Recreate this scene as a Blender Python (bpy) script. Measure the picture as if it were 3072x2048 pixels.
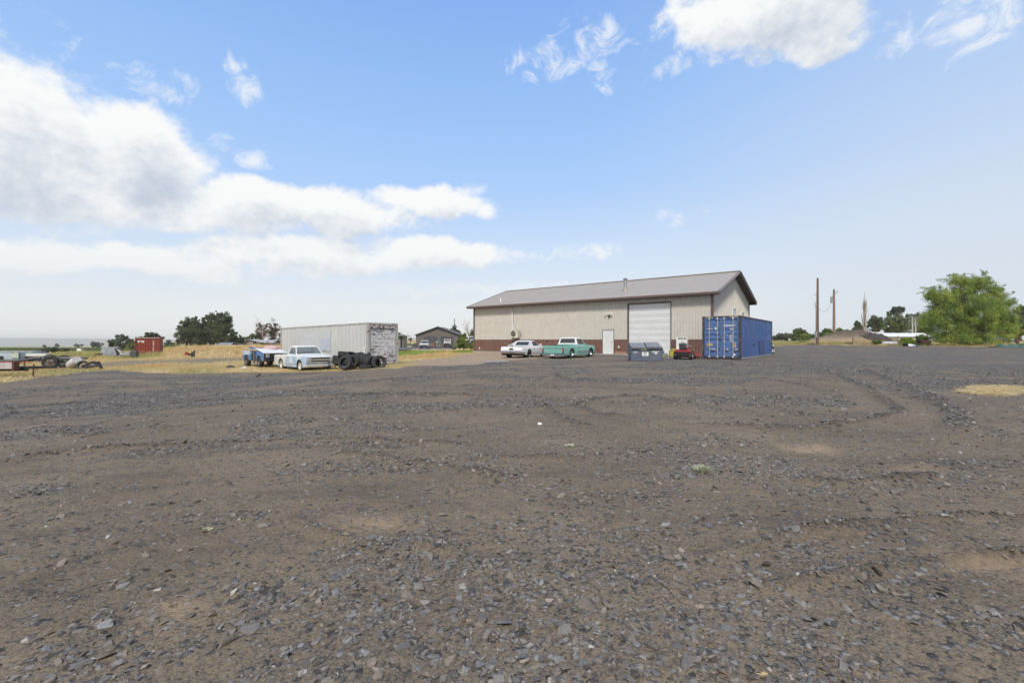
import bpy, bmesh, math, random
import numpy as np
from mathutils import Vector, Matrix
R = math.radians
for o in list(bpy.data.objects): bpy.data.objects.remove(o, do_unlink=True)
scene = bpy.context.scene
COL = scene.collection
# ------------------------------------------------------------ camera
F = 1365.0; CX = 1536.0; HY = 1019.0; CAMZ = 1.3       # photo pixels (3072 wide), horizon row, eye height
cam_d = bpy.data.cameras.new('camera'); cam = bpy.data.objects.new('camera', cam_d); COL.objects.link(cam)
cam.location = (0, 0, CAMZ); cam.rotation_euler = (R(90), 0, 0)
cam_d.sensor_width = 36; cam_d.lens = 36 * F / 3072; cam_d.shift_y = -(1024 - HY) / 3072
cam_d.clip_start = 0.05; cam_d.clip_end = 30000
scene.camera = cam
# ------------------------------------------------------------ colour management
scene.view_settings.view_transform = 'Standard'; scene.view_settings.look = 'None'
scene.view_settings.gamma = 1; scene.view_settings.exposure = 0.2; scene.view_settings.use_curve_mapping = False
scene.cycles.volume_bounces = 2
scene.cycles.volume_max_steps = 64
scene.cycles.max_bounces = 8
# ------------------------------------------------------------ sun
SUN_EL, SUN_AZ = R(50), R(-172)        # azimuth clockwise from +Y: behind the camera, to the left
sd = Vector((math.sin(SUN_AZ) * math.cos(SUN_EL), math.cos(SUN_AZ) * math.cos(SUN_EL), math.sin(SUN_EL)))
sl = bpy.data.lights.new('sun', 'SUN'); sl.energy = 3.2; sl.angle = R(9); sl.color = (1, 0.94, 0.84)
so = bpy.data.objects.new('sun', sl); COL.objects.link(so); so.rotation_euler = sd.to_track_quat('Z', 'Y').to_euler()
# ------------------------------------------------------------ world: sky with cumulus
world = bpy.data.worlds.new('World'); scene.world = world; world.use_nodes = True
W = world.node_tree
W.nodes.clear()
class NT:
    def __init__(s, t): s.t = t
    def n(s, typ, **kw):
        nd = s.t.nodes.new(typ)
        for k, v in kw.items(): setattr(nd, k, v)
        return nd
    def put(s, sock, v):
        if isinstance(v, bpy.types.NodeSocket): s.t.links.new(v, sock)
        elif v is not None: sock.default_value = v
    def m(s, op, a, b=None, c=None, clamp=False):
        nd = s.n('ShaderNodeMath', operation=op, use_clamp=clamp)
        s.put(nd.inputs[0], a); s.put(nd.inputs[1], b); s.put(nd.inputs[2], c)
        return nd.outputs[0]
    def mix(s, f, a, b, blend='MIX'):
        nd = s.n('ShaderNodeMix', data_type='RGBA', blend_type=blend)
        s.put(nd.inputs[0], f); s.put(nd.inputs[6], a); s.put(nd.inputs[7], b)
        return nd.outputs[2]
    def rng(s, v, a, b, c=0.0, d=1.0, smooth=True):
        nd = s.n('ShaderNodeMapRange'); nd.interpolation_type = 'SMOOTHSTEP' if smooth else 'LINEAR'
        s.put(nd.inputs[0], v); s.put(nd.inputs[1], a); s.put(nd.inputs[2], b); s.put(nd.inputs[3], c); s.put(nd.inputs[4], d)
        return nd.outputs[0]
    def noise(s, vec, scale, detail=4, rough=0.55, dist=0.0):
        nd = s.n('ShaderNodeTexNoise'); s.put(nd.inputs['Vector'], vec)
        nd.inputs['Scale'].default_value = scale; nd.inputs['Detail'].default_value = detail
        nd.inputs['Roughness'].default_value = rough; nd.inputs['Distortion'].default_value = dist
        return nd
    def vscale(s, vec, sc):
        nd = s.n('ShaderNodeVectorMath', operation='MULTIPLY'); s.put(nd.inputs[0], vec); nd.inputs[1].default_value = sc
        return nd.outputs[0]
    def bump(s, h, strength=0.3, dist=0.02, normal=None):
        nd = s.n('ShaderNodeBump'); nd.inputs['Strength'].default_value = strength; nd.inputs['Distance'].default_value = dist
        s.put(nd.inputs['Height'], h)
        if normal is not None: s.put(nd.inputs['Normal'], normal)
        return nd.outputs[0]
def lin(r, g, b):
    f = lambda c: (c / 255 / 12.92) if c / 255 <= 0.04045 else ((c / 255 + 0.055) / 1.055) ** 2.4
    return (f(r), f(g), f(b), 1.0)

# clouds: (azimuth deg, elevation deg, half-width deg, half-height deg, density) as seen from the yard
def azel(px, py):
    v = Vector(((px - CX) / F, 1.0, (HY - py) / F)); v.normalize()
    return math.degrees(math.atan2(v.x, v.y)), math.degrees(math.asin(v.z))
def cl(px, py, wx, wy, d=1.0):
    a, e = azel(px, py); a2, e2 = azel(px + wx, py); _, e3 = azel(px, py - wy)
    return (a, e, abs(a2 - a), abs(e3 - e), d)
CLOUDS = [cl(60, 440, 330, 230, 1.25), cl(380, 470, 260, 150, 1.25), cl(100, 310, 110, 110, 1.0), cl(300, 590, 380, 80, 1.0),
          cl(470, 235, 120, 50, .7), cl(720, 620, 260, 90, 1.05), cl(980, 640, 250, 75, 1.05), cl(1290, 605, 190, 50, 1.05),
          cl(1180, 650, 150, 70, .8),
          cl(40, 770, 260, 50, 1.0), cl(420, 775, 300, 52, 1.0), cl(900, 770, 330, 55, 1.0), cl(1300, 770, 210, 50, 1.05),
          cl(1560, 780, 120, 28, .8), cl(1760, 765, 130, 38, .8), cl(1170, 855, 90, 30, .8), cl(800, 870, 300, 30, .55), cl(1500, 870, 400, 26, .4),
          cl(2050, 635, 95, 40, .8), cl(2320, 0, 340, 120, 1.4), cl(2470, 100, 170, 75, 1.1), cl(2130, 40, 150, 80, .9),
          cl(1640, 190, 130, 60, .36), cl(1820, 220, 60, 45, .34), cl(1800, 100, 150, 70, .22), cl(780, 470, 80, 40, .35), cl(690, 410, 60, 40, .2),
          cl(740, 250, 60, 60, .12), cl(2900, 60, 300, 120, .1), cl(2080, 190, 120, 40, .3), cl(2250, 180, 60, 45, .3),
          (-75, 22, 25, 12, 1.1), (75, 25, 22, 8, .9), (150, 30, 40, 12, 1.1), (-140, 24, 40, 14, 1.0), (0, 75, 60, 10, .8)]
g = bpy.data.node_groups.new('cloud_density', 'ShaderNodeTree')
g.interface.new_socket('Az', in_out='INPUT', socket_type='NodeSocketFloat')
g.interface.new_socket('El', in_out='INPUT', socket_type='NodeSocketFloat')
g.interface.new_socket('D', in_out='OUTPUT', socket_type='NodeSocketFloat')
g.interface.new_socket('Thin', in_out='OUTPUT', socket_type='NodeSocketFloat')
G_ = NT(g); gi = g.nodes.new('NodeGroupInput'); go = g.nodes.new('NodeGroupOutput')
cb = G_.n('ShaderNodeCombineXYZ'); G_.put(cb.inputs[0], gi.outputs[0]); G_.put(cb.inputs[1], gi.outputs[1])
pv = G_.vscale(cb.outputs[0], (1.0, 1.2, 1.0))
wn = G_.noise(pv, 0.09, 3, 0.5); sep = G_.n('ShaderNodeSeparateColor'); G_.put(sep.inputs[0], wn.outputs['Color'])
az = G_.m('ADD', gi.outputs[0], G_.m('MULTIPLY', G_.m('SUBTRACT', sep.outputs[0], .5), 9.0))
el = G_.m('ADD', gi.outputs[1], G_.m('MULTIPLY', G_.m('SUBTRACT', sep.outputs[1], .5), 5.0))
acc = None; accT = None
for (a, e, wa, we, d) in CLOUDS:
    thin = d < .86
    da = G_.m('DIVIDE', G_.m('SUBTRACT', az, a), wa * 1.12); de = G_.m('DIVIDE', G_.m('SUBTRACT', el, e), we * 1.12)
    r2 = G_.m('ADD', G_.m('MULTIPLY', da, da), G_.m('MULTIPLY', de, de))
    v = G_.m('SUBTRACT', .75 if thin else d, r2)
    if thin: accT = v if accT is None else G_.m('SMOOTH_MAX', accT, v, .25)
    else: acc = v if acc is None else G_.m('SMOOTH_MAX', acc, v, .25)
acc = G_.m('MAXIMUM', acc, -1.7)
n1 = G_.noise(pv, 0.22, 9, 0.56, .35).outputs[0]
n2 = G_.noise(pv, 1.1, 6, 0.6).outputs[0]
dd = G_.m('ADD', acc, G_.m('ADD', G_.m('MULTIPLY', G_.m('SUBTRACT', n1, .5), 2.3), G_.m('MULTIPLY', G_.m('SUBTRACT', n2, .5), .55)))
G_.put(go.inputs[0], dd)
n3 = G_.noise(pv, 0.33, 8, 0.62, .9).outputs[0]
G_.put(go.inputs[1], G_.m('ADD', G_.m('MAXIMUM', accT, -1.7), G_.m('MULTIPLY', G_.m('SUBTRACT', n3, .54), 4.2)))
w_ = NT(W)
tc = w_.n('ShaderNodeTexCoord'); sx = w_.n('ShaderNodeSeparateXYZ'); w_.put(sx.inputs[0], tc.outputs['Generated'])
azn = w_.m('MULTIPLY', w_.m('ARCTAN2', sx.outputs[0], sx.outputs[1]), 57.29578)
eln = w_.m('MULTIPLY', w_.m('ARCSINE', sx.outputs[2]), 57.29578)
def dens(a, e):
    nd = w_.n('ShaderNodeGroup'); nd.node_tree = g; w_.put(nd.inputs[0], a); w_.put(nd.inputs[1], e); return nd.outputs
d0, dthin = dens(azn, eln)
d1 = dens(w_.m('ADD', azn, -1.2), w_.m('ADD', eln, 2.2))[0]
d2 = dens(w_.m('ADD', azn, -.3), w_.m('ADD', eln, .6))[0]
sky = w_.n('ShaderNodeTexSky'); sky.sky_type = 'NISHITA'; sky.sun_disc = False
sky.sun_elevation = SUN_EL; sky.sun_rotation = SUN_AZ; sky.dust_density = 1.2; sky.air_density = 1.0; sky.ozone_density = 1.5
skyc = w_.mix(1.0, sky.outputs[0], (.12, .115, .11, 1), 'MULTIPLY')
ramp = w_.n('ShaderNodeValToRGB'); w_.put(ramp.inputs[0], w_.m('DIVIDE', eln, 60.0, clamp=True))
cr = ramp.color_ramp
cr.elements[0].position = 0.0; cr.elements[0].color = lin(236, 238, 238)
cr.elements[1].position = 1.0; cr.elements[1].color = lin(84, 130, 205)
for p, c in ((.07, (228, 233, 238)), (.17, (208, 225, 246)), (.30, (174, 208, 252)), (.47, (152, 194, 249)), (.64, (134, 177, 243))):
    e = cr.elements.new(p); e.color = lin(*c)
base = w_.mix(0.85, skyc, ramp.outputs[0])
# the right-hand side is greyer with thin smoke
gray = w_.rng(azn, 5, 50, 0, 1); gf = w_.m('MULTIPLY', gray, w_.rng(eln, 30, 2, .28, .8))
base = w_.mix(gf, base, lin(208, 217, 228))
cov = w_.m('MAXIMUM', w_.rng(d0, -.14, .66), w_.m('MULTIPLY', w_.rng(dthin, -.2, 1.3), .8))
cov = w_.m('MULTIPLY', cov, w_.rng(eln, 0, 9, .25, 1.0))
# thick parts with cloud above them turn grey, thin and upper parts stay white
shade = w_.rng(w_.m('ADD', w_.m('MULTIPLY', w_.m('MAXIMUM', d1, -.2), .6), w_.m('MULTIPLY', w_.m('SUBTRACT', d0, d2), -.35)), .05, 1.25)
ccol = w_.mix(shade, lin(242, 243, 243), lin(188, 199, 214))
ccol = w_.mix(w_.rng(eln, 14, 3, 0, .55), ccol, lin(226, 229, 231))
final = w_.mix(cov, base, ccol)
final = w_.mix(1.0, final, (.94, .94, .94, 1), 'MULTIPLY')
final = w_.mix(w_.rng(eln, -1, -8, 0, 1), final, lin(120, 112, 100))
bg = w_.n('ShaderNodeBackground'); w_.put(bg.inputs[0], final); bg.inputs[1].default_value = 1.0
wo = w_.n('ShaderNodeOutputWorld'); w_.put(wo.inputs[0], bg.outputs[0])

# ------------------------------------------------------------ numeric helpers
rng = np.random.default_rng(7)
def S(t): t = np.clip(t, 0, 1); return t * t * (3 - 2 * t)
def vnoise(x, y, seed=0):
    xi = np.floor(x).astype(np.int64); yi = np.floor(y).astype(np.int64); fx = x - xi; fy = y - yi
    def h(a, b):
        n = (a * 374761393 + b * 668265263 + seed * 1442695041) & 0x7fffffff
        n = ((n ^ (n >> 13)) * 1274126177) & 0x7fffffff
        return ((n ^ (n >> 16)) & 0xffff) / 65535.0
    u = fx * fx * (3 - 2 * fx); v = fy * fy * (3 - 2 * fy)
    return (h(xi, yi) * (1 - u) + h(xi + 1, yi) * u) * (1 - v) + (h(xi, yi + 1) * (1 - u) + h(xi + 1, yi + 1) * u) * v
def fbm(x, y, seed=0, oct=4):
    s = 0; a = .5; t = 0
    for i in range(oct):
        s = s + a * vnoise(x, y, seed + i); t += a; a *= .5; x = x * 2.03 + 17.1; y = y * 2.03 + 5.3
    return s / t
def Gh(X, Y):
    """ground height"""
    X = np.asarray(X, float); Y = np.asarray(Y, float)
    k = X / np.maximum(Y, 3.0)
    z = -.62 * S((-X - 1) / 13)
    z = z + .5 * S((Y - 36) / 26) * S((X - 18) / 16)
    z = z - .1 * np.exp(-((X - 1) ** 2 / 40 + (Y - 33) ** 2 / 60))
    left = S((-k - .70) / .12)
    z = z - .015 * np.clip(Y - 36, 0, 2500) * left
    z = z + .66 * np.exp(-((Y - 92) / 30) ** 2) * S((k + .82) / .07) * S((-.34 - k) / .1)
    z = z + 2.15 * np.exp(-(((X - 51.5) / 5.0) ** 2 + ((Y - 70) / 4.5) ** 2)) + .8 * np.exp(-(((X - 57) / 4.5) ** 2 + ((Y - 71) / 4) ** 2))
    z = z + .35 * np.exp(-(((X - 46) / 3) ** 2 + ((Y - 66) / 3) ** 2))
    z = z + .5 * S((Y - 66) / 10) * S((X - 66) / 8)
    return z
def gz(x, y): return float(Gh(x, y))
def unproj(px, py):
    """point of the ground seen at a photo pixel (used once, to survey the place)"""
    dx, dz = (px - CX) / F, (HY - py) / F
    lo, hi = 1.0, 400.0
    Y = np.geomspace(1.2, 500, 4000); d = CAMZ + dz * Y - Gh(dx * Y, Y)
    i = int(np.argmax(d < 0)) if (d < 0).any() else len(Y) - 1
    return dx * Y[i], Y[i]
def at(px, py, Y): return Vector(((px - CX) / F * Y, Y, CAMZ + (HY - py) / F * Y))
# ------------------------------------------------------------ object helpers
def tag(o, label=None, cat=None, group=None, kind=None):
    if label: o['label'] = label
    if cat: o['category'] = cat
    if group: o['group'] = group
    if kind: o['kind'] = kind
    return o
def empty(name, loc, rz=0.0, label=None, cat=None, group=None):
    o = bpy.data.objects.new(name, None); COL.objects.link(o); o.location = loc; o.rotation_euler = (0, 0, rz)
    o.empty_display_size = .3
    return tag(o, label, cat, group)
class MB:
    """collects shapes, then links them as ONE mesh object"""
    def __init__(s): s.v = []; s.f = []; s.mi = []; s.cur = 0; s.M = Matrix.Identity(4)
    def add(s, vs, fs, mi=None):
        b = len(s.v); s.v += [tuple(s.M @ Vector(v)) for v in vs]
        s.f += [[i + b for i in f] for f in fs]; s.mi += [s.cur if mi is None else mi] * len(fs); return s
    def box(s, x0, x1, y0, y1, z0, z1, mi=None):
        vs = [(x, y, z) for z in (z0, z1) for y in (y0, y1) for x in (x0, x1)]
        return s.add(vs, [(0, 2, 3, 1), (4, 5, 7, 6), (0, 1, 5, 4), (2, 6, 7, 3), (0, 4, 6, 2), (1, 3, 7, 5)], mi)
    def bar(s, a, b, w, h=None, mi=None, up=(0, 0, 1)):
        a = Vector(a); b = Vector(b); h = h or w; d = (b - a).normalized(); u = Vector(up)
        if abs(d.dot(u)) > .98: u = Vector((1, 0, 0))
        r = d.cross(u).normalized() * w / 2; t = r.normalized().cross(d).normalized() * h / 2
        vs = [p + i * r + j * t for p in (a, b) for i, j in ((-1, -1), (1, -1), (1, 1), (-1, 1))]
        return s.add(vs, [(3, 2, 1, 0), (4, 5, 6, 7), (0, 1, 5, 4), (1, 2, 6, 5), (2, 3, 7, 6), (3, 0, 4, 7)], mi)
    def cyl(s, a, b, r, r2=None, n=12, cap=True, mi=None):
        a = Vector(a); b = Vector(b); r2 = r if r2 is None else r2; d = (b - a).normalized()
        u = d.orthogonal().normalized(); w = d.cross(u)
        vs = [p + rr * (math.cos(2 * math.pi * i / n) * u + math.sin(2 * math.pi * i / n) * w) for p, rr in ((a, r), (b, r2)) for i in range(n)]
        fs = [(i, (i + 1) % n, n + (i + 1) % n, n + i) for i in range(n)]
        if cap: fs += [tuple(range(n))[::-1], tuple(range(n, 2 * n))]
        return s.add(vs, fs, mi)
    def tube(s, pts, r, n=6, mi=None):
        pts = [Vector(p) for p in pts]; vs = []; m = len(pts)
        rr = r if isinstance(r, (list, tuple)) else [r] * m
        for i, p in enumerate(pts):
            d = (pts[min(i + 1, m - 1)] - pts[max(i - 1, 0)]).normalized(); u = d.cross(Vector((.13, .21, .97))).normalized(); w = d.cross(u)
            vs += [p + rr[i] * (math.cos(2 * math.pi * j / n) * u + math.sin(2 * math.pi * j / n) * w) for j in range(n)]
        fs = [(i * n + j, i * n + (j + 1) % n, (i + 1) * n + (j + 1) % n, (i + 1) * n + j) for i in range(m - 1) for j in range(n)]
        fs += [tuple(range(n))[::-1], tuple(range((m - 1) * n, m * n))]
        return s.add(vs, fs, mi)
    def quad(s, a, b, c, d, mi=None): return s.add([a, b, c, d], [(0, 1, 2, 3)], mi)
    def plate(s, pts, th, mi=None):
        """polygon given thickness along its normal (pushed behind the given face)"""
        pts = [Vector(p) for p in pts]; n = len(pts)
        nr = Vector((0, 0, 0))
        for i in range(n): nr += pts[i].cross(pts[(i + 1) % n])
        nr.normalize()
        vs = pts + [p - nr * th for p in pts]
        return s.add(vs, [tuple(range(n)), tuple(range(n, 2 * n))[::-1]] + [(i, i + n, (i + 1) % n + n, (i + 1) % n) for i in range(n)], mi)
    def lathe(s, prof, c, axis='y', n=24, mi=None):
        """profile (r, h) closed loop turned round an axis through c"""
        c = Vector(c); vs = []; m = len(prof)
        for i in range(n):
            a = 2 * math.pi * i / n; ca, sa = math.cos(a), math.sin(a)
            for r, h in prof:
                if axis == 'y': vs.append(c + Vector((r * ca, h, r * sa)))
                elif axis == 'z': vs.append(c + Vector((r * ca, r * sa, h)))
                else: vs.append(c + Vector((h, r * ca, r * sa)))
        fs = [(i * m + j, i * m + (j + 1) % m, ((i + 1) % n) * m + (j + 1) % m, ((i + 1) % n) * m + j) for i in range(n) for j in range(m)]
        return s.add(vs, fs, mi)
    def loft(s, rings, cap=True, mi=None):
        n = len(rings[0]); vs = [p for r in rings for p in r]
        fs = [(i * n + j, i * n + (j + 1) % n, (i + 1) * n + (j + 1) % n, (i + 1) * n + j) for i in range(len(rings) - 1) for j in range(n)]
        if cap: fs += [tuple(range(n))[::-1], tuple(range((len(rings) - 1) * n, len(rings) * n))]
        return s.add(vs, fs, mi)
    def build(s, name, mats, parent=None, loc=(0, 0, 0), rot=(0, 0, 0), smooth=None, bevel=0, label=None, cat=None, group=None, kind=None):
        me = bpy.data.meshes.new(name); me.from_pydata(s.v, [], s.f)
        if not isinstance(mats, (list, tuple)): mats = [mats]
        for m in mats: me.materials.append(m)
        me.polygons.foreach_set('material_index', s.mi)
        bm = bmesh.new(); bm.from_mesh(me)
        bmesh.ops.recalc_face_normals(bm, faces=bm.faces)
        if bevel:
            es = [e for e in bm.edges if len(e.link_faces) == 2 and e.calc_face_angle(0) > .6]
            bmesh.ops.bevel(bm, geom=es, offset=bevel, segments=1, affect='EDGES', clamp_overlap=True)
        if smooth is not None:
            for f in bm.faces: f.smooth = True
            for e in bm.edges:
                if len(e.link_faces) != 2 or e.calc_face_angle(0) > R(smooth): e.smooth = False
        bm.to_mesh(me); bm.free(); me.update()
        o = bpy.data.objects.new(name, me); COL.objects.link(o); o.parent = parent; o.location = loc; o.rotation_euler = rot
        return tag(o, label, cat, group, kind)
def np_mesh(name, V, Fq, mat, colors=None, smooth=False, attrs=None, parent=None):
    """big mesh from arrays; Fq is (n,3) or (n,4)"""
    me = bpy.data.meshes.new(name); V = np.asarray(V, np.float32); Fq = np.asarray(Fq, np.int32); n, k = Fq.shape
    me.vertices.add(len(V)); me.vertices.foreach_set('co', V.ravel())
    me.loops.add(n * k); me.loops.foreach_set('vertex_index', Fq.ravel())
    me.polygons.add(n); me.polygons.foreach_set('loop_start', np.arange(n, dtype=np.int32) * k)
    me.polygons.foreach_set('loop_total', np.full(n, k, np.int32))
    me.polygons.foreach_set('use_smooth', np.full(n, smooth, bool))
    me.update(calc_edges=True)
    for an, arr in (attrs or {}).items():
        a = me.attributes.new(an, 'FLOAT_COLOR', 'POINT'); c = np.ones((len(V), 4), np.float32); c[:, :arr.shape[1]] = arr; a.data.foreach_set('color', c.ravel())
    if colors is not None:
        a = me.attributes.new('tint', 'FLOAT_COLOR', 'POINT'); c = np.ones((len(V), 4), np.float32); c[:, :3] = colors; a.data.foreach_set('color', c.ravel())
    me.materials.append(mat); me.validate()
    o = bpy.data.objects.new(name, me); COL.objects.link(o); o.parent = parent
    return o
# ------------------------------------------------------------ materials
def mat(name, col, rough=.6, metal=0.0, var=.12, scale=3.0, dirt=0.0, dirtcol=(.16, .12, .08), bump=0.0, bscale=40, stretch=(1, 1, 1),
        wear=0.0, wearcol=(.25, .12, .07), wscale=4.0, spec=.5, coat=0.0, streak=0.0, streakcol=(.1, .07, .05)):
    m = bpy.data.materials.new(name); m.use_nodes = True; t = m.node_tree; N = NT(t); p = t.nodes['Principled BSDF']
    tc = N.n('ShaderNodeTexCoord'); v = N.vscale(tc.outputs['Object'], stretch)
    c = tuple(col[:3]) + (1,)
    n = N.noise(v, scale, 5, .6).outputs[0]
    f = N.rng(n, .3, .7, 1 - var, 1 + var, False)
    cc = N.n('ShaderNodeVectorMath', operation='SCALE'); cc.inputs[0].default_value = c[:3]; N.put(cc.inputs[3], f)
    out = cc.outputs[0]
    if wear:
        wn = N.noise(v, wscale, 8, .68).outputs[0]
        out = N.mix(N.rng(wn, .62 - wear * .25, .66 - wear * .25), out, tuple(wearcol) + (1,))
    if streak:
        sv = N.vscale(tc.outputs['Object'], (6, 6, .35)); sn = N.noise(sv, 1.6, 6, .65).outputs[0]
        out = N.mix(N.m('MULTIPLY', N.rng(sn, .5, .72), streak), out, tuple(streakcol) + (1,))
    if dirt:
        dn = N.noise(v, scale * .6, 6, .65).outputs[0]
        out = N.mix(N.m('MULTIPLY', N.rng(dn, .38, .75), dirt), out, tuple(dirtcol) + (1,))
    N.put(p.inputs['Base Color'], out)
    p.inputs['Metallic'].default_value = metal; p.inputs['Specular IOR Level'].default_value = spec
    N.put(p.inputs['Roughness'], N.rng(n, .3, .7, max(0, rough - .08), min(1, rough + .08), False))
    if coat: p.inputs['Coat Weight'].default_value = coat; p.inputs['Coat Roughness'].default_value = .08
    if bump:
        N.put(p.inputs['Normal'], N.bump(N.noise(v, bscale, 4, .6).outputs[0], bump, .01))
    return m
def glass_mat(name, col=(.03, .035, .04), trans=0.0, rough=.06):
    m = bpy.data.materials.new(name); m.use_nodes = True; t = m.node_tree; N = NT(t); p = t.nodes['Principled BSDF']
    tc = N.n('ShaderNodeTexCoord'); n = N.noise(tc.outputs['Object'], 2.5, 3, .5).outputs[0]
    p.inputs['Base Color'].default_value = tuple(col) + (1,); N.put(p.inputs['Roughness'], N.rng(n, .3, .7, rough * .7, rough * 2.2, False))
    if trans:
        tr = N.n('ShaderNodeBsdfTransparent'); tr.inputs[0].default_value = (.86, .9, .9, 1)
        mx = N.n('ShaderNodeMixShader'); mx.inputs[0].default_value = trans
        N.put(mx.inputs[1], p.outputs[0]); N.put(mx.inputs[2], tr.outputs[0]); N.put(t.nodes['Material Output'].inputs[0], mx.outputs[0])
    return m
def leaf_mat(name, rough=.55, trans=.35, mul=1.0):
    m = bpy.data.materials.new(name); m.use_nodes = True; t = m.node_tree; N = NT(t); p = t.nodes['Principled BSDF']
    a = N.n('ShaderNodeAttribute', attribute_name='tint'); c = N.mix(1.0, a.outputs['Color'], (mul, mul, mul, 1), 'MULTIPLY')
    N.put(p.inputs['Base Color'], c); p.inputs['Roughness'].default_value = rough; p.inputs['Specular IOR Level'].default_value = .3
    tl = N.n('ShaderNodeBsdfTranslucent'); N.put(tl.inputs[0], c)
    mx = N.n('ShaderNodeMixShader'); mx.inputs[0].default_value = trans
    N.put(mx.inputs[1], p.outputs[0]); N.put(mx.inputs[2], tl.outputs[0]); N.put(t.nodes['Material Output'].inputs[0], mx.outputs[0])
    return m
def text_obj(s, size, mat_, parent, loc, rot, ext=.002, name='lettering', sx=1.0, align='LEFT', bold=0.0):
    cu = bpy.data.curves.new(name, 'FONT'); cu.body = s; cu.size = size; cu.extrude = ext; cu.align_x = align; cu.offset = bold
    tmp = bpy.data.objects.new('tmp', cu); COL.objects.link(tmp)
    dg = bpy.context.evaluated_depsgraph_get(); me = bpy.data.meshes.new_from_object(tmp.evaluated_get(dg))
    bpy.data.objects.remove(tmp, do_unlink=True); bpy.data.curves.remove(cu)
    me.name = name; me.materials.clear(); me.materials.append(mat_)
    o = bpy.data.objects.new(name, me); COL.objects.link(o); o.parent = parent; o.location = loc; o.rotation_euler = rot; o.scale = (sx, 1, 1)
    return o
M = {}
M['chrome'] = mat('chrome', (.62, .62, .63), .18, 1.0, .05)
M['dullchrome'] = mat('dull_chrome', (.55, .54, .5), .35, .7, .15, dirt=.5, dirtcol=(.3, .27, .22))
M['rubber'] = mat('rubber', (.022, .022, .023), .75, 0, .25, dirt=.4, dirtcol=(.09, .08, .07), bump=.2, bscale=60)
M['blackmetal'] = mat('black_metal', (.02, .02, .022), .5, .2, .3, dirt=.35, dirtcol=(.08, .06, .045))
M['under'] = mat('underbody', (.015, .014, .013), .9, 0, .3)
M['rust'] = mat('rust', (.13, .055, .03), .85, .1, .35, 8, bump=.3)
M['galv'] = mat('galvanised', (.4, .41, .42), .42, .6, .15, 5, dirt=.25)
M['white'] = mat('white_paint', (.74, .74, .72), .45, 0, .05, dirt=.12, dirtcol=(.4, .36, .3))
M['glassdark'] = glass_mat('dark_glass', (.045, .05, .05), 0, .05)
M['glassclear'] = glass_mat('clear_glass', (.25, .28, .28), .72, .05)
M['lamp_red'] = mat('red_lens', (.35, .02, .015), .2, 0, .1, coat=.6)
M['lamp_clear'] = mat('headlight_lens', (.5, .5, .47), .15, .2, .1, coat=.5)
M['wood'] = mat('old_wood', (.26, .19, .12), .85, 0, .35, 6, stretch=(1, 1, 6), bump=.3)
M['concrete'] = mat('concrete', (.33, .32, .3), .85, 0, .12, 4, bump=.2)
# ============================================================ GROUND
def pl(pts): return np.array([unproj(*p) for p in pts])
def inside(P, X, Y):
    r = np.zeros(X.shape, bool); n = len(P)
    for i in range(n):
        x1, y1 = P[i]; x2, y2 = P[(i + 1) % n]
        if y1 == y2: continue
        r ^= ((y1 > Y) != (y2 > Y)) & (X < (x2 - x1) * (Y - y1) / (y2 - y1) + x1)
    return r
def dist(P, X, Y, closed=True):
    d = np.full(X.shape, 1e9); n = len(P)
    for i in range(n if closed else n - 1):
        a = P[i]; b = P[(i + 1) % n]; ab = b - a; L2 = max((ab ** 2).sum(), 1e-9)
        t = np.clip(((X - a[0]) * ab[0] + (Y - a[1]) * ab[1]) / L2, 0, 1)
        d = np.minimum(d, np.hypot(X - a[0] - t * ab[0], Y - a[1] - t * ab[1]))
    return d
def sdf(P, X, Y): d = dist(P, X, Y); return np.where(inside(P, X, Y), d, -d)
_l = pl([(0, 1149), (83, 1136), (260, 1115), (340, 1111), (500, 1120), (700, 1118), (860, 1116), (960, 1114), (1060, 1111), (1190, 1105),
         (1230, 1099), (1340, 1096), (1450, 1090), (1530, 1082), (1600, 1074), (1680, 1064)])
_r = pl([(2353, 1035), (2480, 1034.5), (2600, 1036.5), (2700, 1038), (2850, 1039.5), (3072, 1041.5), (3300, 1046)])
YARD = np.vstack([[(-90, 4)], [(-30, 13)], _l, [(10, 48), (22, 44)], _r, [(130, 30), (130, -90), (-90, -90)]])
LAWN = pl([(1040, 1054), (1190, 1052), (1300, 1051), (1425, 1049), (1425, 1056), (1380, 1058), (1330, 1062), (1260, 1067), (1190, 1073), (1040, 1080)])
DRIVE = pl([(1000, 1051.5), (1190, 1051.5), (1300, 1050.5), (1350, 1049.5), (1400, 1044), (1395, 1040), (1190, 1040), (1000, 1040)])
TRACK = pl([(-40, 1112), (300, 1101), (500, 1093), (760, 1085), (760, 1072), (560, 1074), (380, 1079), (240, 1092)])
BARE = pl([(1190, 1110), (1190, 1085), (1320, 1074), (1420, 1057), (1720, 1055), (1720, 1066), (1460, 1100)])
STRAW = pl([(2885, 1176), (2905, 1165), (2960, 1163), (3010, 1161), (3072, 1164), (3090, 1180), (3000, 1186), (2950, 1184)])
SAND = [pl([(2330, 1330), (2380, 1335), (2450, 1333), (2505, 1345), (2490, 1356), (2410, 1350), (2350, 1340)]),
        pl([(2800, 1665), (2860, 1655), (2960, 1680), (3060, 1700), (3060, 1715), (2950, 1705), (2840, 1690)]), pl([(1000, 1560), (1200, 1555), (1240, 1575), (1100, 1590)]),
        pl([(2640, 1400), (2760, 1385), (2840, 1400), (2780, 1412)]), pl([(450, 1810), (600, 1790), (640, 1820), (520, 1850)])]
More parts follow.
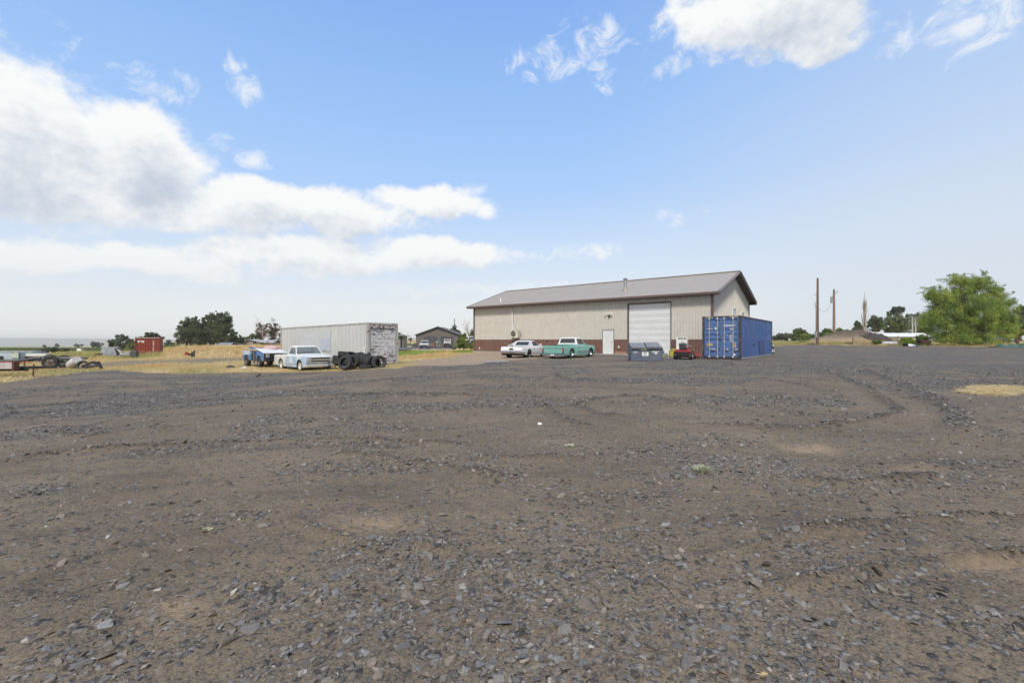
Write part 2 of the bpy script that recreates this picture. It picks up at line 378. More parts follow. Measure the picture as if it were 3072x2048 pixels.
RUTS = [([(1730, 1218), (1790, 1197), (1880, 1188), (1960, 1192), (2020, 1206)], .14), ([(1730, 1222), (1780, 1238), (1845, 1248)], .12),
        ([(1590, 1190), (1650, 1230), (1700, 1260), (1760, 1282)], .12), ([(1400, 1379), (1500, 1375), (1620, 1378), (1720, 1375), (1800, 1369)], .07),
        ([(1030, 1360), (1110, 1367), (1190, 1380)], .07), ([(1240, 1385), (1340, 1400), (1400, 1412), (1500, 1432)], .07),
        ([(2040, 1273), (2200, 1283), (2400, 1284), (2560, 1268), (2700, 1243)], .12), ([(2600, 1112), (2700, 1150), (2800, 1192), (2860, 1232), (2885, 1285)], .22),
        ([(2480, 1112), (2600, 1160), (2650, 1200), (2700, 1235)], .16), ([(2420, 1440), (2560, 1450), (2700, 1430), (2800, 1425)], .06),
        ([(240, 1318), (400, 1292), (580, 1276)], .05), ([(10, 1226), (130, 1219), (340, 1200)], .1), ([(130, 1285), (230, 1310), (180, 1290)], .08),
        ([(1250, 1640), (1330, 1650), (1390, 1668)], .05), ([(880, 1560), (940, 1590), (1040, 1620), (1120, 1640)], .05), ([(1670, 1120), (1700, 1140), (1780, 1140)], .2),
        ([(-100, 1400), (300, 1345), (700, 1330), (1100, 1320), (1400, 1335)], .04), ([(2000, 1700), (2400, 1600), (2800, 1560), (3200, 1545)], .05),
        ([(-100, 1250), (400, 1215), (900, 1190), (1400, 1185)], .09), ([(2300, 1760), (2700, 1700), (3200, 1650)], .05)]
RUTS = [(pl(p), w) for p, w in RUTS]
def rutv(X, Y):
    r = np.zeros(X.shape)
    for P, w in RUTS:
        lo = P.min(0) - 2; hi = P.max(0) + 2
        m = (X > lo[0]) & (X < hi[0]) & (Y > lo[1]) & (Y < hi[1])
        if m.any():
            d = dist(P, X[m], Y[m], False); w2 = w * .95
            r[m] = np.maximum(r[m], np.exp(-(d / w2) ** 2) * (.5 + .9 * vnoise(X[m] * 3, Y[m] * 3, 91)))
    return r
LANES = [([(-200, 1282), (300, 1247), (800, 1217), (1400, 1197), (2000, 1182)], .5), ([(-100, 1425), (500, 1348), (1000, 1312), (1500, 1302), (2000, 1330), (2600, 1347), (3200, 1332)], .38),
         ([(300, 1705), (1200, 1482), (2000, 1442), (3150, 1480)], .2), ([(1760, 1235), (1860, 1212), (1980, 1215), (2060, 1232), (1960, 1256), (1840, 1252)], .5), ([(2000, 1700), (2500, 1570), (3200, 1490)], .2),
         ([(1900, 2060), (2350, 1800), (3200, 1660)], .16), ([(2300, 1130), (2500, 1150), (2700, 1215), (2760, 1290), (2550, 1340)], .6), ([(1250, 1150), (1700, 1150), (2100, 1165), (2500, 1230)], .55),
         ([(-100, 1570), (300, 1500), (900, 1440), (1500, 1420)], .2), ([(600, 1180), (900, 1150), (1300, 1120), (1700, 1090)], .7), ([(2400, 1100), (2800, 1110), (3200, 1150)], .5), ([(2000, 1085), (2300, 1075), (2500, 1055), (2600, 1045)], .5)]
LANES = [(pl(p), w) for p, w in LANES]
def lanev(X, Y):
    """(packed wheel lane, loose berm beside it)"""
    a = np.zeros(X.shape); b = np.zeros(X.shape)
    for P, w in LANES:
        lo = P.min(0) - 4; hi = P.max(0) + 4; m = (X > lo[0]) & (X < hi[0]) & (Y > lo[1]) & (Y < hi[1])
        if m.any():
            d = dist(P, X[m], Y[m], False) + .35 * w * (fbm(X[m] * 1.2, Y[m] * 1.2, 95, 3) - .5)
            a[m] = np.maximum(a[m], np.exp(-(d / w) ** 4)); b[m] = np.maximum(b[m], np.exp(-((d - w * 1.45) / (w * .3)) ** 2) * (.3 + 1.1 * vnoise(X[m] * 2, Y[m] * 2, 96)))
    br = S((fbm(X * .45 + 7, Y * .45, 97, 3) - .36) / .2)
    return a * br * .8, b * (1 - a) * br
def stones_w(X, Y):
    """0..1 how densely the stones lie"""
    far = S((np.hypot(X, Y) - 9) / 16); right = S((X - 2 - .28 * Y) / 6)
    a = fbm(X * .34 + 3, Y * .62 + 1, 11, 4); b = fbm(X * 1.6, Y * 2.1, 12, 3)
    v = S((a * .85 + b * .45 - .63 + .04 * far - .09 * right * (1 - far)) / .15)
    v = np.maximum(v, far * S((X - 5) / 6) * S((a * .6 + b * .6 - .38) / .3) * .95)
    v = np.maximum(v, S((rutv(X, Y) - .3) / .5) * .85)
    la, lb = lanev(X, Y); v = np.clip(v * (1 - .85 * la) + .45 * lb, 0, 1)
    for P in SAND: v = v * (1 - S((sdf(P, X, Y) + .15) / .35))
    return v
def micro(X, Y):
    r = np.hypot(X, Y); f = np.clip(1.4 - r / 30, 0, 1)
    sw = fbm(X * .9, Y * .9, 31, 2) - .5
    lanes = np.sin(X * .6 - Y * 4.6 + 4 * fbm(X * .15, Y * .15, 35, 2)) * .006 * S((fbm(X * .2, Y * .3, 36, 2) - .45) / .1)
    return .05 * sw + f * (.022 * (fbm(X * 3.5, Y * 3.5, 32, 3) - .5) + .022 * (fbm(X * 14, Y * 14, 33, 3) - .5) + lanes) + .055 * rutv(X, Y) - .016 * lanev(X, Y)[0]
th = np.concatenate([np.arange(-180, -58, 5.), np.arange(-58, 58.01, .22), np.arange(62, 180, 5.)]); th = np.radians(th)
rr = np.concatenate([[.02], np.geomspace(.4, 4600, 760)])
TH, RR = np.meshgrid(th, rr); GX = RR * np.sin(TH); GY = RR * np.cos(TH)
HT = Gh(GX, GY)
yard_s = sdf(YARD, GX, GY)
nz = (fbm(GX * .8, GY * .8, 41, 4) - .5)
wob = nz * np.clip(.5 + GY * .05, .5, 4)
w_gravel = S((yard_s + wob + .25) / .5)
HT = HT + micro(GX, GY) * w_gravel + (1 - w_gravel) * .12 * (fbm(GX * .5, GY * .5, 42, 3) - .5) * S((GY - 5) / 15)
w_lawn = S((sdf(LAWN, GX, GY) + wob * .5 + .2) / .4); w_drive = S((sdf(DRIVE, GX, GY) + .2) / .4)
w_track = S((sdf(TRACK, GX, GY) + wob * 1.6) / 1.2); w_bare = S((sdf(BARE, GX, GY) + wob * 1.5) / 1.6)
mound = np.clip((Gh(GX, GY) - .95) / .5, 0, 1) * (GX > 40) * (GX < 64)
w_bare = np.maximum(w_bare, mound); HT = HT + mound * .5 * (fbm(GX * .8, GY * .8, 44, 4) - .5)
kk = GX / np.maximum(GY, 1)
w_green = S((-kk - .80) / .05) * S((GY - 66) / 14) + S((kk - .5) / .1) * S((GY - 72) / 20)
A = np.stack([w_gravel, w_lawn, w_bare, np.ones_like(w_bare)], -1)
B = np.stack([w_track, np.clip(w_green, 0, 1), w_drive, np.ones_like(w_bare)], -1)
lane_a, lane_b = lanev(GX, GY); disturbed = np.clip(rutv(GX, GY) + .6 * lane_b, 0, 1)
sw_ = stones_w(GX, GY) * (.22 + .78 * S((RR - 5) / 13))
sand = np.zeros_like(sw_)
for P in SAND: sand = np.maximum(sand, S((sdf(P, GX, GY) + .2) / .4))
strawm = S((sdf(STRAW, GX, GY) + nz * .8 + .1) / .3)
Cc = np.stack([sw_, sand, strawm, np.ones_like(sw_)], -1)
Dd = np.stack([lane_a, disturbed, 0 * sw_, np.ones_like(sw_)], -1)

gm = bpy.data.materials.new('yard_ground'); gm.use_nodes = True; t = gm.node_tree; N = NT(t); P_ = t.nodes['Principled BSDF']
tc = N.n('ShaderNodeTexCoord'); pos = tc.outputs['Object']
def attr(n):
    a = N.n('ShaderNodeAttribute', attribute_name=n); s = N.n('ShaderNodeSeparateColor'); N.put(s.inputs[0], a.outputs['Color']); return s.outputs
a1, a2, a3, a4 = attr('zone_a'), attr('zone_b'), attr('zone_c'), attr('zone_d')
n_big = N.noise(pos, .5, 6, .6).outputs[0]; n_med = N.noise(pos, 3.2, 6, .65).outputs[0]; n_fin = N.noise(pos, 60, 5, .7).outputs[0]; n_grit = N.noise(pos, 260, 3, .7).outputs[0]
soil = N.mix(N.rng(n_big, .3, .7), (.185, .145, .10, 1), (.27, .213, .147, 1))
soil = N.mix(N.rng(n_med, .5, .72, 0, .6), soil, (.26, .19, .125, 1))
soil = N.mix(N.rng(n_fin, .42, .66, 0, .55), soil, (.052, .046, .04, 1))
soil = N.mix(N.rng(n_grit, .56, .74, 0, .5), soil, (.24, .215, .19, 1))
vr = N.n('ShaderNodeTexVoronoi'); vr.inputs['Scale'].default_value = 30; vr.inputs['Randomness'].default_value = 1; N.put(vr.inputs['Vector'], N.vscale(pos, (1, 1, .6)))
vs_ = N.n('ShaderNodeSeparateColor'); N.put(vs_.inputs[0], vr.outputs['Color'])
vr2 = N.n('ShaderNodeTexVoronoi'); vr2.inputs['Scale'].default_value = 75; N.put(vr2.inputs['Vector'], pos)
vs2 = N.n('ShaderNodeSeparateColor'); N.put(vs2.inputs[0], vr2.outputs['Color'])
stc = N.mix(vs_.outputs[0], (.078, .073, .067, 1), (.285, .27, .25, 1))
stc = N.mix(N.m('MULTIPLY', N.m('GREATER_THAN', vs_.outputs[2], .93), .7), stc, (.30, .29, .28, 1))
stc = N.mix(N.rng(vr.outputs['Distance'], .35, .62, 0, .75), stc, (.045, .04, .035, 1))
dens_ = N.m('ADD', N.m('MULTIPLY', a3[0], .80), N.m('MULTIPLY', N.rng(N.noise(N.vscale(pos, (.6, 1.3, 1)), .9, 7, .7).outputs[0], .38, .62), .22))
ston = N.rng(N.m('SUBTRACT', dens_, vs_.outputs[1]), -.04, .04)
st2 = N.mix(vs2.outputs[0], (.05, .045, .04, 1), (.20, .175, .15, 1))
ston2 = N.m('MULTIPLY', N.rng(N.m('SUBTRACT', N.m('ADD', N.m('MULTIPLY', a3[0], .5), .12), vs2.outputs[1]), -.04, .04), .8)
soil = N.mix(N.rng(N.noise(N.vscale(pos, (.35, 1.6, 1)), 1.1, 6, .65).outputs[0], .5, .68, 0, .45), soil, (.10, .082, .068, 1))
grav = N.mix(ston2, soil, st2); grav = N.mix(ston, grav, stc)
grav = N.mix(N.m('MULTIPLY', a3[1], N.rng(n_med, .3, .6, .45, .95)), grav, (.36, .265, .17, 1))
grav = N.mix(N.m('MULTIPLY', a4[0], .3), grav, (.19, .145, .10, 1))
grav = N.mix(N.m('MULTIPLY', a4[1], N.rng(n_med, .3, .6, .15, .6)), grav, (.07, .058, .048, 1))
grav = N.mix(a3[2], grav, (.56, .44, .24, 1))
dry = N.mix(N.rng(n_big, .35, .65), (.44, .31, .13, 1), (.33, .27, .115, 1))
dry = N.mix(N.rng(n_med, .5, .75), dry, (.22, .16, .08, 1))
bare = N.mix(N.rng(n_med, .35, .7), (.38, .29, .20, 1), (.26, .20, .135, 1))
spz = N.n('ShaderNodeSeparateXYZ'); N.put(spz.inputs[0], pos); bare = N.mix(N.m('MULTIPLY', N.rng(spz.outputs[2], .9, 2.4), N.rng(n_med, .3, .6, .55, .95)), bare, (.085, .062, .046, 1))
lawn = N.mix(N.rng(n_med, .3, .7), (.20, .27, .04, 1), (.27, .31, .065, 1))
trk = N.mix(N.rng(n_med, .35, .65), (.17, .145, .11, 1), (.27, .225, .13, 1))
grn = N.mix(N.rng(N.noise(pos, .06, 5, .6).outputs[0], .4, .6), (.20, .20, .06, 1), (.30, .25, .10, 1))
c = N.mix(a2[1], dry, grn)
c = N.mix(a2[0], c, trk); c = N.mix(a1[2], c, bare); c = N.mix(a1[1], c, lawn); c = N.mix(a2[2], c, (.14, .135, .14, 1)); c = N.mix(a1[0], c, grav)
N.put(P_.inputs['Base Color'], c); P_.inputs['Roughness'].default_value = .88; P_.inputs['Specular IOR Level'].default_value = .12
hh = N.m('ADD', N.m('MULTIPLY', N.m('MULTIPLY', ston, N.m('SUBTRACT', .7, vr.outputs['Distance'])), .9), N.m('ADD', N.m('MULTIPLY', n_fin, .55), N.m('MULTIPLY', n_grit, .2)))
hh = N.m('ADD', hh, N.m('MULTIPLY', N.m('MULTIPLY', ston2, N.m('SUBTRACT', .7, vr2.outputs['Distance'])), .4))
N.put(P_.inputs['Normal'], N.bump(hh, .75, .02, N.bump(N.noise(pos, 7, 5, .7).outputs[0], .8, .07)))

nr, nt = TH.shape
idx = np.arange(nr * nt).reshape(nr, nt)
q = np.stack([idx[:-1, :], np.roll(idx, -1, 1)[:-1, :], np.roll(idx, -1, 1)[1:, :], idx[1:, :]], -1)[:, :, ::-1].reshape(-1, 4)
Vall = np.stack([GX, GY, HT], -1).reshape(-1, 3)
def zone_mesh(name, sel):
    f = q[sel]; u, inv = np.unique(f, return_inverse=True)
    at_ = {'zone_a': A.reshape(-1, 4)[u], 'zone_b': B.reshape(-1, 4)[u], 'zone_c': Cc.reshape(-1, 4)[u], 'zone_d': Dd.reshape(-1, 4)[u]}
    o = np_mesh(name, Vall[u], inv.reshape(-1, 4), gm, smooth=True, attrs=at_); o['kind'] = 'structure'; return o
fz = lambda w: w.reshape(-1)[q].mean(1) > .5
zg = fz(w_gravel); zl = fz(w_lawn) & ~zg; zd = fz(w_drive) & ~zg & ~zl
zone_mesh('gravel_yard', zg); zone_mesh('lawn', zl); zone_mesh('driveway', zd); zone_mesh('ground', ~(zg | zl | zd))
# far hills on the left and a faint peak in the middle
def hills(name, pts, Y, depth, base, col):
    V = []; n = 60; xs = np.linspace(pts[0][0], pts[-1][0], n); tops = np.interp(xs, [p[0] for p in pts], [p[1] for p in pts])
    rows = []
    for j, (dy, f) in enumerate(((-depth, 0), (-depth * .55, .55), (0, 1), (depth * .8, 0))):
        for x, y in zip(xs, tops):
            X = (x - CX) / F * Y; Zt = CAMZ + (HY - y) / F * Y
            V.append((X * (1 + dy / Y), Y + dy, base + (Zt - base) * (f + (.06 * (vnoise(np.array([x * .05]), np.array([j * 3.]), 5)[0] - .5) if f else 0))))
    Fq = [(j * n + i, j * n + i + 1, (j + 1) * n + i + 1, (j + 1) * n + i) for j in range(3) for i in range(n - 1)]
    o = np_mesh(name, np.array(V), np.array(Fq), col, smooth=True); o['kind'] = 'structure'; return o
hm = mat('hill_scrub', (.24, .22, .18), .95, 0, .2, .01)
hills('hills', [(-900, 1017), (-100, 1013.5), (60, 1013.5), (260, 1015), (420, 1016.5), (620, 1019), (760, 1024)], 3600, 600, -42, hm)
hills('hills', [(1150, 1020), (1190, 1013), (1215, 1009), (1240, 1013), (1290, 1019), (1400, 1022)], 3800, 300, -3, hm)

# ------------------------------------------------------------ loose stones
def hull_shape(seed, flat, angular):
    r = np.random.default_rng(seed); p = r.normal(size=(11 if angular else 16, 3)); p /= np.linalg.norm(p, axis=1)[:, None]
    p = np.sign(p) * np.abs(p) ** (.7 if angular else 1.0)
    p *= np.array([1, .72 + .25 * r.random(), flat]); bm = bmesh.new()
    for c in p: bm.verts.new(c)
    res = bmesh.ops.convex_hull(bm, input=bm.verts)
    bmesh.ops.delete(bm, geom=[v for v in bm.verts if not v.link_faces], context='VERTS')
    bmesh.ops.triangulate(bm, faces=bm.faces); bmesh.ops.recalc_face_normals(bm, faces=bm.faces)
    bm.verts.index_update(); V = np.array([v.co[:] for v in bm.verts]); Fc = np.array([[v.index for v in f.verts] for f in bm.faces]); bm.free()
    return V, Fc
shapes = [hull_shape(i, .22 + .02 * (i % 8), True) for i in range(26)] + [hull_shape(100 + i, .45, False) for i in range(8)]
def scatter_stones(n, r0, r1, s0, s1, seed, power=1.0, keep=.0, ruts_only=False):
    g_ = np.random.default_rng(seed); a = np.radians(g_.uniform(-53, 53, n)); r = (g_.uniform(r0 ** (1 + power), r1 ** (1 + power), n)) ** (1 / (1 + power))
    X = r * np.sin(a); Y = r * np.cos(a)
    w = stones_w(X, Y); m = g_.random(n) < keep + (1 - keep) * w ** 1.4
    m &= (sdf(YARD, X, Y) > .4) & (Y > 1.2)
    X, Y, w = X[m], Y[m], w[m]; n = len(X)
    s = s0 * (s1 / s0) ** (g_.random(n) ** 2.4)
    return X, Y, s, g_
Vs, Fs, Cs = [], [], []; off = 0
for args in ((80000, 1.45, 9.5, .007, .027, 1, .75, .06), (9000, 1.45, 12, .018, .044, 2, .85, .05), (150000, 8, 30, .014, .044, 3, .55, .06), (70000, 1.4, 6.5, .003, .009, 4, .8, .25)):
    X, Y, s, g_ = scatter_stones(*args); n = len(X)
    Z = Gh(X, Y) + micro(X, Y); sid = g_.integers(0, len(shapes), n); sid = np.where(g_.random(n) < .75, sid % 26, sid)
    for k in range(len(shapes)):
        m = sid == k; nk = m.sum()
        if not nk: continue
        V, Fc = shapes[k]; yaw = g_.uniform(0, 6.283, nk); tx = g_.normal(0, .27, nk); ty = g_.normal(0, .27, nk)
        sc = s[m][:, None] * np.stack([g_.uniform(.8, 1.25, nk), g_.uniform(.7, 1.1, nk), g_.uniform(.8, 1.9, nk)], 1)
        P = V[None] * sc[:, None, :]
        P[:, :, 2] += P[:, :, 0] * tx[:, None] + P[:, :, 1] * ty[:, None]
        c, s_ = np.cos(yaw)[:, None], np.sin(yaw)[:, None]
        x = P[:, :, 0] * c - P[:, :, 1] * s_; y = P[:, :, 0] * s_ + P[:, :, 1] * c
        Q = np.stack([x + X[m][:, None], y + Y[m][:, None], P[:, :, 2] + Z[m][:, None] + (s[m] * g_.uniform(-.15, .22, nk))[:, None]], -1)
        tone = np.clip(g_.normal(.130, .036, nk), .045, .25); pale = g_.random(nk) < .10; tone = np.where(pale, tone * 1.4, tone); hue = g_.random(nk)  # some stones paler: grazing sky reflection put into the colour
        cl_ = np.stack([tone * (1.10 + .10 * (hue > .62) - .07 * (hue < .3)), tone * (1 + .0 * hue), tone * (.90 - .12 * (hue > .62) + .06 * (hue < .3))], -1)
        wh = g_.random(nk) < .005; cl_[wh] = (.36, .34, .30)
        nv = V.shape[0]
        Vs.append(Q.reshape(-1, 3)); Fs.append((Fc[None] + (np.arange(nk) * nv)[:, None, None]).reshape(-1, 3) + off); off += nk * nv
        Cs.append(np.repeat(cl_, nv, axis=0))
def attr_mat(name, rough=.8, bump=.0, bscale=80, spec=.4, var=.25):
    m = bpy.data.materials.new(name); m.use_nodes = True; t = m.node_tree; N = NT(t); p = t.nodes['Principled BSDF']
    a = N.n('ShaderNodeAttribute', attribute_name='tint'); tc = N.n('ShaderNodeTexCoord'); n = N.noise(tc.outputs['Object'], bscale, 4, .65).outputs[0]
    f = N.rng(n, .3, .7, 1 - var, 1 + var, False); cc = N.n('ShaderNodeVectorMath', operation='SCALE'); N.put(cc.inputs[0], a.outputs['Color']); N.put(cc.inputs[3], f)
    N.put(p.inputs['Base Color'], cc.outputs[0]); p.inputs['Roughness'].default_value = rough; p.inputs['Specular IOR Level'].default_value = spec
    if bump: N.put(p.inputs['Normal'], N.bump(n, bump, .004))
    return m
o = np_mesh('gravel', np.concatenate(Vs), np.concatenate(Fs), attr_mat('stone', .66, .35, 90, spec=.32), colors=np.concatenate(Cs)); o['kind'] = 'stuff'
tag(o, 'loose grey and brown flat stones scattered over the dirt of the yard', 'gravel')
# ============================================================ METAL SHOP (main building)
BL = Vector((-4.22, 51.1, 0)); BU = Vector((.7801, -.6256, 0)); BA = math.atan2(-.6256, .7801)
LEN, DEP, EAVE, WAIN, RISE, OV = 25.32, 12.7, 4.98, 1.30, 2.33, .6
FZ = .06                                              # slab level
def tb(px): k = (px - CX) / F; return (k * BL.y - BL.x) / (BU.x - k * BU.y)      # distance along the front wall at a photo column
def zb(px, py): return CAMZ + (HY - py) / F * (BL.y + BU.y * tb(px))
m_beige = mat('beige_siding', (.54, .505, .445), .5, 0, .05, 2, dirt=.12, dirtcol=(.3, .25, .2), streak=.15, streakcol=(.33, .28, .22))
m_brown = mat('brown_siding', (.165, .082, .065), .5, 0, .12, 3, dirt=.4, dirtcol=(.24, .17, .12))
m_trim = mat('brown_trim', (.12, .082, .068), .45, 0, .08, 3)
m_roof = mat('grey_brown_roof', (.34, .305, .265), .5, .0, .07, 1.5, streak=.25, streakcol=(.17, .13, .12))
m_soffit = mat('soffit', (.10, .07, .06), .6)
m_door = mat('door_white', (.66, .67, .655), .4, 0, .03, 2, dirt=.1, dirtcol=(.4, .37, .32))
shop = empty('metal_shop', BL, BA, 'long beige metal shop with brown wainscot, brown trimmed gable roof and tall white roll-up door', 'building')
def corr(mb, x0, x1, z0, z1, y, pitch=.235, d=.042, axis='x', out=-1, rib=.04, ridge_z=None):
    """ribbed sheet; axis x: along x at given y; axis y: along y at given x=y. out = side the ribs stand on"""
    pts = [x0]; offs = [0]; x = x0 + pitch / 2
    while x < x1 - .06:
        for dx, dd in ((-rib, 0), (-rib * .45, d), (rib * .45, d), (rib, 0)): pts.append(x + dx); offs.append(dd)
        x += pitch
    pts.append(x1); offs.append(0)
    top = (lambda v: z1) if ridge_z is None else ridge_z
    vs = []
    for p, o in zip(pts, offs):
        yy = y + out * o
        for z in (z0, top(p)): vs.append((p, yy, z) if axis == 'x' else (yy, p, z))
    n = len(pts); fs = [(2 * i, 2 * i + 2, 2 * i + 3, 2 * i + 1) for i in range(n - 1)]
    mb.add(vs, fs)
dx0, dx1 = tb(1886), tb(2012); dz1 = 4.35              # roll-up door opening
px0, px1 = tb(1809), tb(1841); pz1 = FZ + 2.12         # personnel door
up = MB(); lo = MB()
for a, b in ((0, px0), (px1, dx0), (dx1, LEN)):
    corr(up, a, b, WAIN, EAVE, 0); corr(lo, a, b, FZ, WAIN, -.004)
corr(up, px0, px1, pz1, EAVE, 0); corr(up, dx0, dx1, dz1, EAVE, 0)
rz = lambda p: EAVE + RISE * (1 - abs(p - DEP / 2) / (DEP / 2)) * (DEP / 2) / (DEP / 2 + OV)
corr(up, 0, DEP, WAIN, 0, LEN, axis='y', out=1, ridge_z=rz); corr(lo, 0, DEP, FZ, WAIN, LEN + .004, axis='y', out=1)
corr(up, 0, DEP, WAIN, 0, 0, axis='y', out=-1, ridge_z=rz); corr(lo, 0, DEP, FZ, WAIN, -.004, axis='y', out=-1)
corr(up, 0, LEN, WAIN, EAVE, DEP, out=1); corr(lo, 0, LEN, FZ, WAIN, DEP + .004, out=1)
up.build('wall', m_beige, shop); lo.build('wainscot', m_brown, shop)
tr = MB()
for x, y in ((0, 0), (LEN, 0), (LEN, DEP), (0, DEP)): ct = MB(); ct.box(x - .09, x + .09, y - .09, y + .09, FZ, EAVE - .15); ct.build('corner_trim', m_trim, shop)
for a, b in ((.1, px0 - .08), (px1 + .08, dx0 - .12), (dx1 + .12, LEN - .1)):
    tr.box(a, b, -.035, .0, WAIN - .03, WAIN + .03); tr.box(a, b, -.03, 0, FZ - .05, FZ + .05)
tr.box(LEN, LEN + .035, .1, DEP - .1, WAIN - .03, WAIN + .03)
tr.box(dx0 - .12, dx0, -.06, .1, FZ, dz1 + .12); tr.box(dx1, dx1 + .05, -.06, .1, FZ, dz1 + .12); tr.box(dx0, dx1, -.06, .1, dz1, dz1 + .12)
tr.box(px0 - .05, px0 + .0, -.05, .04, FZ, pz1 + .05); tr.box(px1, px1 + .05, -.05, .04, FZ, pz1 + .05); tr.box(px0, px1, -.05, .04, pz1, pz1 + .05)
tr.build('wall_trim', m_trim, shop, bevel=.006)
# roll-up door: 8 sections with joint lines and one hinge line each
rd = MB(); hgt = dz1 - FZ; ns = 8
for i in range(ns):
    z0 = FZ + i * hgt / ns; z1 = z0 + hgt / ns
    for a, b in ((z0 + .012, z0 + hgt / ns * .25), (z0 + hgt / ns * .29, z0 + hgt / ns * .97)): rd.box(dx0 + .01, dx1 - .01, .05, .09, a, b)
rd.box(dx0 + .01, dx1 - .01, .075, .10, FZ, dz1)
door = rd.build('roll_up_door', m_door, shop, bevel=.006)
hb = MB(); hb.box((dx0 + dx1) / 2 - .08, (dx0 + dx1) / 2 + .08, .03, .05, FZ + .5, FZ + .54); hb.build('handle', M['blackmetal'], door)
pd = MB(); pw = px1 - px0
pd.box(px0 + .07, px1 - .07, .0, .04, FZ + .03, pz1 - .07)
for i in range(2):
    for z0, z1 in ((.22, .85), (.98, 1.5), (1.6, 1.88)):
        xa = px0 + .17 + i * (pw - .24) / 2; xb = xa + (pw - .44) / 2 - .02
        pd.box(xa, xb, -.008, .0, FZ + z0, FZ + z0 + .02); pd.box(xa, xb, -.008, .0, FZ + z1 - .02, FZ + z1); pd.box(xa, xa + .02, -.008, .0, FZ + z0 + .02, FZ + z1 - .02); pd.box(xb - .02, xb, -.008, 0, FZ + z0 + .02, FZ + z1 - .02)
d2 = pd.build('side_door', m_door, shop)
fr = MB(); fr.box(px0, px0 + .07, -.03, .04, FZ + .03, pz1 - .07); fr.box(px1 - .07, px1, -.03, .04, FZ + .03, pz1 - .07); fr.box(px0, px1, -.03, .04, pz1 - .07, pz1); fr.box(px0, px1, -.04, .04, FZ, FZ + .03)
fr.build('door_frame', M['white'], d2)
kn = MB(); kn.cyl((px1 - .15, 0, FZ + 1), (px1 - .15, -.07, FZ + 1), .03, n=10); kn.build('door_knob', M['blackmetal'], d2)
# roof, ribbed along the slope
ro = MB(); hw = DEP / 2 + OV
def slope(side):
    xs = []; offs = []; x = -OV
    while x < LEN + OV - .03:
        for a, b in ((0, 0), (.1, 0), (.115, .028), (.14, .028), (.155, 0)):
            xs.append(x + a); offs.append(b)
        x += .245
    xs.append(LEN + OV); offs.append(0)
    vs = []; y_e = -OV if side else DEP + OV
    for p, o in zip(xs, offs): vs += [(p, y_e, EAVE - .02 + o), (p, DEP / 2, EAVE - .02 + RISE + o)]
    n = len(xs); ro.add(vs, [(2 * i, 2 * i + 2, 2 * i + 3, 2 * i + 1) for i in range(n - 1)])
slope(1); slope(0)
rf = ro.build('roof', m_roof, shop)
rc = MB(); rc.bar((-OV - .02, DEP / 2, EAVE + RISE + .02), (LEN + OV + .02, DEP / 2, EAVE + RISE + .02), .3, .05); rc.build('ridge_cap', m_roof, rf)
fa = MB(); fa.box(-OV - .02, LEN + OV + .02, -OV - .04, -OV, EAVE - .17, EAVE + .0); fa.box(-OV - .02, LEN + OV + .02, DEP + OV, DEP + OV + .04, EAVE - .22, EAVE)
for x in (-OV - .04, LEN + OV):
    for y0, y1 in ((-OV, DEP / 2), (DEP + OV, DEP / 2)):
        fa.plate([(x, y0, EAVE - .22), (x, y1, EAVE - .22 + RISE), (x, y1, EAVE + RISE + .02), (x, y0, EAVE + .02)], .04)
fa.build('fascia', m_trim, shop)
sf = MB(); sf.box(-OV, LEN + OV, -OV, -.02, EAVE - .2, EAVE - .17); sf.box(-OV, LEN + OV, DEP + .02, DEP + OV, EAVE - .2, EAVE - .17)
for x0, x1 in ((-OV, -.02), (LEN + .02, LEN + OV)):
    for y0, y1 in ((-OV, DEP / 2), (DEP + OV, DEP / 2)):
        sf.add([(x0, y0, EAVE - .14), (x1, y0, EAVE - .14), (x1, y1, EAVE - .14 + RISE), (x0, y1, EAVE - .14 + RISE)], [(0, 1, 2, 3)])
sf.build('soffit', m_soffit, shop)
sb = MB(); sb.box(-.1, LEN + .1, -.12, DEP + .1, -.6, FZ); sb.box(dx0 - .2, dx1 + .5, -.9, -.12, -.1, FZ - .02); sb.box(px0 - .1, px1 + .1, -.35, -.12, -.1, FZ); sb.build('slab', M['concrete'], shop)
# chimney flue, roof vent
def roof_at(px, py):
    """point of the front roof slope seen at a photo pixel, in shop coordinates"""
    d = Vector(((px - CX) / F, 1, (HY - py) / F)); o_ = Vector((0, 0, CAMZ)); inv = shop_mw.inverted(); o2 = inv @ o_; d2_ = inv.to_3x3() @ d
    s = RISE / hw                                       # z = EAVE-.02 + (y+OV)*s
    tt = (EAVE - .02 + (o2.y + OV) * s - o2.z) / (d2_.z - d2_.y * s); return o2 + d2_ * tt
shop_mw = Matrix.Translation(BL) @ Matrix.Rotation(BA, 4, 'Z')
c = roof_at(1876, 874)
ch = MB(); ch.cyl(c + Vector((0, 0, -.1)), c + Vector((0, 0, .32)), .26, .17, 18); ch.build('flue_boot', m_roof, rf, smooth=40)
ch = MB(); ch.cyl(c + Vector((0, 0, .3)), c + Vector((0, 0, 1.05)), .155, n=18); ch.cyl(c + Vector((0, 0, 1.12)), c + Vector((0, 0, 1.2)), .24, .12, 18); ch.cyl(c + Vector((0, 0, 1.03)), c + Vector((0, 0, 1.09)), .2, n=18)
for i in range(4): a = i * math.pi / 2; ch.bar(c + Vector((.13 * math.cos(a), .13 * math.sin(a), 1.0)), c + Vector((.13 * math.cos(a), .13 * math.sin(a), 1.16)), .02)
ch.build('chimney', M['galv'], rf, smooth=40)
c = roof_at(1502, 904)
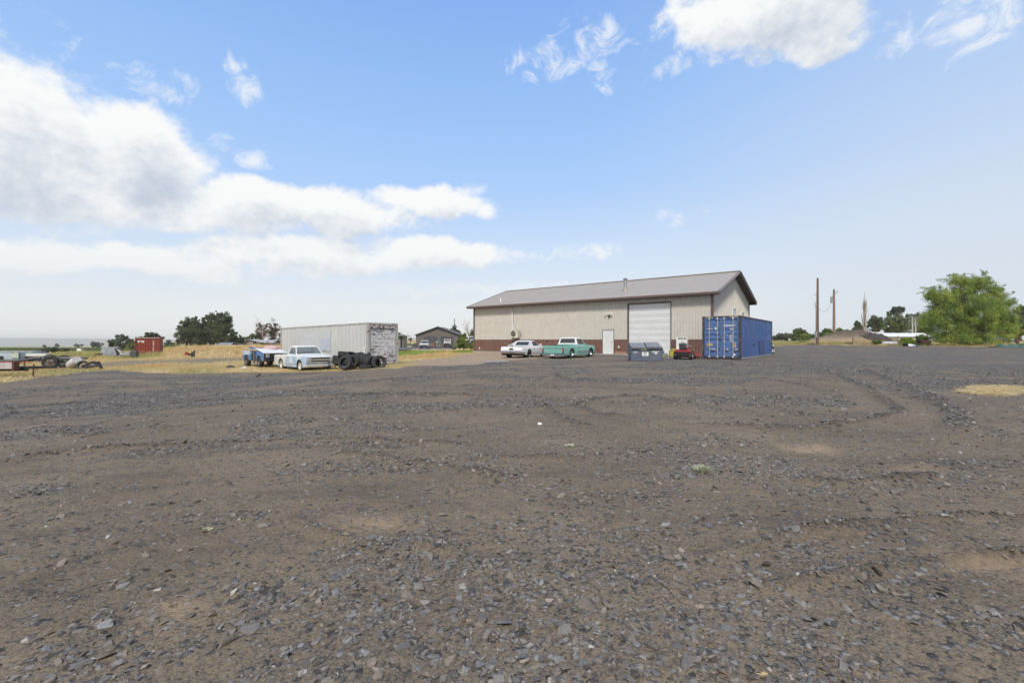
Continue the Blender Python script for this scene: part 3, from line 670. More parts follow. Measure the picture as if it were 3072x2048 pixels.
vp = MB(); vp.cyl(c + Vector((0, 0, -.1)), c + Vector((0, 0, .42)), .055, n=10); vp.cyl(c + Vector((0, 0, -.05)), c + Vector((0, 0, .07)), .14, .07, n=10); vp.build('vent_pipe', M['white'], rf, smooth=40)
# gable windows
for wy, z1, w in ((6.1, 4.05, .95), (9.3, 3.82, 1.0)):
    wm = MB(); wm.box(LEN + .03, LEN + .07, wy, wy + w, z1 - 1.2, z1); wf = wm.build('window', M['glassdark'], shop)
    f2 = MB(); t_ = .09
    f2.box(LEN + .01, LEN + .12, wy - t_, wy, z1 - 1.3, z1 + t_); f2.box(LEN + .01, LEN + .12, wy + w, wy + w + t_, z1 - 1.3, z1 + t_); f2.box(LEN + .01, LEN + .12, wy, wy + w, z1, z1 + t_); f2.box(LEN + .01, LEN + .12, wy, wy + w, z1 - 1.3, z1 - 1.2); f2.box(LEN + .04, LEN + .1, wy + w / 2 - .03, wy + w / 2 + .03, z1 - 1.2, z1)
    f2.build('frame', M['white'], wf)
# flood light, camera, outlets, dryer vent
lx = tb(1828.5); lz = zb(1828.5, 941)
fl = MB(); fl.box(lx - .08, lx + .08, -.1, -.02, lz - .05, lz + .05); fl.bar((lx - .05, -.08, lz), (lx - .3, -.22, lz + .0), .04); fl.bar((lx + .05, -.08, lz), (lx + .3, -.22, lz), .04)
fl.cyl((lx - .28, -.16, lz - .0), (lx - .34, -.26, lz + .0), .04, .065, 12); fl.cyl((lx + .28, -.16, lz - .0), (lx + .34, -.26, lz + .0), .04, .065, 12)
fl.build('flood_light', M['white'], shop, smooth=40)
lz2 = zb(1828.5, 949.5); cm_ = MB(); cm_.lathe([(.0, 0), (.09, 0), (.1, -.05), (.075, -.12), (.0, -.15)], (lx, -.1, lz2 + .08), 'z', 14); cm_.build('security_camera', M['blackmetal'], shop, smooth=50)
for px, py in ((1439.5, 1044), (1857, 1040)):
    x = tb(px); z = zb(px, py); ob = MB(); ob.box(x - .07, x + .07, -.09, -.02, z - .11, z + .08); ob.box(x - .08, x + .08, -.11, -.02, z + .08, z + .1); ob.build('outlet_box', M['white'], shop, bevel=.01)
x = tb(1643); z = zb(1643, 1016); ob = MB(); ob.box(x - .1, x + .1, -.12, -.02, z - .1, z + .1); ob.cyl((x, -.1, z), (x, -.18, z - .1), .06, n=10); ob.build('wall_vent', m_beige, shop, bevel=.01)
kick = MB(); x0 = tb(1842); kick.box(x0 + .1, dx0 - .16, -.07, -.035, FZ - .05, FZ + .2); kick.build('kick_board', mat('cedar_board', (.33, .2, .11), .8, 0, .3, 5, stretch=(.3, 1, 6)), shop)
# heat pump unit on wall brackets with its line-set cover
ax = tb(1549); az = zb(1549, 1014)
hp = empty('heat_pump', (0, 0, 0), 0, 'cream outdoor heat pump unit mounted on the beige wall beside its tall white pipe cover', 'heat pump')
hp.matrix_world = shop_mw @ Matrix.Translation((ax, -.3, az))
m_cream = mat('cream_enamel', (.62, .58, .5), .4, 0, .04)
u = MB(); u.box(-.36, .5, -.17, .17, .02, .86); u.box(-.38, .52, -.19, .19, .86, .9); body = u.build('casing', m_cream, hp, bevel=.015)
u = MB()
for k in range(8): r_ = .045 + k * .038; u.lathe([(r_ + .007, -.012), (r_ - .007, -.012), (r_ - .007, .008), (r_ + .007, .008)], (-.03, -.185, .45), 'y', 28)
for k in range(8): a = k * math.pi / 4; u.bar((-.03, -.19, .45), (-.03 + .32 * math.cos(a), -.19, .45 + .32 * math.sin(a)), .012)
u.build('fan_guard', mat('guard_grey', (.2, .19, .17), .6), hp)
u = MB(); u.cyl((-.03, -.172, .45), (-.03, -.178, .45), .32, n=30); u.build('fan', mat('fan_dark', (.10, .095, .085), .6), hp)
u = MB(); u.box(.3, .44, -.185, -.17, .76, .8); u.build('badge', M['blackmetal'], hp)
u = MB()
for s_ in (-.22, .38): u.bar((s_, .28, -.02), (s_, -.2, -.02), .04); u.bar((s_, .28, -.34), (s_, .28, 0), .04); u.bar((s_, .26, -.3), (s_, -.1, -.04), .025)
u.build('bracket', m_trim, hp)
u = MB(); u.tube([(.5, 0, .3), (.62, .02, .28), (.66, .1, .5), (.64, .24, .62)], .022); u.tube([(.5, -.05, .2), (.7, 0, .1), (.72, .15, .3), (.68, .25, .45)], .018); u.tube([(.5, 0, .6), (.6, .0, .66), (.66, .15, .8), (.6, .28, .75)], .016); u.tube([(.2, .2, 0), (.22, .26, -.3), (.2, .27, -.75)], .015)
u.box(.58, .72, .18, .27, .35, .62); u.build('pipes', M['galv'], hp, smooth=60)
tx = tb(1538.5) - ax; tz = zb(1538.5, 925) - az
u = MB(); u.tube([(tx, .2, tz), (tx, .2, .2), (tx + .0, .2, -.02), (tx + .08, .18, -.14), (tx + .22, .15, -.16), (tx + .34, .12, -.08)], .055, 8); u.tube([(tx, .27, tz + .03), (tx, .2, tz + .02), (tx, .19, tz - .15)], .07, 8)
u.build('pipe_cover', M['white'], hp, smooth=60)
u = MB(); u.tube([(tx + .02, .22, tz), (tx + .1, .26, tz * .6), (tx + .35, .26, 1.2), (.1, .25, .9)], .008, 4); u.build('cable', M['blackmetal'], hp)

# ============================================================ CONTAINERS
def container(name, org, ang, Wd, L, H, m_side, m_frame, label, cat='container', pitch=.28, d=.036, ribs=False, tilt=0, group=None, m_top=None):
    e = empty(name, org, ang, label, cat, group); e.rotation_euler = (tilt, 0, ang); P = .16
    f = MB()
    for x in (0, Wd - P):
        for y in (0, L - P): f.box(x, x + P, y, y + P, 0, H)
    for z0, z1 in ((0, .15), (H - .1, H)):
        for x in (.02, Wd - .1): f.box(x, x + .08, P, L - P, z0, z1)
        for y in (.03, L - .12): f.box(P, Wd - P, y, y + .09, z0 - (.0 if z0 else 0), z1 if z0 else .17)
    for x in (-.006, Wd - .172):
        for y in (-.006, L - .172):
            for z in (-.004, H - .118): f.box(x, x + .178, y, y + .178, z, z + .122)
    fr_ = f.build('frame', m_frame, e, bevel=.008)
    s = MB()
    def sheet(n0, n1, place):
        pts = []; x = n0
        if ribs:
            pts = [(n0, 0)]; x = n0 + pitch * .6
            while x < n1 - .1: pts += [(x - .045, 0), (x - .04, d), (x + .04, d), (x + .045, 0)]; x += pitch
        else:
            while x < n1 - .02: pts += [(x, 0), (min(x + pitch * .25, n1), 0), (min(x + pitch * .5, n1), d), (min(x + pitch * .75, n1), d)]; x += pitch
        pts.append((n1, 0)); vs = [place(p, o_, z) for p, o_ in pts for z in (.15, H - .1)]
        s.add(vs, [(2 * i, 2 * i + 2, 2 * i + 3, 2 * i + 1) for i in range(len(pts) - 1)])
    sg = 1 if ribs else -1; in_ = .03 if not ribs else .05
    sheet(P, L - P, lambda p, o_, z: (in_ - sg * o_, p, z)); sheet(P, L - P, lambda p, o_, z: (Wd - in_ + sg * o_, p, z)); sheet(P, Wd - P, lambda p, o_, z: (p, L - in_ + sg * o_, z))
    s.build('side_panel', m_side, e)
    r = MB(); r.box(P * .5, Wd - P * .5, P * .5, L - P * .5, H - .05, H - .012); r.build('roof', m_top or m_side, e)
    fl_ = MB(); fl_.box(P, Wd - P, P, L - P, .10, .14); fl_.build('floor', M['under'], e)
    return e
m_blue = mat('blue_container', (.036, .085, .235), .5, 0, .22, 1.2, dirt=.3, dirtcol=(.10, .14, .24), streak=.45, streakcol=(.10, .14, .26), wear=.0)
m_bdoor = mat('blue_container_door', (.065, .13, .30), .5, 0, .12, 2, dirt=.35, dirtcol=(.12, .15, .22), streak=.3, streakcol=(.15, .18, .26))  # container blue made lighter: brighter light on the doors put into the colour
m_bframe = mat('blue_container_frame', (.03, .032, .045), .6, .1, .3, 3, dirt=.5, dirtcol=(.10, .07, .05), wear=.3, wearcol=(.12, .06, .04))
CD = Vector((.786, -.618, 0)); CP = Vector((15.03, 29.86, 0)) - 2.438 * CD; CANG = math.atan2(-.618, .786)
bc = container('shipping_container', (CP.x, CP.y, 0), CANG, 2.438, 12.19, 2.896, m_blue, m_bframe, 'tall blue steel shipping container with closed double doors at the corner of the beige shop')
m_galvd = mat('locking_bar_paint', (.5, .5, .5), .5, .1, .1, dirt=.25)
m_write = mat('white_lettering', (.72, .73, .74), .6, 0, .15, 20, wear=.25, wearcol=(.1, .15, .3), wscale=9)
for k in (0, 1):
    x0 = .165 + k * 1.058; x1 = x0 + 1.05; z0, z1 = .175, 2.78
    dm = MB(); prof = [z0]; yy = [-.0]
    # horizontal corrugation: six deep channels
    segs = [(.16, 0), (.28, 0), (.33, .04), (.46, .04), (.51, 0), (.96, 0), (1.01, .04), (1.12, .04), (1.17, 0), (1.31, 0), (1.36, .04), (1.47, .04), (1.52, 0), (1.66, 0), (1.71, .04), (1.80, .04), (1.85, 0), (2.28, 0), (2.33, .04), (2.46, .04), (2.51, 0), (2.60, 0)]
    vs = []
    for z, o_ in [(0, 0)] + segs: vs += [(x0 + .1, .035 + o_, z0 + z), (x1 - .08, .035 + o_, z0 + z)]
    dm.add(vs, [(2 * i, 2 * i + 1, 2 * i + 3, 2 * i + 2) for i in range(len(segs))])
    dm.box(x0, x0 + .1, .01, .07, z0, z1); dm.box(x1 - .08, x1, .01, .07, z0, z1); dm.box(x0 + .1, x1 - .08, .015, .07, z0, z0 + .06); dm.box(x0 + .1, x1 - .08, .015, .07, z1 - .07, z1)
    dr = dm.build('door', m_bdoor, bc)
    for bx in ((.30, .82) if k == 0 else (.19, .73)):
        b = MB(); X = x0 + bx; b.cyl((X, -.035, .1), (X, -.035, 2.84), .02, n=10)
        for z in (.16, 2.74): b.box(X - .055, X + .055, -.05, .02, z - .05, z + .05)
        for z in (.62, 1.1, 1.75, 2.25): b.box(X - .04, X + .04, -.045, .02, z - .02, z + .02)
        if not (k == 0 and bx < .4) or True:
            s_ = 1 if k == 1 else (1 if bx < .4 else -1)
            hz_ = .66; b.bar((X, -.06, hz_), (X + s_ * .36, -.075, hz_ + .012), .035, .02); b.box(X + s_ * .2 - .045, X + s_ * .2 + .045, -.07, .02, hz_ - .05, hz_ + .05)
        b.build('locking_bar', m_galvd, dr, smooth=40)
    for z in (.35, 1.1, 1.85, 2.6): hg = MB(); hx = x0 if k == 0 else x1; hg.cyl((hx, -.0, z - .07), (hx, -.0, z + .07), .026, n=8); hg.box(hx - .05, hx + .05, -.01, .01, z - .035, z + .035); hg.build('hinge', m_bdoor, dr)
lockb = MB(); lockb.box(1.17, 1.27, -.09, .0, 1.33, 1.55); lockb.build('lock_box', mat('lock_blue', (.09, .11, .2), .6), bc)
ce = R(90)
def ctext(s, size, px, z, **kw): return text_obj(s, size, m_write, bc, (px, kw.pop('y', .028), z), (ce, 0, 0), ext=.003, **kw)
ctext('AMFU', .17, 1.33, 2.19, y=.026, bold=.003, sx=.82); ctext('894647', .17, 1.70, 2.19, bold=.003, sx=.72); ctext('5', .17, 2.19, 2.19, bold=.003, sx=.9); ctext('45G1', .16, 1.74, 1.96, bold=.003, sx=.85)
ctext('AMFICON', .085, .30, 2.02, bold=.003)
for i, (a_, b_) in enumerate((('MAX. GROSS', '30480 KGS'), ('TARE', '67200 LBS'), ('NET', '3900 KGS'), ('CU. CAP.', '76.4 CU.M'))):
    ctext(a_, .06, 1.28, 1.60 - i * .13, bold=.002, y=.0 + .02); ctext(b_, .06, 1.73, 1.60 - i * .13, bold=.002, y=.02)
    ctext('26580 KGS' if i % 2 else '8600 LBS', .045, 1.73, 1.545 - i * .13, bold=.0015, y=.02)
def sign(parent, name, x0, x1, z0, z1, y, m_, th=.004): b = MB(); b.box(x0, x1, y - th, y, z0, z1); return b.build(name, m_, parent)
m_yel = mat('yellow_label', (.62, .42, .10), .6, 0, .1, dirt=.2); m_tan = mat('tan_plate', (.42, .30, .16), .6, 0, .3, 18)
sign(bc, 'label', .30, .66, .90, 1.05, .02, m_yel); text_obj('CAUTION 9ft 6in', .05, M['blackmetal'], bc, (.31, .012, .95), (ce, 0, 0), .001, sx=.85)
sign(bc, 'data_plate', 1.93, 2.13, .80, 1.10, .02, m_tan)
for r_ in range(5): text_obj('CSC SAFETY'[:8 - r_ % 3], .03, M['rust'], bc, (1.95, .013, 1.05 - r_ * .05), (ce, 0, 0), .0006)
sign(bc, 'label', .80, .93, 1.98, 2.14, .02, mat('pale_label', (.5, .62, .66), .6)); text_obj('i', .1, m_bframe, bc, (.855, .012, 2.02), (ce, 0, 0), .0006)
sign(bc, 'label', .80, .92, 1.76, 1.775, .02, M['white']); sign(bc, 'label', .52, .545, .62, .72, .02, M['white'])
b = MB(); b.cyl((2.03, .035, .31), (2.03, .006, .31), .062, n=20); b.build('round_sticker', M['white'], bc)
for x0 in (.17, 1.75):
    hs = MB()
    for i in range(7):
        a = x0 + i * .075; hs.add([(a, .018, 2.80), (a + .035, .018, 2.80), (a + .085, .018, 2.885), (a + .05, .018, 2.885)], [(0, 1, 2, 3)])
    hs.build('hazard_stripe', mat('hazard_yellow', (.5, .46, .22), .6, 0, .3, 12), bc)
m_scr = mat('scraped_paint', (.26, .33, .46), .7, 0, .3, 20)
# patches on the blue long side
pb = MB(); pb.box(2.438 - .004, 2.438 + .003, 6.35, 8.35, .2, 1.25); pb.build('patch', mat('fresh_blue', (.018, .05, .20), .4, 0, .12), bc)
pb = MB(); pb.box(2.438 - .02, 2.438 + .004, 4.0, 4.75, .95, 1.02); pb.build('vent_cover', mat('vent_blue', (.02, .04, .08), .6), bc)
pb = MB(); pb.box(2.438, 2.438 + .006, 11.3, 11.55, 1.05, 1.3); pb.build('label', mat('orange_label', (.5, .22, .08), .6, 0, .3, 14), bc)
g_ = random.Random(4)
for i in range(60):
    scr = MB()
    y = g_.choice([g_.gauss(10.2, .35), g_.uniform(.5, 11.9), g_.uniform(.4, 5)]); z = g_.uniform(1.2, 2.65); h = g_.uniform(.08, .4)
    scr.box(2.438 + .0, 2.438 + .0035, y, y + .012 + .012 * g_.random(), z, min(2.76, z + h)); scr.build('scratch', m_scr, bc)
pb = MB(); pb.box(2.43, 2.436, .16, 12, .02, .12); pb.build('side_rail', mat('dusty_rail', (.22, .26, .30), .8, 0, .3, 4), bc)

# white storage container, roll-up end with peeling paint
m_wc = mat('white_container', (.53, .53, .51), .5, 0, .05, .8, dirt=.15, dirtcol=(.33, .3, .26), streak=.3, streakcol=(.34, .33, .31))
m_wf = mat('white_container_frame', (.42, .41, .39), .6, 0, .1, 4, wear=.25, wearcol=(.15, .075, .05), dirt=.4, dirtcol=(.22, .17, .13))
WD = Vector((.625, .781, 0)); WA = math.atan2(.781, .625)
wc = container('storage_container', (-9.36, 29.5, -.30), WA, 2.44, 12.19, 2.73, m_wc, m_wf, 'long white storage container with a flaking grey roll-up end behind the heap of tyres', pitch=.445, d=.038, ribs=True, tilt=R(-.75))
pm = bpy.data.materials.new('flaking_paint'); pm.use_nodes = True; N = NT(pm.node_tree); pp = pm.node_tree.nodes['Principled BSDF']; tc = N.n('ShaderNodeTexCoord')
v = N.vscale(tc.outputs['Object'], (1.0, 1.0, 5.2)); n1_ = N.noise(v, 3.0, 8, .72, .9).outputs[0]; n2_ = N.noise(tc.outputs['Object'], 1.1, 3, .5).outputs[0]; n3_ = N.noise(v, 14, 4, .7).outputs[0]
f_ = N.m('ADD', N.m('ADD', n1_, N.m('MULTIPLY', n2_, .22)), N.m('MULTIPLY', n3_, .14)); pk = N.rng(f_, .725, .74)
base_ = N.mix(N.rng(n3_, .4, .6), (.48, .48, .50, 1), (.58, .57, .57, 1)); N.put(pp.inputs['Base Color'], N.mix(pk, base_, (.045, .035, .033, 1))); pp.inputs['Roughness'].default_value = .7
N.put(pp.inputs['Normal'], N.bump(N.m('SUBTRACT', 1.0, pk), .6, .01))
rd = MB(); nsl = 24
for i in range(nsl):
    z0 = .2 + i * 2.14 / nsl; rd.add([(.2, .06, z0), (2.24, .06, z0), (2.24, .045, z0 + .03), (.2, .045, z0 + .03), (2.24, .06, z0 + 2.14 / nsl), (.2, .06, z0 + 2.14 / nsl)], [(0, 1, 2, 3), (3, 2, 4, 5)])
rd.build('roll_up_door', pm, wc)
hd = MB(); hd.box(.16, 2.28, .0, .06, 2.36, 2.62); hd.build('door_header', mat('flaky_header', (.4, .37, .35), .7, 0, .15, 8, wear=.5, wearcol=(.08, .05, .045), wscale=6), wc)
for x_ in (.165, 2.235): tk = MB(); tk.box(x_, x_ + .04, -.01, .07, .16, 2.36); tk.build('door_track', M['galv'], wc)
pipe = MB(); pipe.box(-.05, .02, .25, .36, .35, 1.15); pipe.build('fork_pocket', M['white'], wc)
m_fade = mat('faded_lettering', (.56, .575, .59), .6, 0, .05, 3); m_faint = mat('faded_blue', (.44, .475, .53), .6, 0, .08, 2)
for s_, z, sz, y in (('ELRICK', 1.88, .34, 8.1), ('SUDS', 1.33, .36, 8.5)): text_obj(s_, sz, m_fade, wc, (.009, y, z), (ce, 0, R(-90)), .0008, sx=1.25, bold=.006)
fb = MB(); fb.box(.006, .010, 4.55, 5.9, .9, 1.75); fb.build('faded_patch', m_faint, wc)
fb = MB(); fb.box(.0105, .0115, 4.5, 8.6, .85, 2.35); fb.build('faded_patch', mat('paler_white', (.50, .51, .51), .55, 0, .05), wc)
bl_ = MB(); g_ = random.Random(2)
for i in range(5): bl_.box(2.0 - .1 * i, 2.5, -.35 + .03 * i, .25, -.35 + i * .07, -.29 + i * .07)
bl_.build('timber_blocks', M['wood'], wc)

# red container
rcv = at(406, 1066, 58); rA = math.atan2(.10, .995)
m_red = mat('red_container', (.26, .045, .022), .55, 0, .14, 1, dirt=.3, dirtcol=(.10, .02, .014), streak=.35, streakcol=(.28, .07, .05))
ra = R(31)
k0 = at(405, 1066, 58); zz = gz(k0.x, k0.y)
red = container('shipping_container', (k0.x, k0.y, zz - .1), ra, 2.5, 3.0, 2.7, m_red, mat('red_frame', (.15, .024, .018), .6, 0, .2, dirt=.4), 'short rust red shipping container with white lettering standing in dry grass', pitch=.3, d=.05)
fs_ = MB(); pts = []; x = .16
while x < 2.3: pts += [(x, 0), (x + .07, 0), (x + .13, .05), (x + .2, .05)]; x += .27
pts.append((2.34, 0)); fs_.add([(p, .03 + o_, z) for p, o_ in pts for z in (.15, 2.5)], [(2 * i, 2 * i + 2, 2 * i + 3, 2 * i + 1) for i in range(len(pts) - 1)]); fs_.build('front_panel', m_red, red)
text_obj('tex', .5, M['white'], red, (.26, .02, 2.0), (ce, 0, 0), .004, sx=1.0, bold=.02)
for i, s_ in enumerate('CONTAINER'): text_obj(s_, .17, M['white'], red, (1.8, .02, 2.12 - i * .175), (ce, 0, 0), .004, bold=.008)
zl_ = MB(); zl_.box(.05, 2.45, -.02, .0, 2.56, 2.63); zl_.build('roof_edge', mat('pale_edge', (.5, .48, .45), .7), red)
# weathered lattice rack leaning on it
lt = empty('wooden_rack', (k0.x + 1.1, k0.y - .15, zz - .05), ra, 'weathered grey wooden lattice rack leaning against the red container', 'rack'); b = MB()
for i in range(11): b.box(.0 + i * .195, .05 + i * .195, 0, .04, -.05, .85)
for i in range(5): b.box(0, 2.0, -.03, 0, .02 + i * .19, .06 + i * .19)
b.box(.55, .85, -.05, -.02, 0, .85); b.bar((-.35, 0, .9), (.1, 0, .85), .06); b.bar((-.3, 0, .85), (0, 0, .2), .05)
b.build('lattice', M['wood'], lt, rot=(R(-8), 0, 0))

# ============================================================ BACKGROUND BUILDINGS
m_bs = mat('dark_taupe_siding', (.14, .118, .10), .6, 0, .12, 2); m_gr = mat('dark_garage_door', (.075, .072, .074), .5, 0, .1)
def zloc(px, py, Y): return CAMZ + (HY - py) / F * Y
Yg = 115; gx0 = (1248 - CX) / F * Yg; gx1 = (1374 - CX) / F * Yg; gw = gx1 - gx0; gb = zloc(1300, 1041, Yg); ge = zloc(1300, 1003, Yg); gp = zloc(1300, 981, Yg)
gar = empty('garage_building', (gx0, Yg, gb), 0, 'dark taupe gabled garage with two dark overhead doors beyond the lawn', 'building'); b = MB()
def gable_wall(mb, x0, x1, y, h, hp, out=-1, pitch=.3):
    corr(mb, x0, x1, 0, 0, y, pitch=pitch, d=.03, out=out, ridge_z=lambda p: h + (hp - h) * (1 - abs(p - (x0 + x1) / 2) / ((x1 - x0) / 2)))
gable_wall(b, 0, gw, 0, ge - gb, gp - gb); gable_wall(b, 0, gw, 14, ge - gb, gp - gb, 1); corr(b, 0, 14, 0, ge - gb, 0, pitch=.3, axis='y', out=-1); corr(b, 0, 14, 0, ge - gb, gw, pitch=.3, axis='y', out=1)
b.build('wall', m_bs, gar)
b = MB(); ov = .35
for s_ in (0, 1):
    xa = -ov if s_ == 0 else gw + ov; h0 = ge - gb - .1; b.plate([(xa, -.5, h0), (gw / 2, -.5, gp - gb + .08), (gw / 2, 14.5, gp - gb + .08), (xa, 14.5, h0)], .14)
b.build('roof', mat('dark_brown_roof', (.09, .078, .07), .5, .1), gar)
for a_, b_ in ((1271, 1311), (1321, 1360)):
    xa = (a_ - CX) / F * Yg - gx0; xb = (b_ - CX) / F * Yg - gx0; h = zloc(0, 1008, Yg) - gb; d_ = MB()
    for i in range(5): d_.box(xa, xb, -.08, -.02, i * h / 5 + .02, (i + 1) * h / 5 - .02)
    d_.box(xa, xb, -.06, 0, 0, h); d_.build('garage_door', m_gr, gar)
# grey shed behind the white container
Ys = 78; sx0 = (1150 - CX) / F * Ys; sx1 = (1209 - CX) / F * Ys; sbz = zloc(0, 1042.5, Ys); sh = zloc(0, 1006.5, Ys) - sbz
sd_ = empty('shed', (sx0, Ys, sbz), 0, 'small grey board shed just behind the right end of the white container', 'shed'); b = MB(); wS = sx1 - sx0
b.box(0, wS, 0, 3, 0, sh); b.box(wS - .75, wS - .7, -.02, 0, 0, sh); b.build('wall', mat('grey_boards', (.24, .225, .19), .8, 0, .2, 3, stretch=(6, 6, .3)), sd_)
b = MB(); b.plate([(-.2, -.6, sh + .22), (wS + .55, -.6, sh - .06), (wS + .55, 3.4, sh - .06), (-.2, 3.4, sh + .22)][::-1], .1); b.build('roof', mat('tin_roof', (.3, .31, .33), .5, .3), sd_)
b = MB(); b.box(wS - 1.9, wS - .9, -.04, 0, .05, 2.0); b.build('door', mat('shed_door', (.18, .17, .15), .8), sd_)
b = MB(); b.box(wS - .45, wS - .1, -.05, 0, .05, 1.9); b.build('post', M['blackmetal'], sd_)
# ranch house and outbuilding behind the dry ridge
Yh = 150
def hx(px): return (px - CX) / F * Yh
hb_ = zloc(0, 1040, Yh); hs = empty('ranch_house', (hx(672), Yh, hb_), 0, 'low tan ranch house with pale roof and small windows behind the dry grass ridge', 'house')
m_tan2 = mat('tan_stucco', (.30, .25, .20), .8, 0, .08); m_pale = mat('pale_roof', (.40, .39, .37), .6, 0, .06)
X0 = hx(672); b = MB(); ez = zloc(0, 1026.5, Yh) - hb_; pz = zloc(0, 1019.5, Yh) - hb_
b.box(hx(697) - X0, hx(822) - X0, 0, 9, 0, ez)
ga, gb2, gc = hx(723) - X0, hx(757) - X0, hx(787) - X0
b.add([(ga, -1.5, 0), (gc, -1.5, 0), (gc, -1.5, ez), (gb2, -1.5, pz - .12), (ga, -1.5, ez), (ga, 3, 0), (gc, 3, 0), (gc, 3, ez), (gb2, 3, pz - .12), (ga, 3, ez)], [(0, 1, 2, 3, 4), (5, 9, 8, 7, 6), (0, 5, 6, 1), (1, 6, 7, 2), (0, 4, 9, 5)])
b.build('wall', m_tan2, hs)
b = MB(); b.plate([(hx(674) - X0, -.8, ez - .1), (hx(823) - X0, -.8, ez - .1), (hx(812) - X0, 4.5, pz), (hx(692) - X0, 4.5, pz)], .12); b.plate([(hx(823) - X0, 9.8, ez - .1), (hx(674) - X0, 9.8, ez - .1), (hx(692) - X0, 4.5, pz), (hx(812) - X0, 4.5, pz)], .12)
b.plate([(ga - .8, -2, ez - .12), (gb2, -2, pz + .02), (gb2, 4.5, pz + .02), (ga - .8, 4.5, ez - .12)][::-1], .12); b.plate([(gb2, -2, pz + .02), (gc + .8, -2, ez - .12), (gc + .8, 4.5, ez - .12), (gb2, 4.5, pz + .02)][::-1], .12)
b.build('roof', m_pale, hs)
for px in (769.5, 774, 801, 805): xw = hx(px) - X0; yw = -1.56 if px < 780 else -.06; b = MB(); b.box(xw - .17, xw + .17, yw, yw + .06, 1.0, 1.0 + .45 + .35); b.build('window', M['glassdark'], hs)
for px in (703, 708, 726): xw = hx(px) - X0; b = MB(); b.box(xw - .12, xw + .12, -1.6 if px > 720 else -.8, (-1.6 if px > 720 else -.8) + .2, 0, ez - .1); b.build('porch_post', M['white'], hs)
b = MB(); b.box(hx(711) - X0, hx(720) - X0, -.08, 0, .1, ez - .2); b.build('door', M['glassdark'], hs)
Yo = 128; oz = zloc(0, 1040, Yo); X0 = (640 - CX) / F * Yo; X1 = (695 - CX) / F * Yo
ob_ = empty('outbuilding', (X0, Yo, oz), 0, 'small tan outbuilding with a blue grey metal roof left of the ranch house', 'shed'); b = MB(); h = zloc(0, 1034, Yo) - oz; hp_ = zloc(0, 1027.5, Yo) - oz; w = X1 - X0
b.add([(.2, 0, 0), (w - .2, 0, 0), (w - .2, 0, h), (.2, 0, h), (.2, 5, 0), (w - .2, 5, 0), (w - .2, 5, h), (.2, 5, h)], [(0, 1, 2, 3), (4, 7, 6, 5), (0, 3, 7, 4), (1, 5, 6, 2)]); b.build('wall', m_tan2, ob_)
b = MB(); b.plate([(0, -.3, h - .05), (w, -.3, h - .05), (w - 1.0, 2.5, hp_), (.9, 2.5, hp_)], .1); b.plate([(w, 5.3, h - .05), (0, 5.3, h - .05), (.9, 2.5, hp_), (w - 1.0, 2.5, hp_)], .1); b.build('roof', mat('bluegrey_roof', (.28, .31, .33), .5, .3), ob_)
# long white roof behind the mound on the right
Yw = 78; X0 = (2655 - CX) / F * Yw; X1 = (2800 - CX) / F * Yw; wz = zloc(0, 1032, Yw); w = X1 - X0; h = zloc(0, 1009, Yw) - wz; h2 = zloc(0, 998, Yw) - wz
gh = empty('greenhouse', (X0, Yw, wz), 0, 'low greenhouse with long bright white roof behind the dirt mound', 'greenhouse'); b = MB(); b.box(.3, w - .3, 0, 4.2, 0, h); b.build('wall', mat('dull_white_sheet', (.5, .5, .48), .6), gh)
b = MB(); b.plate([(0, -.3, h), (w, -.3, h), (w, 2, h2), (0, 2, h2)], .06); b.plate([(w, 4.5, h), (0, 4.5, h), (0, 2, h2), (w, 2, h2)], .06); b.build('roof', mat('bright_white_sheet', (.68, .68, .66), .5, 0, .03), gh)

# ============================================================ UTILITY POLES
m_pole = mat('pole_wood', (.15, .09, .06), .85, 0, .25, 3, stretch=(4, 4, .4), bump=.2); m_pole2 = mat('pole_wood_pale', (.24, .16, .11), .85, 0, .25, 3, stretch=(4, 4, .4))
Y1 = 64; p0 = at(2452.5, 1021, Y1); p0.z = gz(p0.x, p0.y) - .3; ptop = at(2453, 834, Y1)
po = empty('utility_pole', p0, 0, 'tall dark wooden pole with a grey meter box at its foot, left of the two', 'utility pole', 'utility poles beside the dirt mound'); b = MB(); b.cyl((0, 0, 0), (.02, 0, ptop.z - p0.z), .19, .12, 12); b.build('pole', m_pole, po, smooth=40)
b = MB(); b.box(-.42, -.2, -.25, .02, 1.0 + .3, 1.9 + .3); b.build('meter_box', M['galv'], po, bevel=.02)
b = MB(); b.tube([(-.3, -.05, .2), (-.28, -.05, 6.1), (-.22, 0, 6.25)], .03); b.build('conduit', M['galv'], po)
b = MB(); b.tube([(-.2, 0, 6.25), (-.33, 0, 6.3), (-.40, 0, 6.0), (-.33, 0, 5.6), (-.22, 0, 5.3)], .02); b.build('drip_loop', M['blackmetal'], po)
b = MB(); b.bar((-.1, 0, 7.4), (-.32, 0, 7.45), .05); b.cyl((-.34, 0, 7.42), (-.34, 0, 7.3), .06, .14, 10); b.build('lamp', M['galv'], po)
b = MB(); b.cyl((.28, .2, 0), (.28, .2, 1.2), .05, n=8); b.build('guard_post', M['wood'], po)
Y2 = 70; q0 = at(2502, 1005, Y2); q0.z = gz(q0.x, q0.y) - .3; qtop = at(2502, 868, Y2); H2 = qtop.z - q0.z
p2 = empty('utility_pole', q0, 0, 'shorter paler wooden pole carrying a grey transformer on top of the dirt mound', 'utility pole', 'utility poles beside the dirt mound'); b = MB(); b.cyl((0, 0, 0), (0, 0, H2), .2, .14, 12); b.build('pole', m_pole2, p2, smooth=40)
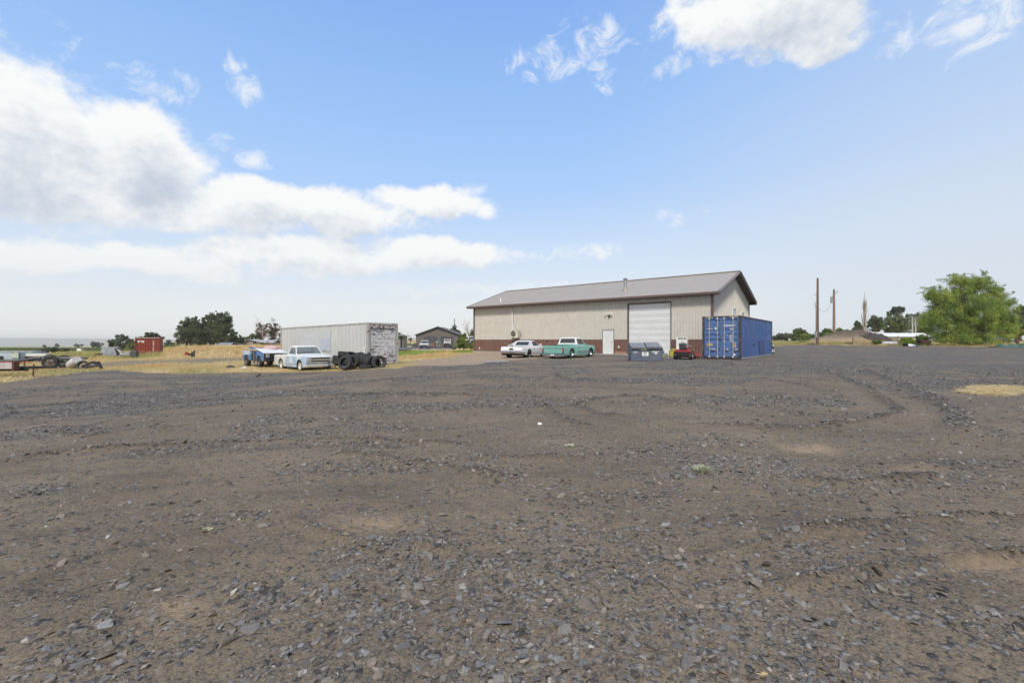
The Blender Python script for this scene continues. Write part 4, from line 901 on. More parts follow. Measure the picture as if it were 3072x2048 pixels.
b = MB(); b.cyl((-.38, -.05, H2 - 2.05), (-.38, -.05, H2 - 1.2), .2, n=14); b.cyl((-.38, -.05, H2 - 1.2), (-.38, -.05, H2 - 1.12), .2, .12, 14); b.bar((-.2, 0, H2 - 1.5), (0, 0, H2 - 1.5), .06)
for s_ in (-.08, .08): b.cyl((-.38 + s_, -.05, H2 - 1.12), (-.38 + s_, -.05, H2 - .92), .03, n=6)
b.build('transformer', M['galv'], p2, smooth=40)
b = MB(); b.bar((.1, 0, H2 - .55), (.5, 0, H2 - .35), .04); b.cyl((.5, 0, H2 - .4), (.55, 0, H2 - .12), .05, n=8); b.cyl((.3, 0, H2 - .45), (.33, 0, H2 - .7), .04, n=8); b.bar((.5, 0, H2 - .2), (.68, 0, H2 - .1), .03); b.cyl((0, 0, H2), (.02, 0, H2 + .22), .03, n=6); b.build('insulator', M['galv'], p2)
wr = MB(); A_ = p0 + Vector((-.1, 0, 5.9)); B_ = q0 + Vector((-.38, -.05, H2 - 1.75)); pts = []
for i in range(13): t_ = i / 12; v_ = A_.lerp(B_, t_); v_.z -= 1.35 * 4 * t_ * (1 - t_); pts.append(v_)
wr.tube(pts, .018, 4); o = wr.build('power_line', M['blackmetal']); tag(o, 'thin sagging black cable strung between the two wooden poles', 'cable')
# ============================================================ VEHICLES
def side_solid(poly, wf, zc, xc, parent, name, mats, dark_below=None, crown=0.0, nacross=6, label=None):
    """closed body from a side outline (x,z): side skins bent by the half-width function wf(x,z), joined across; material 1 on under sides and wheel arches"""
    bm = bmesh.new(); vs = [bm.verts.new((x, 0, z)) for x, z in poly]; f = bm.faces.new(vs); f.normal_update()
    bmesh.ops.triangulate(bm, faces=[f], ngon_method='EAR_CLIP')
    for x in xc: bmesh.ops.bisect_plane(bm, geom=bm.verts[:] + bm.edges[:] + bm.faces[:], plane_co=(x, 0, 0), plane_no=(1, 0, 0), dist=1e-5)
    for z in zc: bmesh.ops.bisect_plane(bm, geom=bm.verts[:] + bm.edges[:] + bm.faces[:], plane_co=(0, 0, z), plane_no=(0, 0, 1), dist=1e-5)
    bmesh.ops.remove_doubles(bm, verts=bm.verts, dist=1e-4); bm.verts.index_update(); bm.edges.ensure_lookup_table()
    P = [v.co.copy() for v in bm.verts]; F_ = [[v.index for v in f.verts] for f in bm.faces]
    bnd = [(e.verts[0].index, e.verts[1].index) for e in bm.edges if len(e.link_faces) == 1]
    bm.free(); mb = MB(); V = []; n = len(P)
    for s in (1, -1): V += [(p.x, s * wf(p.x, p.z), p.z) for p in P]
    Fs_ = F_ + [[i + n for i in f][::-1] for f in F_]; mi = [0] * len(Fs_)
    # bridge the outline
    bv = sorted({i for e in bnd for i in e}); row = {}
    fr = [1 - 2 * j / nacross for j in range(nacross + 1)]
    for i in bv:
        ids = [i]
        for t in fr[1:-1]:
            p = P[i]; w = wf(p.x, p.z); ids.append(len(V)); V.append((p.x, t * w, p.z + crown * (1 - t * t) * (1 if p.z > .8 else 0)))
        ids.append(i + n); row[i] = ids
    for a, b in bnd:
        pa, pb = P[a], P[b]; tz = abs((pb - pa).normalized().z)
        mid = (pa + pb) / 2
        down = dark_below is not None and mid.z < dark_below(mid.x)
        for j in range(nacross): Fs_.append([row[a][j], row[b][j], row[b][j + 1], row[a][j + 1]]); mi.append(1 if down else 0)
    mb.v = V; mb.f = Fs_; mb.mi = mi
    return mb.build(name, mats, parent, smooth=32, label=label)
def arch(cx, r, z0, n=12, flat=1.0):
    """wheel-arch points going from the rear foot over the top to the front foot, at sill height z0"""
    a0 = math.asin(min(.99, max(-.99, (z0 - WZ[0]) / r))); return [(cx - r * math.cos(a) * 1.0, WZ[0] + r * math.sin(a) * flat) for a in np.linspace(a0, math.pi - a0, n)]
WZ = [.34]
def wheel(parent, x, y, R_, w, rr, m_rim, side, style='disc', tyre_wall=None, z=None):
    """rim mesh named wheel with a child tyre; side=+1 left, -1 right (the outer face)"""
    z = R_ if z is None else z; s = side; b = MB(); o = y; out = o + s * w * .5
    b.lathe([(.0, s * (w * .5 - .055)), (rr * .35, s * (w * .5 - .05)), (rr * .42, s * (w * .5 - .03)), (rr * .6, s * (w * .5 - .035)), (rr * .8, s * (w * .5 - .07)), (rr * .93, s * (w * .5 - .04)), (rr, s * (w * .5 - .005)), (rr, -s * w * .4), (0, -s * w * .4)], (x, y, z), 'y', 28)
    if style == 'slot':
        b.cur = 1
        for k in range(5): a = k * 2 * math.pi / 5 + .3; b.lathe([(0, s * (w * .5 - .026)), (rr * .13, s * (w * .5 - .026)), (rr * .13, s * (w * .5 - .06)), (0, s * (w * .5 - .06))], (x + rr * .62 * math.cos(a), y, z + rr * .62 * math.sin(a)), 'y', 10)
    if style == 'spoke':
        b = MB()
        b.lathe([(rr, s * (w * .5 - .0)), (rr * .84, s * (w * .5 - .02)), (rr * .8, s * (w * .5 - .09)), (rr * .8, -s * w * .4), (rr, -s * w * .4)], (x, y, z), 'y', 28, mi=0)
        b.lathe([(0, s * (w * .5 - .06)), (rr * .2, s * (w * .5 - .06)), (rr * .2, -s * w * .2), (0, -s * w * .2)], (x, y, z), 'y', 16, mi=1)
        for k in range(8): a = k * math.pi / 4; yy = y + s * (w * .5 - .07); b.bar((x + rr * .15 * math.cos(a), yy, z + rr * .15 * math.sin(a)), (x + rr * .82 * math.cos(a), yy, z + rr * .82 * math.sin(a)), .035, .035, mi=1, up=(0, 1, 0))
        b.lathe([(0, -s * w * .15), (rr * .8, -s * w * .15), (rr * .8, -s * w * .3), (0, -s * w * .3)], (x, y, z), 'y', 20, mi=1)
    wo_ = b.build('wheel', [m_rim, M['blackmetal']], parent, smooth=35)
    t_ = MB(); h = w / 2
    t_.lathe([(rr * .985, -h * .9), (rr * 1.06, -h), ((rr + R_) / 2, -h * 1.06), (R_ * .96, -h * .93), (R_, -h * .72), (R_, -h * .25), (R_ * .985, -h * .24), (R_ * .985, -h * .16), (R_, -h * .15), (R_, h * .15), (R_ * .985, h * .16), (R_ * .985, h * .24), (R_, h * .25), (R_, h * .72), (R_ * .96, h * .93), ((rr + R_) / 2, h * 1.06), (rr * 1.06, h), (rr * .985, h * .9)], (x, y, z), 'y', 32)
    to = t_.build('tyre', M['rubber'], wo_, smooth=35)
    if tyre_wall:
        t_ = MB(); t_.lathe([(rr * 1.04, s * (h * 1.0)), (rr * 1.14, s * (h * 1.045)), (rr * 1.14, s * h * .9), (rr * 1.04, s * h * .9)], (x, y, z), 'y', 32); t_.build('whitewall', tyre_wall, wo_, smooth=35)
    return wo_
def pane(parent, name, q, th, m_):
    b = MB(); b.plate(q, th); return b.build(name, m_, parent)
def inset(q, l, b, r, t):
    bl, br, tr_, tl = [Vector(p) for p in q]
    W0 = (br - bl).length; H0 = (tl - bl).length; f = lambda u, v: bl.lerp(br, u).lerp(tl.lerp(tr_, u), v)
    return [f(l / W0, b / H0), f(1 - r / W0, b / H0), f(1 - r / W0, 1 - t / H0), f(l / W0, 1 - t / H0)]
def framed(mb, q, m4, th=.03):
    i = inset(q, *m4); q = [Vector(p) for p in q]
    for a in range(4): b_ = (a + 1) % 4; mb.plate([q[a], q[b_], i[b_], i[a]], th)
    return i
def greenhouse(parent, xr, xf, xrt, xft, zb_, zt, wb, wt, m_roof, m_glass, roofz=.07, see=False, mats_trim=None):
    """cab upper: rear/front at belt, rear/front at roof; names: cab_roof, rear_window, windshield, side_window"""
    B = {}
    for s in (1, -1): B['rb', s] = (xr, s * wb, zb_); B['fb', s] = (xf, s * wb, zb_); B['rt', s] = (xrt, s * wt, zt); B['ft', s] = (xft, s * wt, zt)
    mb = MB()
    rear = [B['rb', 1], B['rb', -1], B['rt', -1], B['rt', 1]]; gi = framed(mb, rear, (.13, .12, .13, .04)); glr = gi
    fr = [B['fb', -1], B['fb', 1], B['ft', 1], B['ft', -1]]; gf = framed(mb, fr, (.05, .02, .05, .04))
    gs = {}
    for s in (1, -1):
        q = [B['rb', s], B['fb', s], B['ft', s], B['rt', s]] if s == -1 else [B['fb', s], B['rb', s], B['rt', s], B['ft', s]]
        m4 = (.14, .02, .05, .05) if s == -1 else (.05, .02, .14, .05); gs[s] = framed(mb, q, m4)
    # roof cap with rounded edges
    def ring(x0, x1, w, z, c=.12, n=4):
        pts = []
        for cx_, cy_, a0 in ((x1 - c, w - c, 0), (x0 + c, w - c, 90), (x0 + c, -w + c, 180), (x1 - c, -w + c, 270)):
            for k in range(n + 1): a = R(a0 + 90 * k / n); pts.append((cx_ + c * math.cos(a), cy_ + c * math.sin(a), z))
        return pts
    mb.loft([ring(xrt - .02, xft + .03, wt + .015, zt - .02), ring(xrt - .01, xft + .02, wt + .005, zt + roofz * .35), ring(xrt + .04, xft - .04, wt - .06, zt + roofz * .75), ring(xrt + .18, xft - .18, wt - .2, zt + roofz), ring(xrt + .4, xft - .4, wt - .45, zt + roofz * 1.08)])
    cab = mb.build('cab_roof', m_roof, parent, smooth=35)
    off = lambda q, d: [p - d for p in q]
    pane(parent, 'rear_window', glr, .01, m_glass); pane(parent, 'windshield', gf, .01, m_glass)
    for s in (1, -1): pane(parent, 'side_window', gs[s], .01, m_glass)
    return cab
def interior(parent, x0, x1, z, w, m_):
    b = MB(); b.box(x0 + .12, x0 + .62, -w + .1, w - .1, z - .55, z - .42); b.bar((x0 + .2, 0, z - .5), (x0 + .05, 0, z + .12), .14, 2 * w - .25, up=(0, 1, 0)); b.build('seat', m_, parent, bevel=.03)
    b = MB(); b.lathe([(.19, -.012), (.17, -.012), (.17, .012), (.19, .012)], (0, 0, 0), 'x', 20); b.bar((0, -.17, 0), (0, .17, 0), .02); b.bar((0, 0, 0), (.3, 0, -.25), .03)
    b.build('steering_wheel', M['blackmetal'], parent, loc=(x1 - .42, w * .48, z + .02), rot=(0, R(-25), 0))
def pickup(loc, ang, label, paint, paint_bed, m_roof, m_glass, lift=0.0, rim=None, rimstyle='slot', wall=None, face='rear', Rw=.345, group=None, bump_m=None, interior_m=None, rockers=True):
    """classic short-bed pickup, 4.9 m: x=0 rear bumper, front at 4.85"""
    e = empty('pickup_truck', loc, ang, label, 'pickup truck', group)
    L = 4.85; xa, xb = 1.18, 4.06; hw_ = .97; z0 = .25 + lift; zt = 1.0 + lift; WZ[0] = Rw
    def wf(x, z):
        t = (z - (z0 + .38)) / .55; w = hw_ - .045 * t * t - .05 * S((z - zt + .06) / .1)
        w -= .09 * float(S((x - (L - .3)) / .3)) ** 1.5 + .03 * float(S((.3 - x) / .3)); return float(w)
    ra_ = .42
    # lower cab, doors, hood and front fenders
    cb = 2.02
    A1 = arch(xb, ra_, z0)
    body = [(cb, z0)] + A1 + [(L - .12, z0 + .03), (L - .02, z0 + .2), (L, z0 + .35), (L, zt - .28), (L - .03, zt - .14), (L - .09, zt - .085), (L - .3, zt - .045), (3.7, zt + .0), (3.42, zt + .045), (3.2, zt + .06), (cb, zt + .05)]
    o = side_solid(body, wf, [z0 + .12, z0 + .2, z0 + .38, z0 + .5, zt - .18, zt - .1, zt - .04], [2.3, 2.7, 3.1, 3.5, 4.5, 4.7], e, 'body', [paint, M['under']], dark_below=lambda x: z0 + .02 if abs(x - xb) > ra_ + .02 else z0 + .62, crown=.035)
    for s in (1, -1):   # door cut lines and handle
        d = MB(); xd0, xd1 = 2.14, 3.28
        for (xa_, za_, xb_, zb_) in ((xd0, z0 + .06, xd0, zt + .02), (xd1, z0 + .1, xd1, zt + .03), (xd0, z0 + .06, xd1, z0 + .06)):
            n_ = 5; P = [(xa_ + (xb_ - xa_) * i / n_, za_ + (zb_ - za_) * i / n_) for i in range(n_ + 1)]
            d.tube([(x, s * (wf(x, z) + .001), z) for x, z in P], .006, 4)
        dd = d.build('door_gap', M['under'], e)
        h = MB(); h.bar((xd0 + .08, s * (wf(2.2, zt - .1) + .03), zt - .1), (xd0 + .26, s * (wf(2.3, zt - .1) + .03), zt - .1), .02, .03); h.bar((xd0 + .1, s * wf(2.2, zt - .1), zt - .1), (xd0 + .1, s * (wf(2.2, zt - .1) + .03), zt - .1), .02); h.build('door_handle', M['chrome'], e)
        mi_ = MB(); mi_.bar((3.15, s * wf(3.1, zt), zt + .06), (3.2, s * (wf(3.1, zt) + .12), zt + .2), .015); mi_.bar((3.2, s * (wf(3.1, zt) + .07), zt + .24), (3.2, s * (wf(3.1, zt) + .2), zt + .24), .03, .12); mi_.build('wing_mirror', M['chrome'], e)
        if rockers:
            m_ = MB(); zz_ = z0 + .2
            for xs_, xe_ in ((2.05, xb - ra_ - .03),): m_.bar((xs_, s * (wf(xs_, zz_) + .004), zz_), (xe_, s * (wf(xe_, zz_) + .004), zz_), .014, .035)
            m_.build('side_trim', M['dullchrome'] if rockers == 'dull' else M['chrome'], e)
            if rockers == 'dark': m_ = MB(); m_.bar((2.05, s * (wf(2.1, zz_) + .003), zz_ + .045), (xb - ra_ - .03, s * (wf(3, zz_) + .003), zz_ + .045), .012, .06); m_.build('side_stripe', M['blackmetal'], e)
    # bed: two outer sides with wheel arches, floor, front wall
    A2 = arch(xa, ra_, z0)
    bedp = [(.12, z0 + .1)] + ([(A2[0][0] - .05, z0 + .02)]) + A2 + [(cb - .03, z0), (cb - .03, zt), (.06, zt - .03), (.04, z0 + .3)]
    for s in (1, -1):
        bm_ = MB(); pass
        n0 = len(bedp)
        def wo2(x, z): return wf(x, z)
        bm = bmesh.new(); f = bm.faces.new([bm.verts.new((x, 0, z)) for x, z in bedp]); f.normal_update(); bmesh.ops.triangulate(bm, faces=[f], ngon_method='EAR_CLIP')
        for z in (z0 + .2, z0 + .38, z0 + .5, zt - .1, zt - .04): bmesh.ops.bisect_plane(bm, geom=bm.verts[:] + bm.edges[:] + bm.faces[:], plane_co=(0, 0, z), plane_no=(0, 0, 1), dist=1e-5)
        for x in (.3, .6, 1.2, 1.8): bmesh.ops.bisect_plane(bm, geom=bm.verts[:] + bm.edges[:] + bm.faces[:], plane_co=(x, 0, 0), plane_no=(1, 0, 0), dist=1e-5)
        bm.verts.index_update(); P = [v.co.copy() for v in bm.verts]; FF = [[v.index for v in f.verts] for f in bm.faces]; bd = [(e_.verts[0].index, e_.verts[1].index) for e_ in bm.edges if len(e_.link_faces) == 1]; bm.free()
        n_ = len(P); V = [(p.x, s * wf(p.x, p.z), p.z) for p in P] + [(p.x, s * (wf(p.x, p.z) - .09), p.z) for p in P]
        mb2 = MB(); mb2.add(V, FF + [[i + n_ for i in f][::-1] for f in FF] + [[a, b, b + n_, a + n_] for a, b in bd]); mb2.build('bed_side', paint_bed, e, smooth=32)
    b = MB(); b.box(.1, cb - .03, -.87, .87, z0 + .28, z0 + .32); b.box(cb - .09, cb - .03, -.87, .87, z0 + .32, zt - .01)
    b.box(.1, cb - .03, -.86, .86, z0 + .1, z0 + .14)
    b.build('bed_floor', M['under'], e)
    for s in (1, -1): b = MB(); b.box(xa - .42, xa + .42, s * .66 - .0 if s > 0 else -.88, .88 if s > 0 else -.66, z0 + .3, z0 + .52); b.build('wheel_well', M['under'], e)
    wtg = .80; b = MB(); b.box(.02, .07, -wtg, wtg, z0 + .14, zt - .03); b.box(.0, .02, -wtg, wtg, z0 + .14, z0 + .2); b.box(.0, .02, -wtg, wtg, zt - .2, zt - .03); b.box(.005, .02, -.7, .7, z0 + .38, z0 + .42)
    tg = b.build('tailgate', paint_bed, e, bevel=.006)
    b = MB()
    for a_, c_ in (((-.002, -wtg, zt - .21), (-.002, wtg, zt - .21)), ((-.002, -wtg, z0 + .22), (-.002, wtg, z0 + .22))): b.bar(a_, c_, .014, .022)
    b.build('tailgate_trim', M['chrome'], tg)
    for s in (1, -1):
        b = MB(); b.box(.012, .06, s * .885 - .05, s * .885 + .05, z0 + .25, z0 + .55); lm = b.build('tail_lamp', M['lamp_red'], e, bevel=.01)
        b = MB(); b.box(.02, .07, s * .885 - .062, s * .885 + .062, z0 + .235, z0 + .565); b.build('lamp_rim', M['chrome'], lm)
    bm_ = bump_m or M['chrome']
    b = MB(); b.bar((-.02, -.93, z0 + .04), (-.02, .93, z0 + .04), .09, .15, up=(0, 0, 1)); b.bar((-.02, -.93, z0 + .04), (.15, -.99, z0 + .04), .05, .14); b.bar((-.02, .93, z0 + .04), (.15, .99, z0 + .04), .05, .14); b.build('rear_bumper', bm_, e, bevel=.02)
    b = MB(); b.bar((L + .07, -.93, z0 + .12), (L + .07, .93, z0 + .12), .09, .19); b.bar((L + .07, -.93, z0 + .12), (L - .12, -1.0, z0 + .12), .06, .18); b.bar((L + .07, .93, z0 + .12), (L - .12, 1.0, z0 + .12), .06, .18); b.bar((L + .11, -.9, z0 + .09), (L + .11, .9, z0 + .09), .04, .08); b.build('front_bumper', bm_, e, bevel=.02)
    # grille: bright surround, dark slots, two horizontal bars, four round lamps
    b = MB(); zg0, zg1 = zt - .41, zt - .12
    for z in (zg0, zg1): b.bar((L + .01, -.86, z), (L + .01, .86, z), .05, .045)
    for y in (-.86, .86): b.bar((L + .01, y, zg0), (L + .01, y, zg1), .05, .045)
    b.bar((L + .015, -.62, (zg0 + zg1) / 2), (L + .015, .62, (zg0 + zg1) / 2), .05, .07); b.bar((L + .01, -.62, zg0), (L + .01, -.62, zg1), .05, .04); b.bar((L + .01, .62, zg0), (L + .01, .62, zg1), .05, .04)
    for s in (-1, 1): b.box(L - .02, L + .012, s * .74 - .11, s * .74 + .11, zg0, zg1)
    gr = b.build('grille', bm_ if bump_m else M['chrome'], e, bevel=.008)
    b = MB(); b.box(L - .04, L + .004, -.6, .6, zg0 + .02, zg1 - .02); b.build('grille_opening', M['under'], gr)
    for s in (-1, 1):
        b = MB(); b.lathe([(0, .03), (.085, .02), (.09, .0), (0, 0)], (L + .015, s * .74, (zg0 + zg1) / 2), 'x', 20); hl = b.build('headlight', M['lamp_clear'], e, smooth=40)
        b = MB(); b.lathe([(.09, .03), (.11, .02), (.11, 0), (.09, 0)], (L + .012, s * .74, (zg0 + zg1) / 2), 'x', 20); b.build('headlight_ring', M['chrome'], hl, smooth=40)
    greenhouse(e, cb + .02, 3.34, cb + .12, 2.93, zt + .045, zt + .53, .86, .70, m_roof, m_glass)
    if interior_m: interior(e, cb, 3.3, zt + .05, .82, interior_m)
    for x in (xa, xb):
        for s in (1, -1): wheel(e, x, s * .81, Rw, .25, Rw * .60, rim or M['chrome'], s, rimstyle, wall)
    b = MB(); b.box(.2, L - .3, -.45, -.38, z0 - .02, z0 + .1); b.box(.2, L - .3, .38, .45, z0 - .02, z0 + .1); b.box(xa - .06, xa + .06, -.8, .8, Rw - .05, Rw + .05); b.box(xb - .06, xb + .06, -.8, .8, Rw - .06, Rw + .04); b.cyl((xa, 0, Rw - .1), (xa, 0, Rw + .12), .16, n=12); b.build('chassis', M['under'], e)
    return e
# ---- teal and white pickup
m_teal = mat('teal_paint', (.19, .43, .37), .3, 0, .03, 1.5, coat=.5); m_wp = mat('cab_white', (.78, .78, .76), .3, 0, .02, coat=.5)
H_ = R(38.4); hd = Vector((math.sin(H_), math.cos(H_), 0)); lf = Vector((-hd.y, hd.x, 0))
RR = Vector((.1143 * 33.1, 33.1, 0)); org = RR + lf * .98
tealt = pickup((org.x, org.y, gz(org.x, org.y) + .02), math.atan2(hd.y, hd.x), 'lowered teal pickup truck with a white cab roof, tail to the yard', m_teal, m_teal, m_wp, M['glassdark'], lift=-.04, rim=M['chrome'], rimstyle='slot', Rw=.335, rockers='dark')
b = MB(); b.box(-.075, -.068, -.16, .16, .17, .30); pl_ = b.build('number_plate', M['white'], tealt); text_obj('2T 4186', .085, mat('plate_red', (.45, .05, .05), .5), tealt, (-.077, .14, .205), (R(90), 0, R(-90)), .001, sx=.8)
# ---- pale blue and primer white old pickup
m_old = bpy.data.materials.new('chalky_blue_paint'); m_old.use_nodes = True; N = NT(m_old.node_tree); pp = m_old.node_tree.nodes['Principled BSDF']; tc = N.n('ShaderNodeTexCoord'); sxx = N.n('ShaderNodeSeparateXYZ'); N.put(sxx.inputs[0], tc.outputs['Object'])
nn = N.noise(tc.outputs['Object'], 1.7, 7, .68).outputs[0]; nf = N.noise(tc.outputs['Object'], 9, 6, .7).outputs[0]
bl_ = N.mix(N.rng(N.m('ADD', nn, N.m('MULTIPLY', N.rng(sxx.outputs[2], .9, 1.0), .5)), .46, .60), (.33, .46, .60, 1), (.60, .61, .59, 1))
bl_ = N.mix(N.rng(N.m('ADD', nf, N.m('MULTIPLY', N.rng(sxx.outputs[0], 4.0, 4.8), .05)), .69, .72), bl_, (.34, .22, .14, 1)); N.put(pp.inputs['Base Color'], bl_); pp.inputs['Roughness'].default_value = .6
m_bedw = mat('primer_white', (.60, .61, .58), .65, 0, .08, 2, dirt=.35, dirtcol=(.40, .36, .26), wear=.0, wearcol=(.33, .22, .14), wscale=7)
m_rw = mat('chalky_white', (.68, .68, .66), .55, 0, .05, wear=.05, wearcol=(.4, .33, .27), wscale=9)
c_, s_ = .668, .744; hd = Vector((s_, -c_, 0)); F1 = Vector((-12.67, 27.8, 0)); lf = Vector((c_, s_, 0)); org = F1 + lf * .98 - hd * 4.85
oldt = pickup((org.x, org.y, -.68), math.atan2(hd.y, hd.x), 'faded pale blue old pickup truck with chalky white bed and old bumper beside the tyres', m_old, m_bedw, m_rw, M['glassclear'], lift=.0, rim=mat('ivory_rim', (.62, .6, .52), .5, .1, .1, dirt=.4), rimstyle='disc', Rw=.35, rockers='dull', bump_m=mat('painted_bumper', (.52, .51, .46), .5, .15, .12, 3, dirt=.5, dirtcol=(.36, .3, .22), wear=.08, wearcol=(.26, .17, .11), wscale=10), interior_m=mat('grey_vinyl', (.16, .18, .18), .7), wall=mat('whitewall', (.5, .5, .47), .7))
# ---- white car-based pickup
def coupe_pickup():
    e_h = R(27); hd = Vector((math.sin(e_h), math.cos(e_h), 0)); lf = Vector((-hd.y, hd.x, 0)); RRc = Vector((.0235 * 33.6, 33.6, 0)); org = RRc + lf * .95
    e = empty('pickup_car', (org.x, org.y, gz(org.x, org.y) - .01), math.atan2(hd.y, hd.x), 'low white two-door pickup car with black wheels, its nose hidden by the teal truck', 'car')
    mw = mat('car_white', (.74, .74, .73), .28, 0, .02, coat=.6, dirt=.15, dirtcol=(.45, .42, .38)); L = 5.0; xa, xb = 1.22, 4.1; z0 = .26; Rw = .335; WZ[0] = Rw; ra_ = .40
    zt = .90
    def wf(x, z):
        t = (z - .55) / .36; w = .945 - .04 * t * t - .07 * float(S((z - zt + .1) / .14)) * .6
        w -= .05 * float(S((.35 - x) / .35)) + .09 * float(S((x - (L - .4)) / .4)); return float(w)
    top = [(L - .1, zt - .12), (L - .4, zt - .04), (3.5, zt + .02), (3.35, zt + .03), (1.9, zt + .02), (1.0, zt + .0), (.4, zt - .01), (.06, zt - .03)]
    body = [(.1, z0 + .12), (.62, z0 + .02), (xa - ra_ - .02, z0)] + arch(xa, ra_, z0) + arch(xb, ra_, z0) + [(L - .2, z0 + .02), (L - .02, z0 + .2), (L, z0 + .4)] + top + [(.0, z0 + .42), (.02, z0 + .25)]
    side_solid(body, wf, [z0 + .1, z0 + .2, z0 + .34, z0 + .46, zt - .12, zt - .05], [.5, 2.0, 2.5, 3.0, 3.5, 4.6, 4.8], e, 'body', [mw, M['under']], dark_below=lambda x: z0 + .03 if min(abs(x - xa), abs(x - xb)) > ra_ + .01 else z0 + .55, crown=.02)
    # open bed well: dark liner set into the deck
    b = MB(); b.box(.12, 1.75, -.72, .72, zt + .0, zt + .022); b.build('bed_cover', mat('dark_tonneau', (.06, .06, .06), .6), e)
    b = MB(); zr = zt + .02; rt = 1.30
    q = {}
    for s in (1, -1): q['rb', s] = (1.80, s * .80, zr); q['fb', s] = (3.42, s * .84, zr); q['rt', s] = (2.12, s * .60, rt); q['ft', s] = (2.88, s * .60, rt)
    gi = framed(b, [q['rb', 1], q['rb', -1], q['rt', -1], q['rt', 1]], (.13, .07, .13, .05)); gf = framed(b, [q['fb', -1], q['fb', 1], q['ft', 1], q['ft', -1]], (.05, .03, .05, .04)); gs = {}
    for s in (-1, 1):
        qq = [q['rb', s], q['fb', s], q['ft', s], q['rt', s]] if s == -1 else [q['fb', s], q['rb', s], q['rt', s], q['ft', s]]
        gs[s] = framed(b, qq, (.42, .02, .06, .05) if s == -1 else (.06, .02, .42, .05))
        # sail panel sweeping down to the bed rail
        p0 = Vector((2.10, s * .615, rt - .01)); p1 = Vector((1.80, s * .81, zr)); p2 = Vector((1.02, s * .86, zr - .005)); tri = [p0, p1, p2] if s == 1 else [p2, p1, p0]; b.plate(tri, .03)
        b.tube([p0 + Vector((0, 0, .0)), p0.lerp(p2, .5) + Vector((0, 0, -.03)), p2], .022, 6)
    def ring(x0, x1, w, z, c=.1, n=4):
        pts = []
        for cx_, cy_, a0 in ((x1 - c, w - c, 0), (x0 + c, w - c, 90), (x0 + c, -w + c, 180), (x1 - c, -w + c, 270)):
            for k in range(n + 1): a = R(a0 + 90 * k / n); pts.append((cx_ + c * math.cos(a), cy_ + c * math.sin(a), z))
        return pts
    b.loft([ring(2.1, 2.92, .62, rt - .015), ring(2.12, 2.9, .61, rt + .02), ring(2.2, 2.8, .52, rt + .045), ring(2.32, 2.7, .36, rt + .055)])
    b.build('cab_roof', mw, e, smooth=35); pane(e, 'rear_window', gi, .01, M['glassdark']); pane(e, 'windshield', gf, .01, M['glassdark'])
    for s in (1, -1): pane(e, 'side_window', gs[s], .01, M['glassdark'])
    b = MB(); b.bar((-.03, -.88, z0 + .2), (-.03, .88, z0 + .2), .08, .13); b.bar((-.03, -.88, z0 + .2), (.35, -.96, z0 + .2), .04, .12); b.bar((-.03, .88, z0 + .2), (.35, .96, z0 + .2), .04, .12); bu = b.build('rear_bumper', M['chrome'], e, bevel=.02)
    for s in (1, -1): b = MB(); b.box(-.078, -.07, s * .62 - .1, s * .62 + .1, z0 + .19, z0 + .235); b.build('tail_lamp', M['lamp_red'], bu)
    b = MB(); b.bar((L + .04, -.88, z0 + .2), (L + .04, .88, z0 + .2), .1, .14); b.build('front_bumper', M['chrome'], e, bevel=.02)
    b = MB(); b.box(-.012, .0, -.17, .17, z0 + .39, z0 + .53); b.box(-.016, -.01, -.14, .14, z0 + .41, z0 + .51); b.build('number_plate', mat('plate_dark', (.09, .10, .08), .5, 0, .3, 20), e)
    b = MB(); b.bar((-.005, -.85, z0 + .335), (-.005, .85, z0 + .335), .012, .018); b.build('rear_trim', M['chrome'], e)
    b = MB(); b.box(.16, .5, -.9, .9, z0 - .02, z0 + .1); b.cyl((.1, .45, z0 + .0), (.5, .45, z0 + .02), .035, n=8); b.build('exhaust', M['under'], e)
    for s in (1, -1):
        for xd in (2.02, 3.3): d = MB(); d.tube([(xd, s * (wf(xd, z0 + .06 + i * .14) + .001), z0 + .06 + i * .14) for i in range(5)], .006, 4); d.build('door_gap', M['under'], e)
        h = MB(); h.box(2.1, 2.24, s * .945 - .012, s * .945 + .012, zt - .19, zt - .16); h.build('door_handle', M['chrome'], e)
        h = MB(); h.bar((3.2, s * .86, zr + .02), (3.22, s * 1.0, zr + .08), .04); h.bar((3.22, s * .93, zr + .11), (3.22, s * 1.09, zr + .11), .06, .1); h.build('wing_mirror', mw, e)
    for x in (xa, xb):
        for s in (1, -1): wheel(e, x, s * .80, Rw, .25, Rw * .70, M['chrome'], s, 'spoke')
    return e
coupe_pickup()
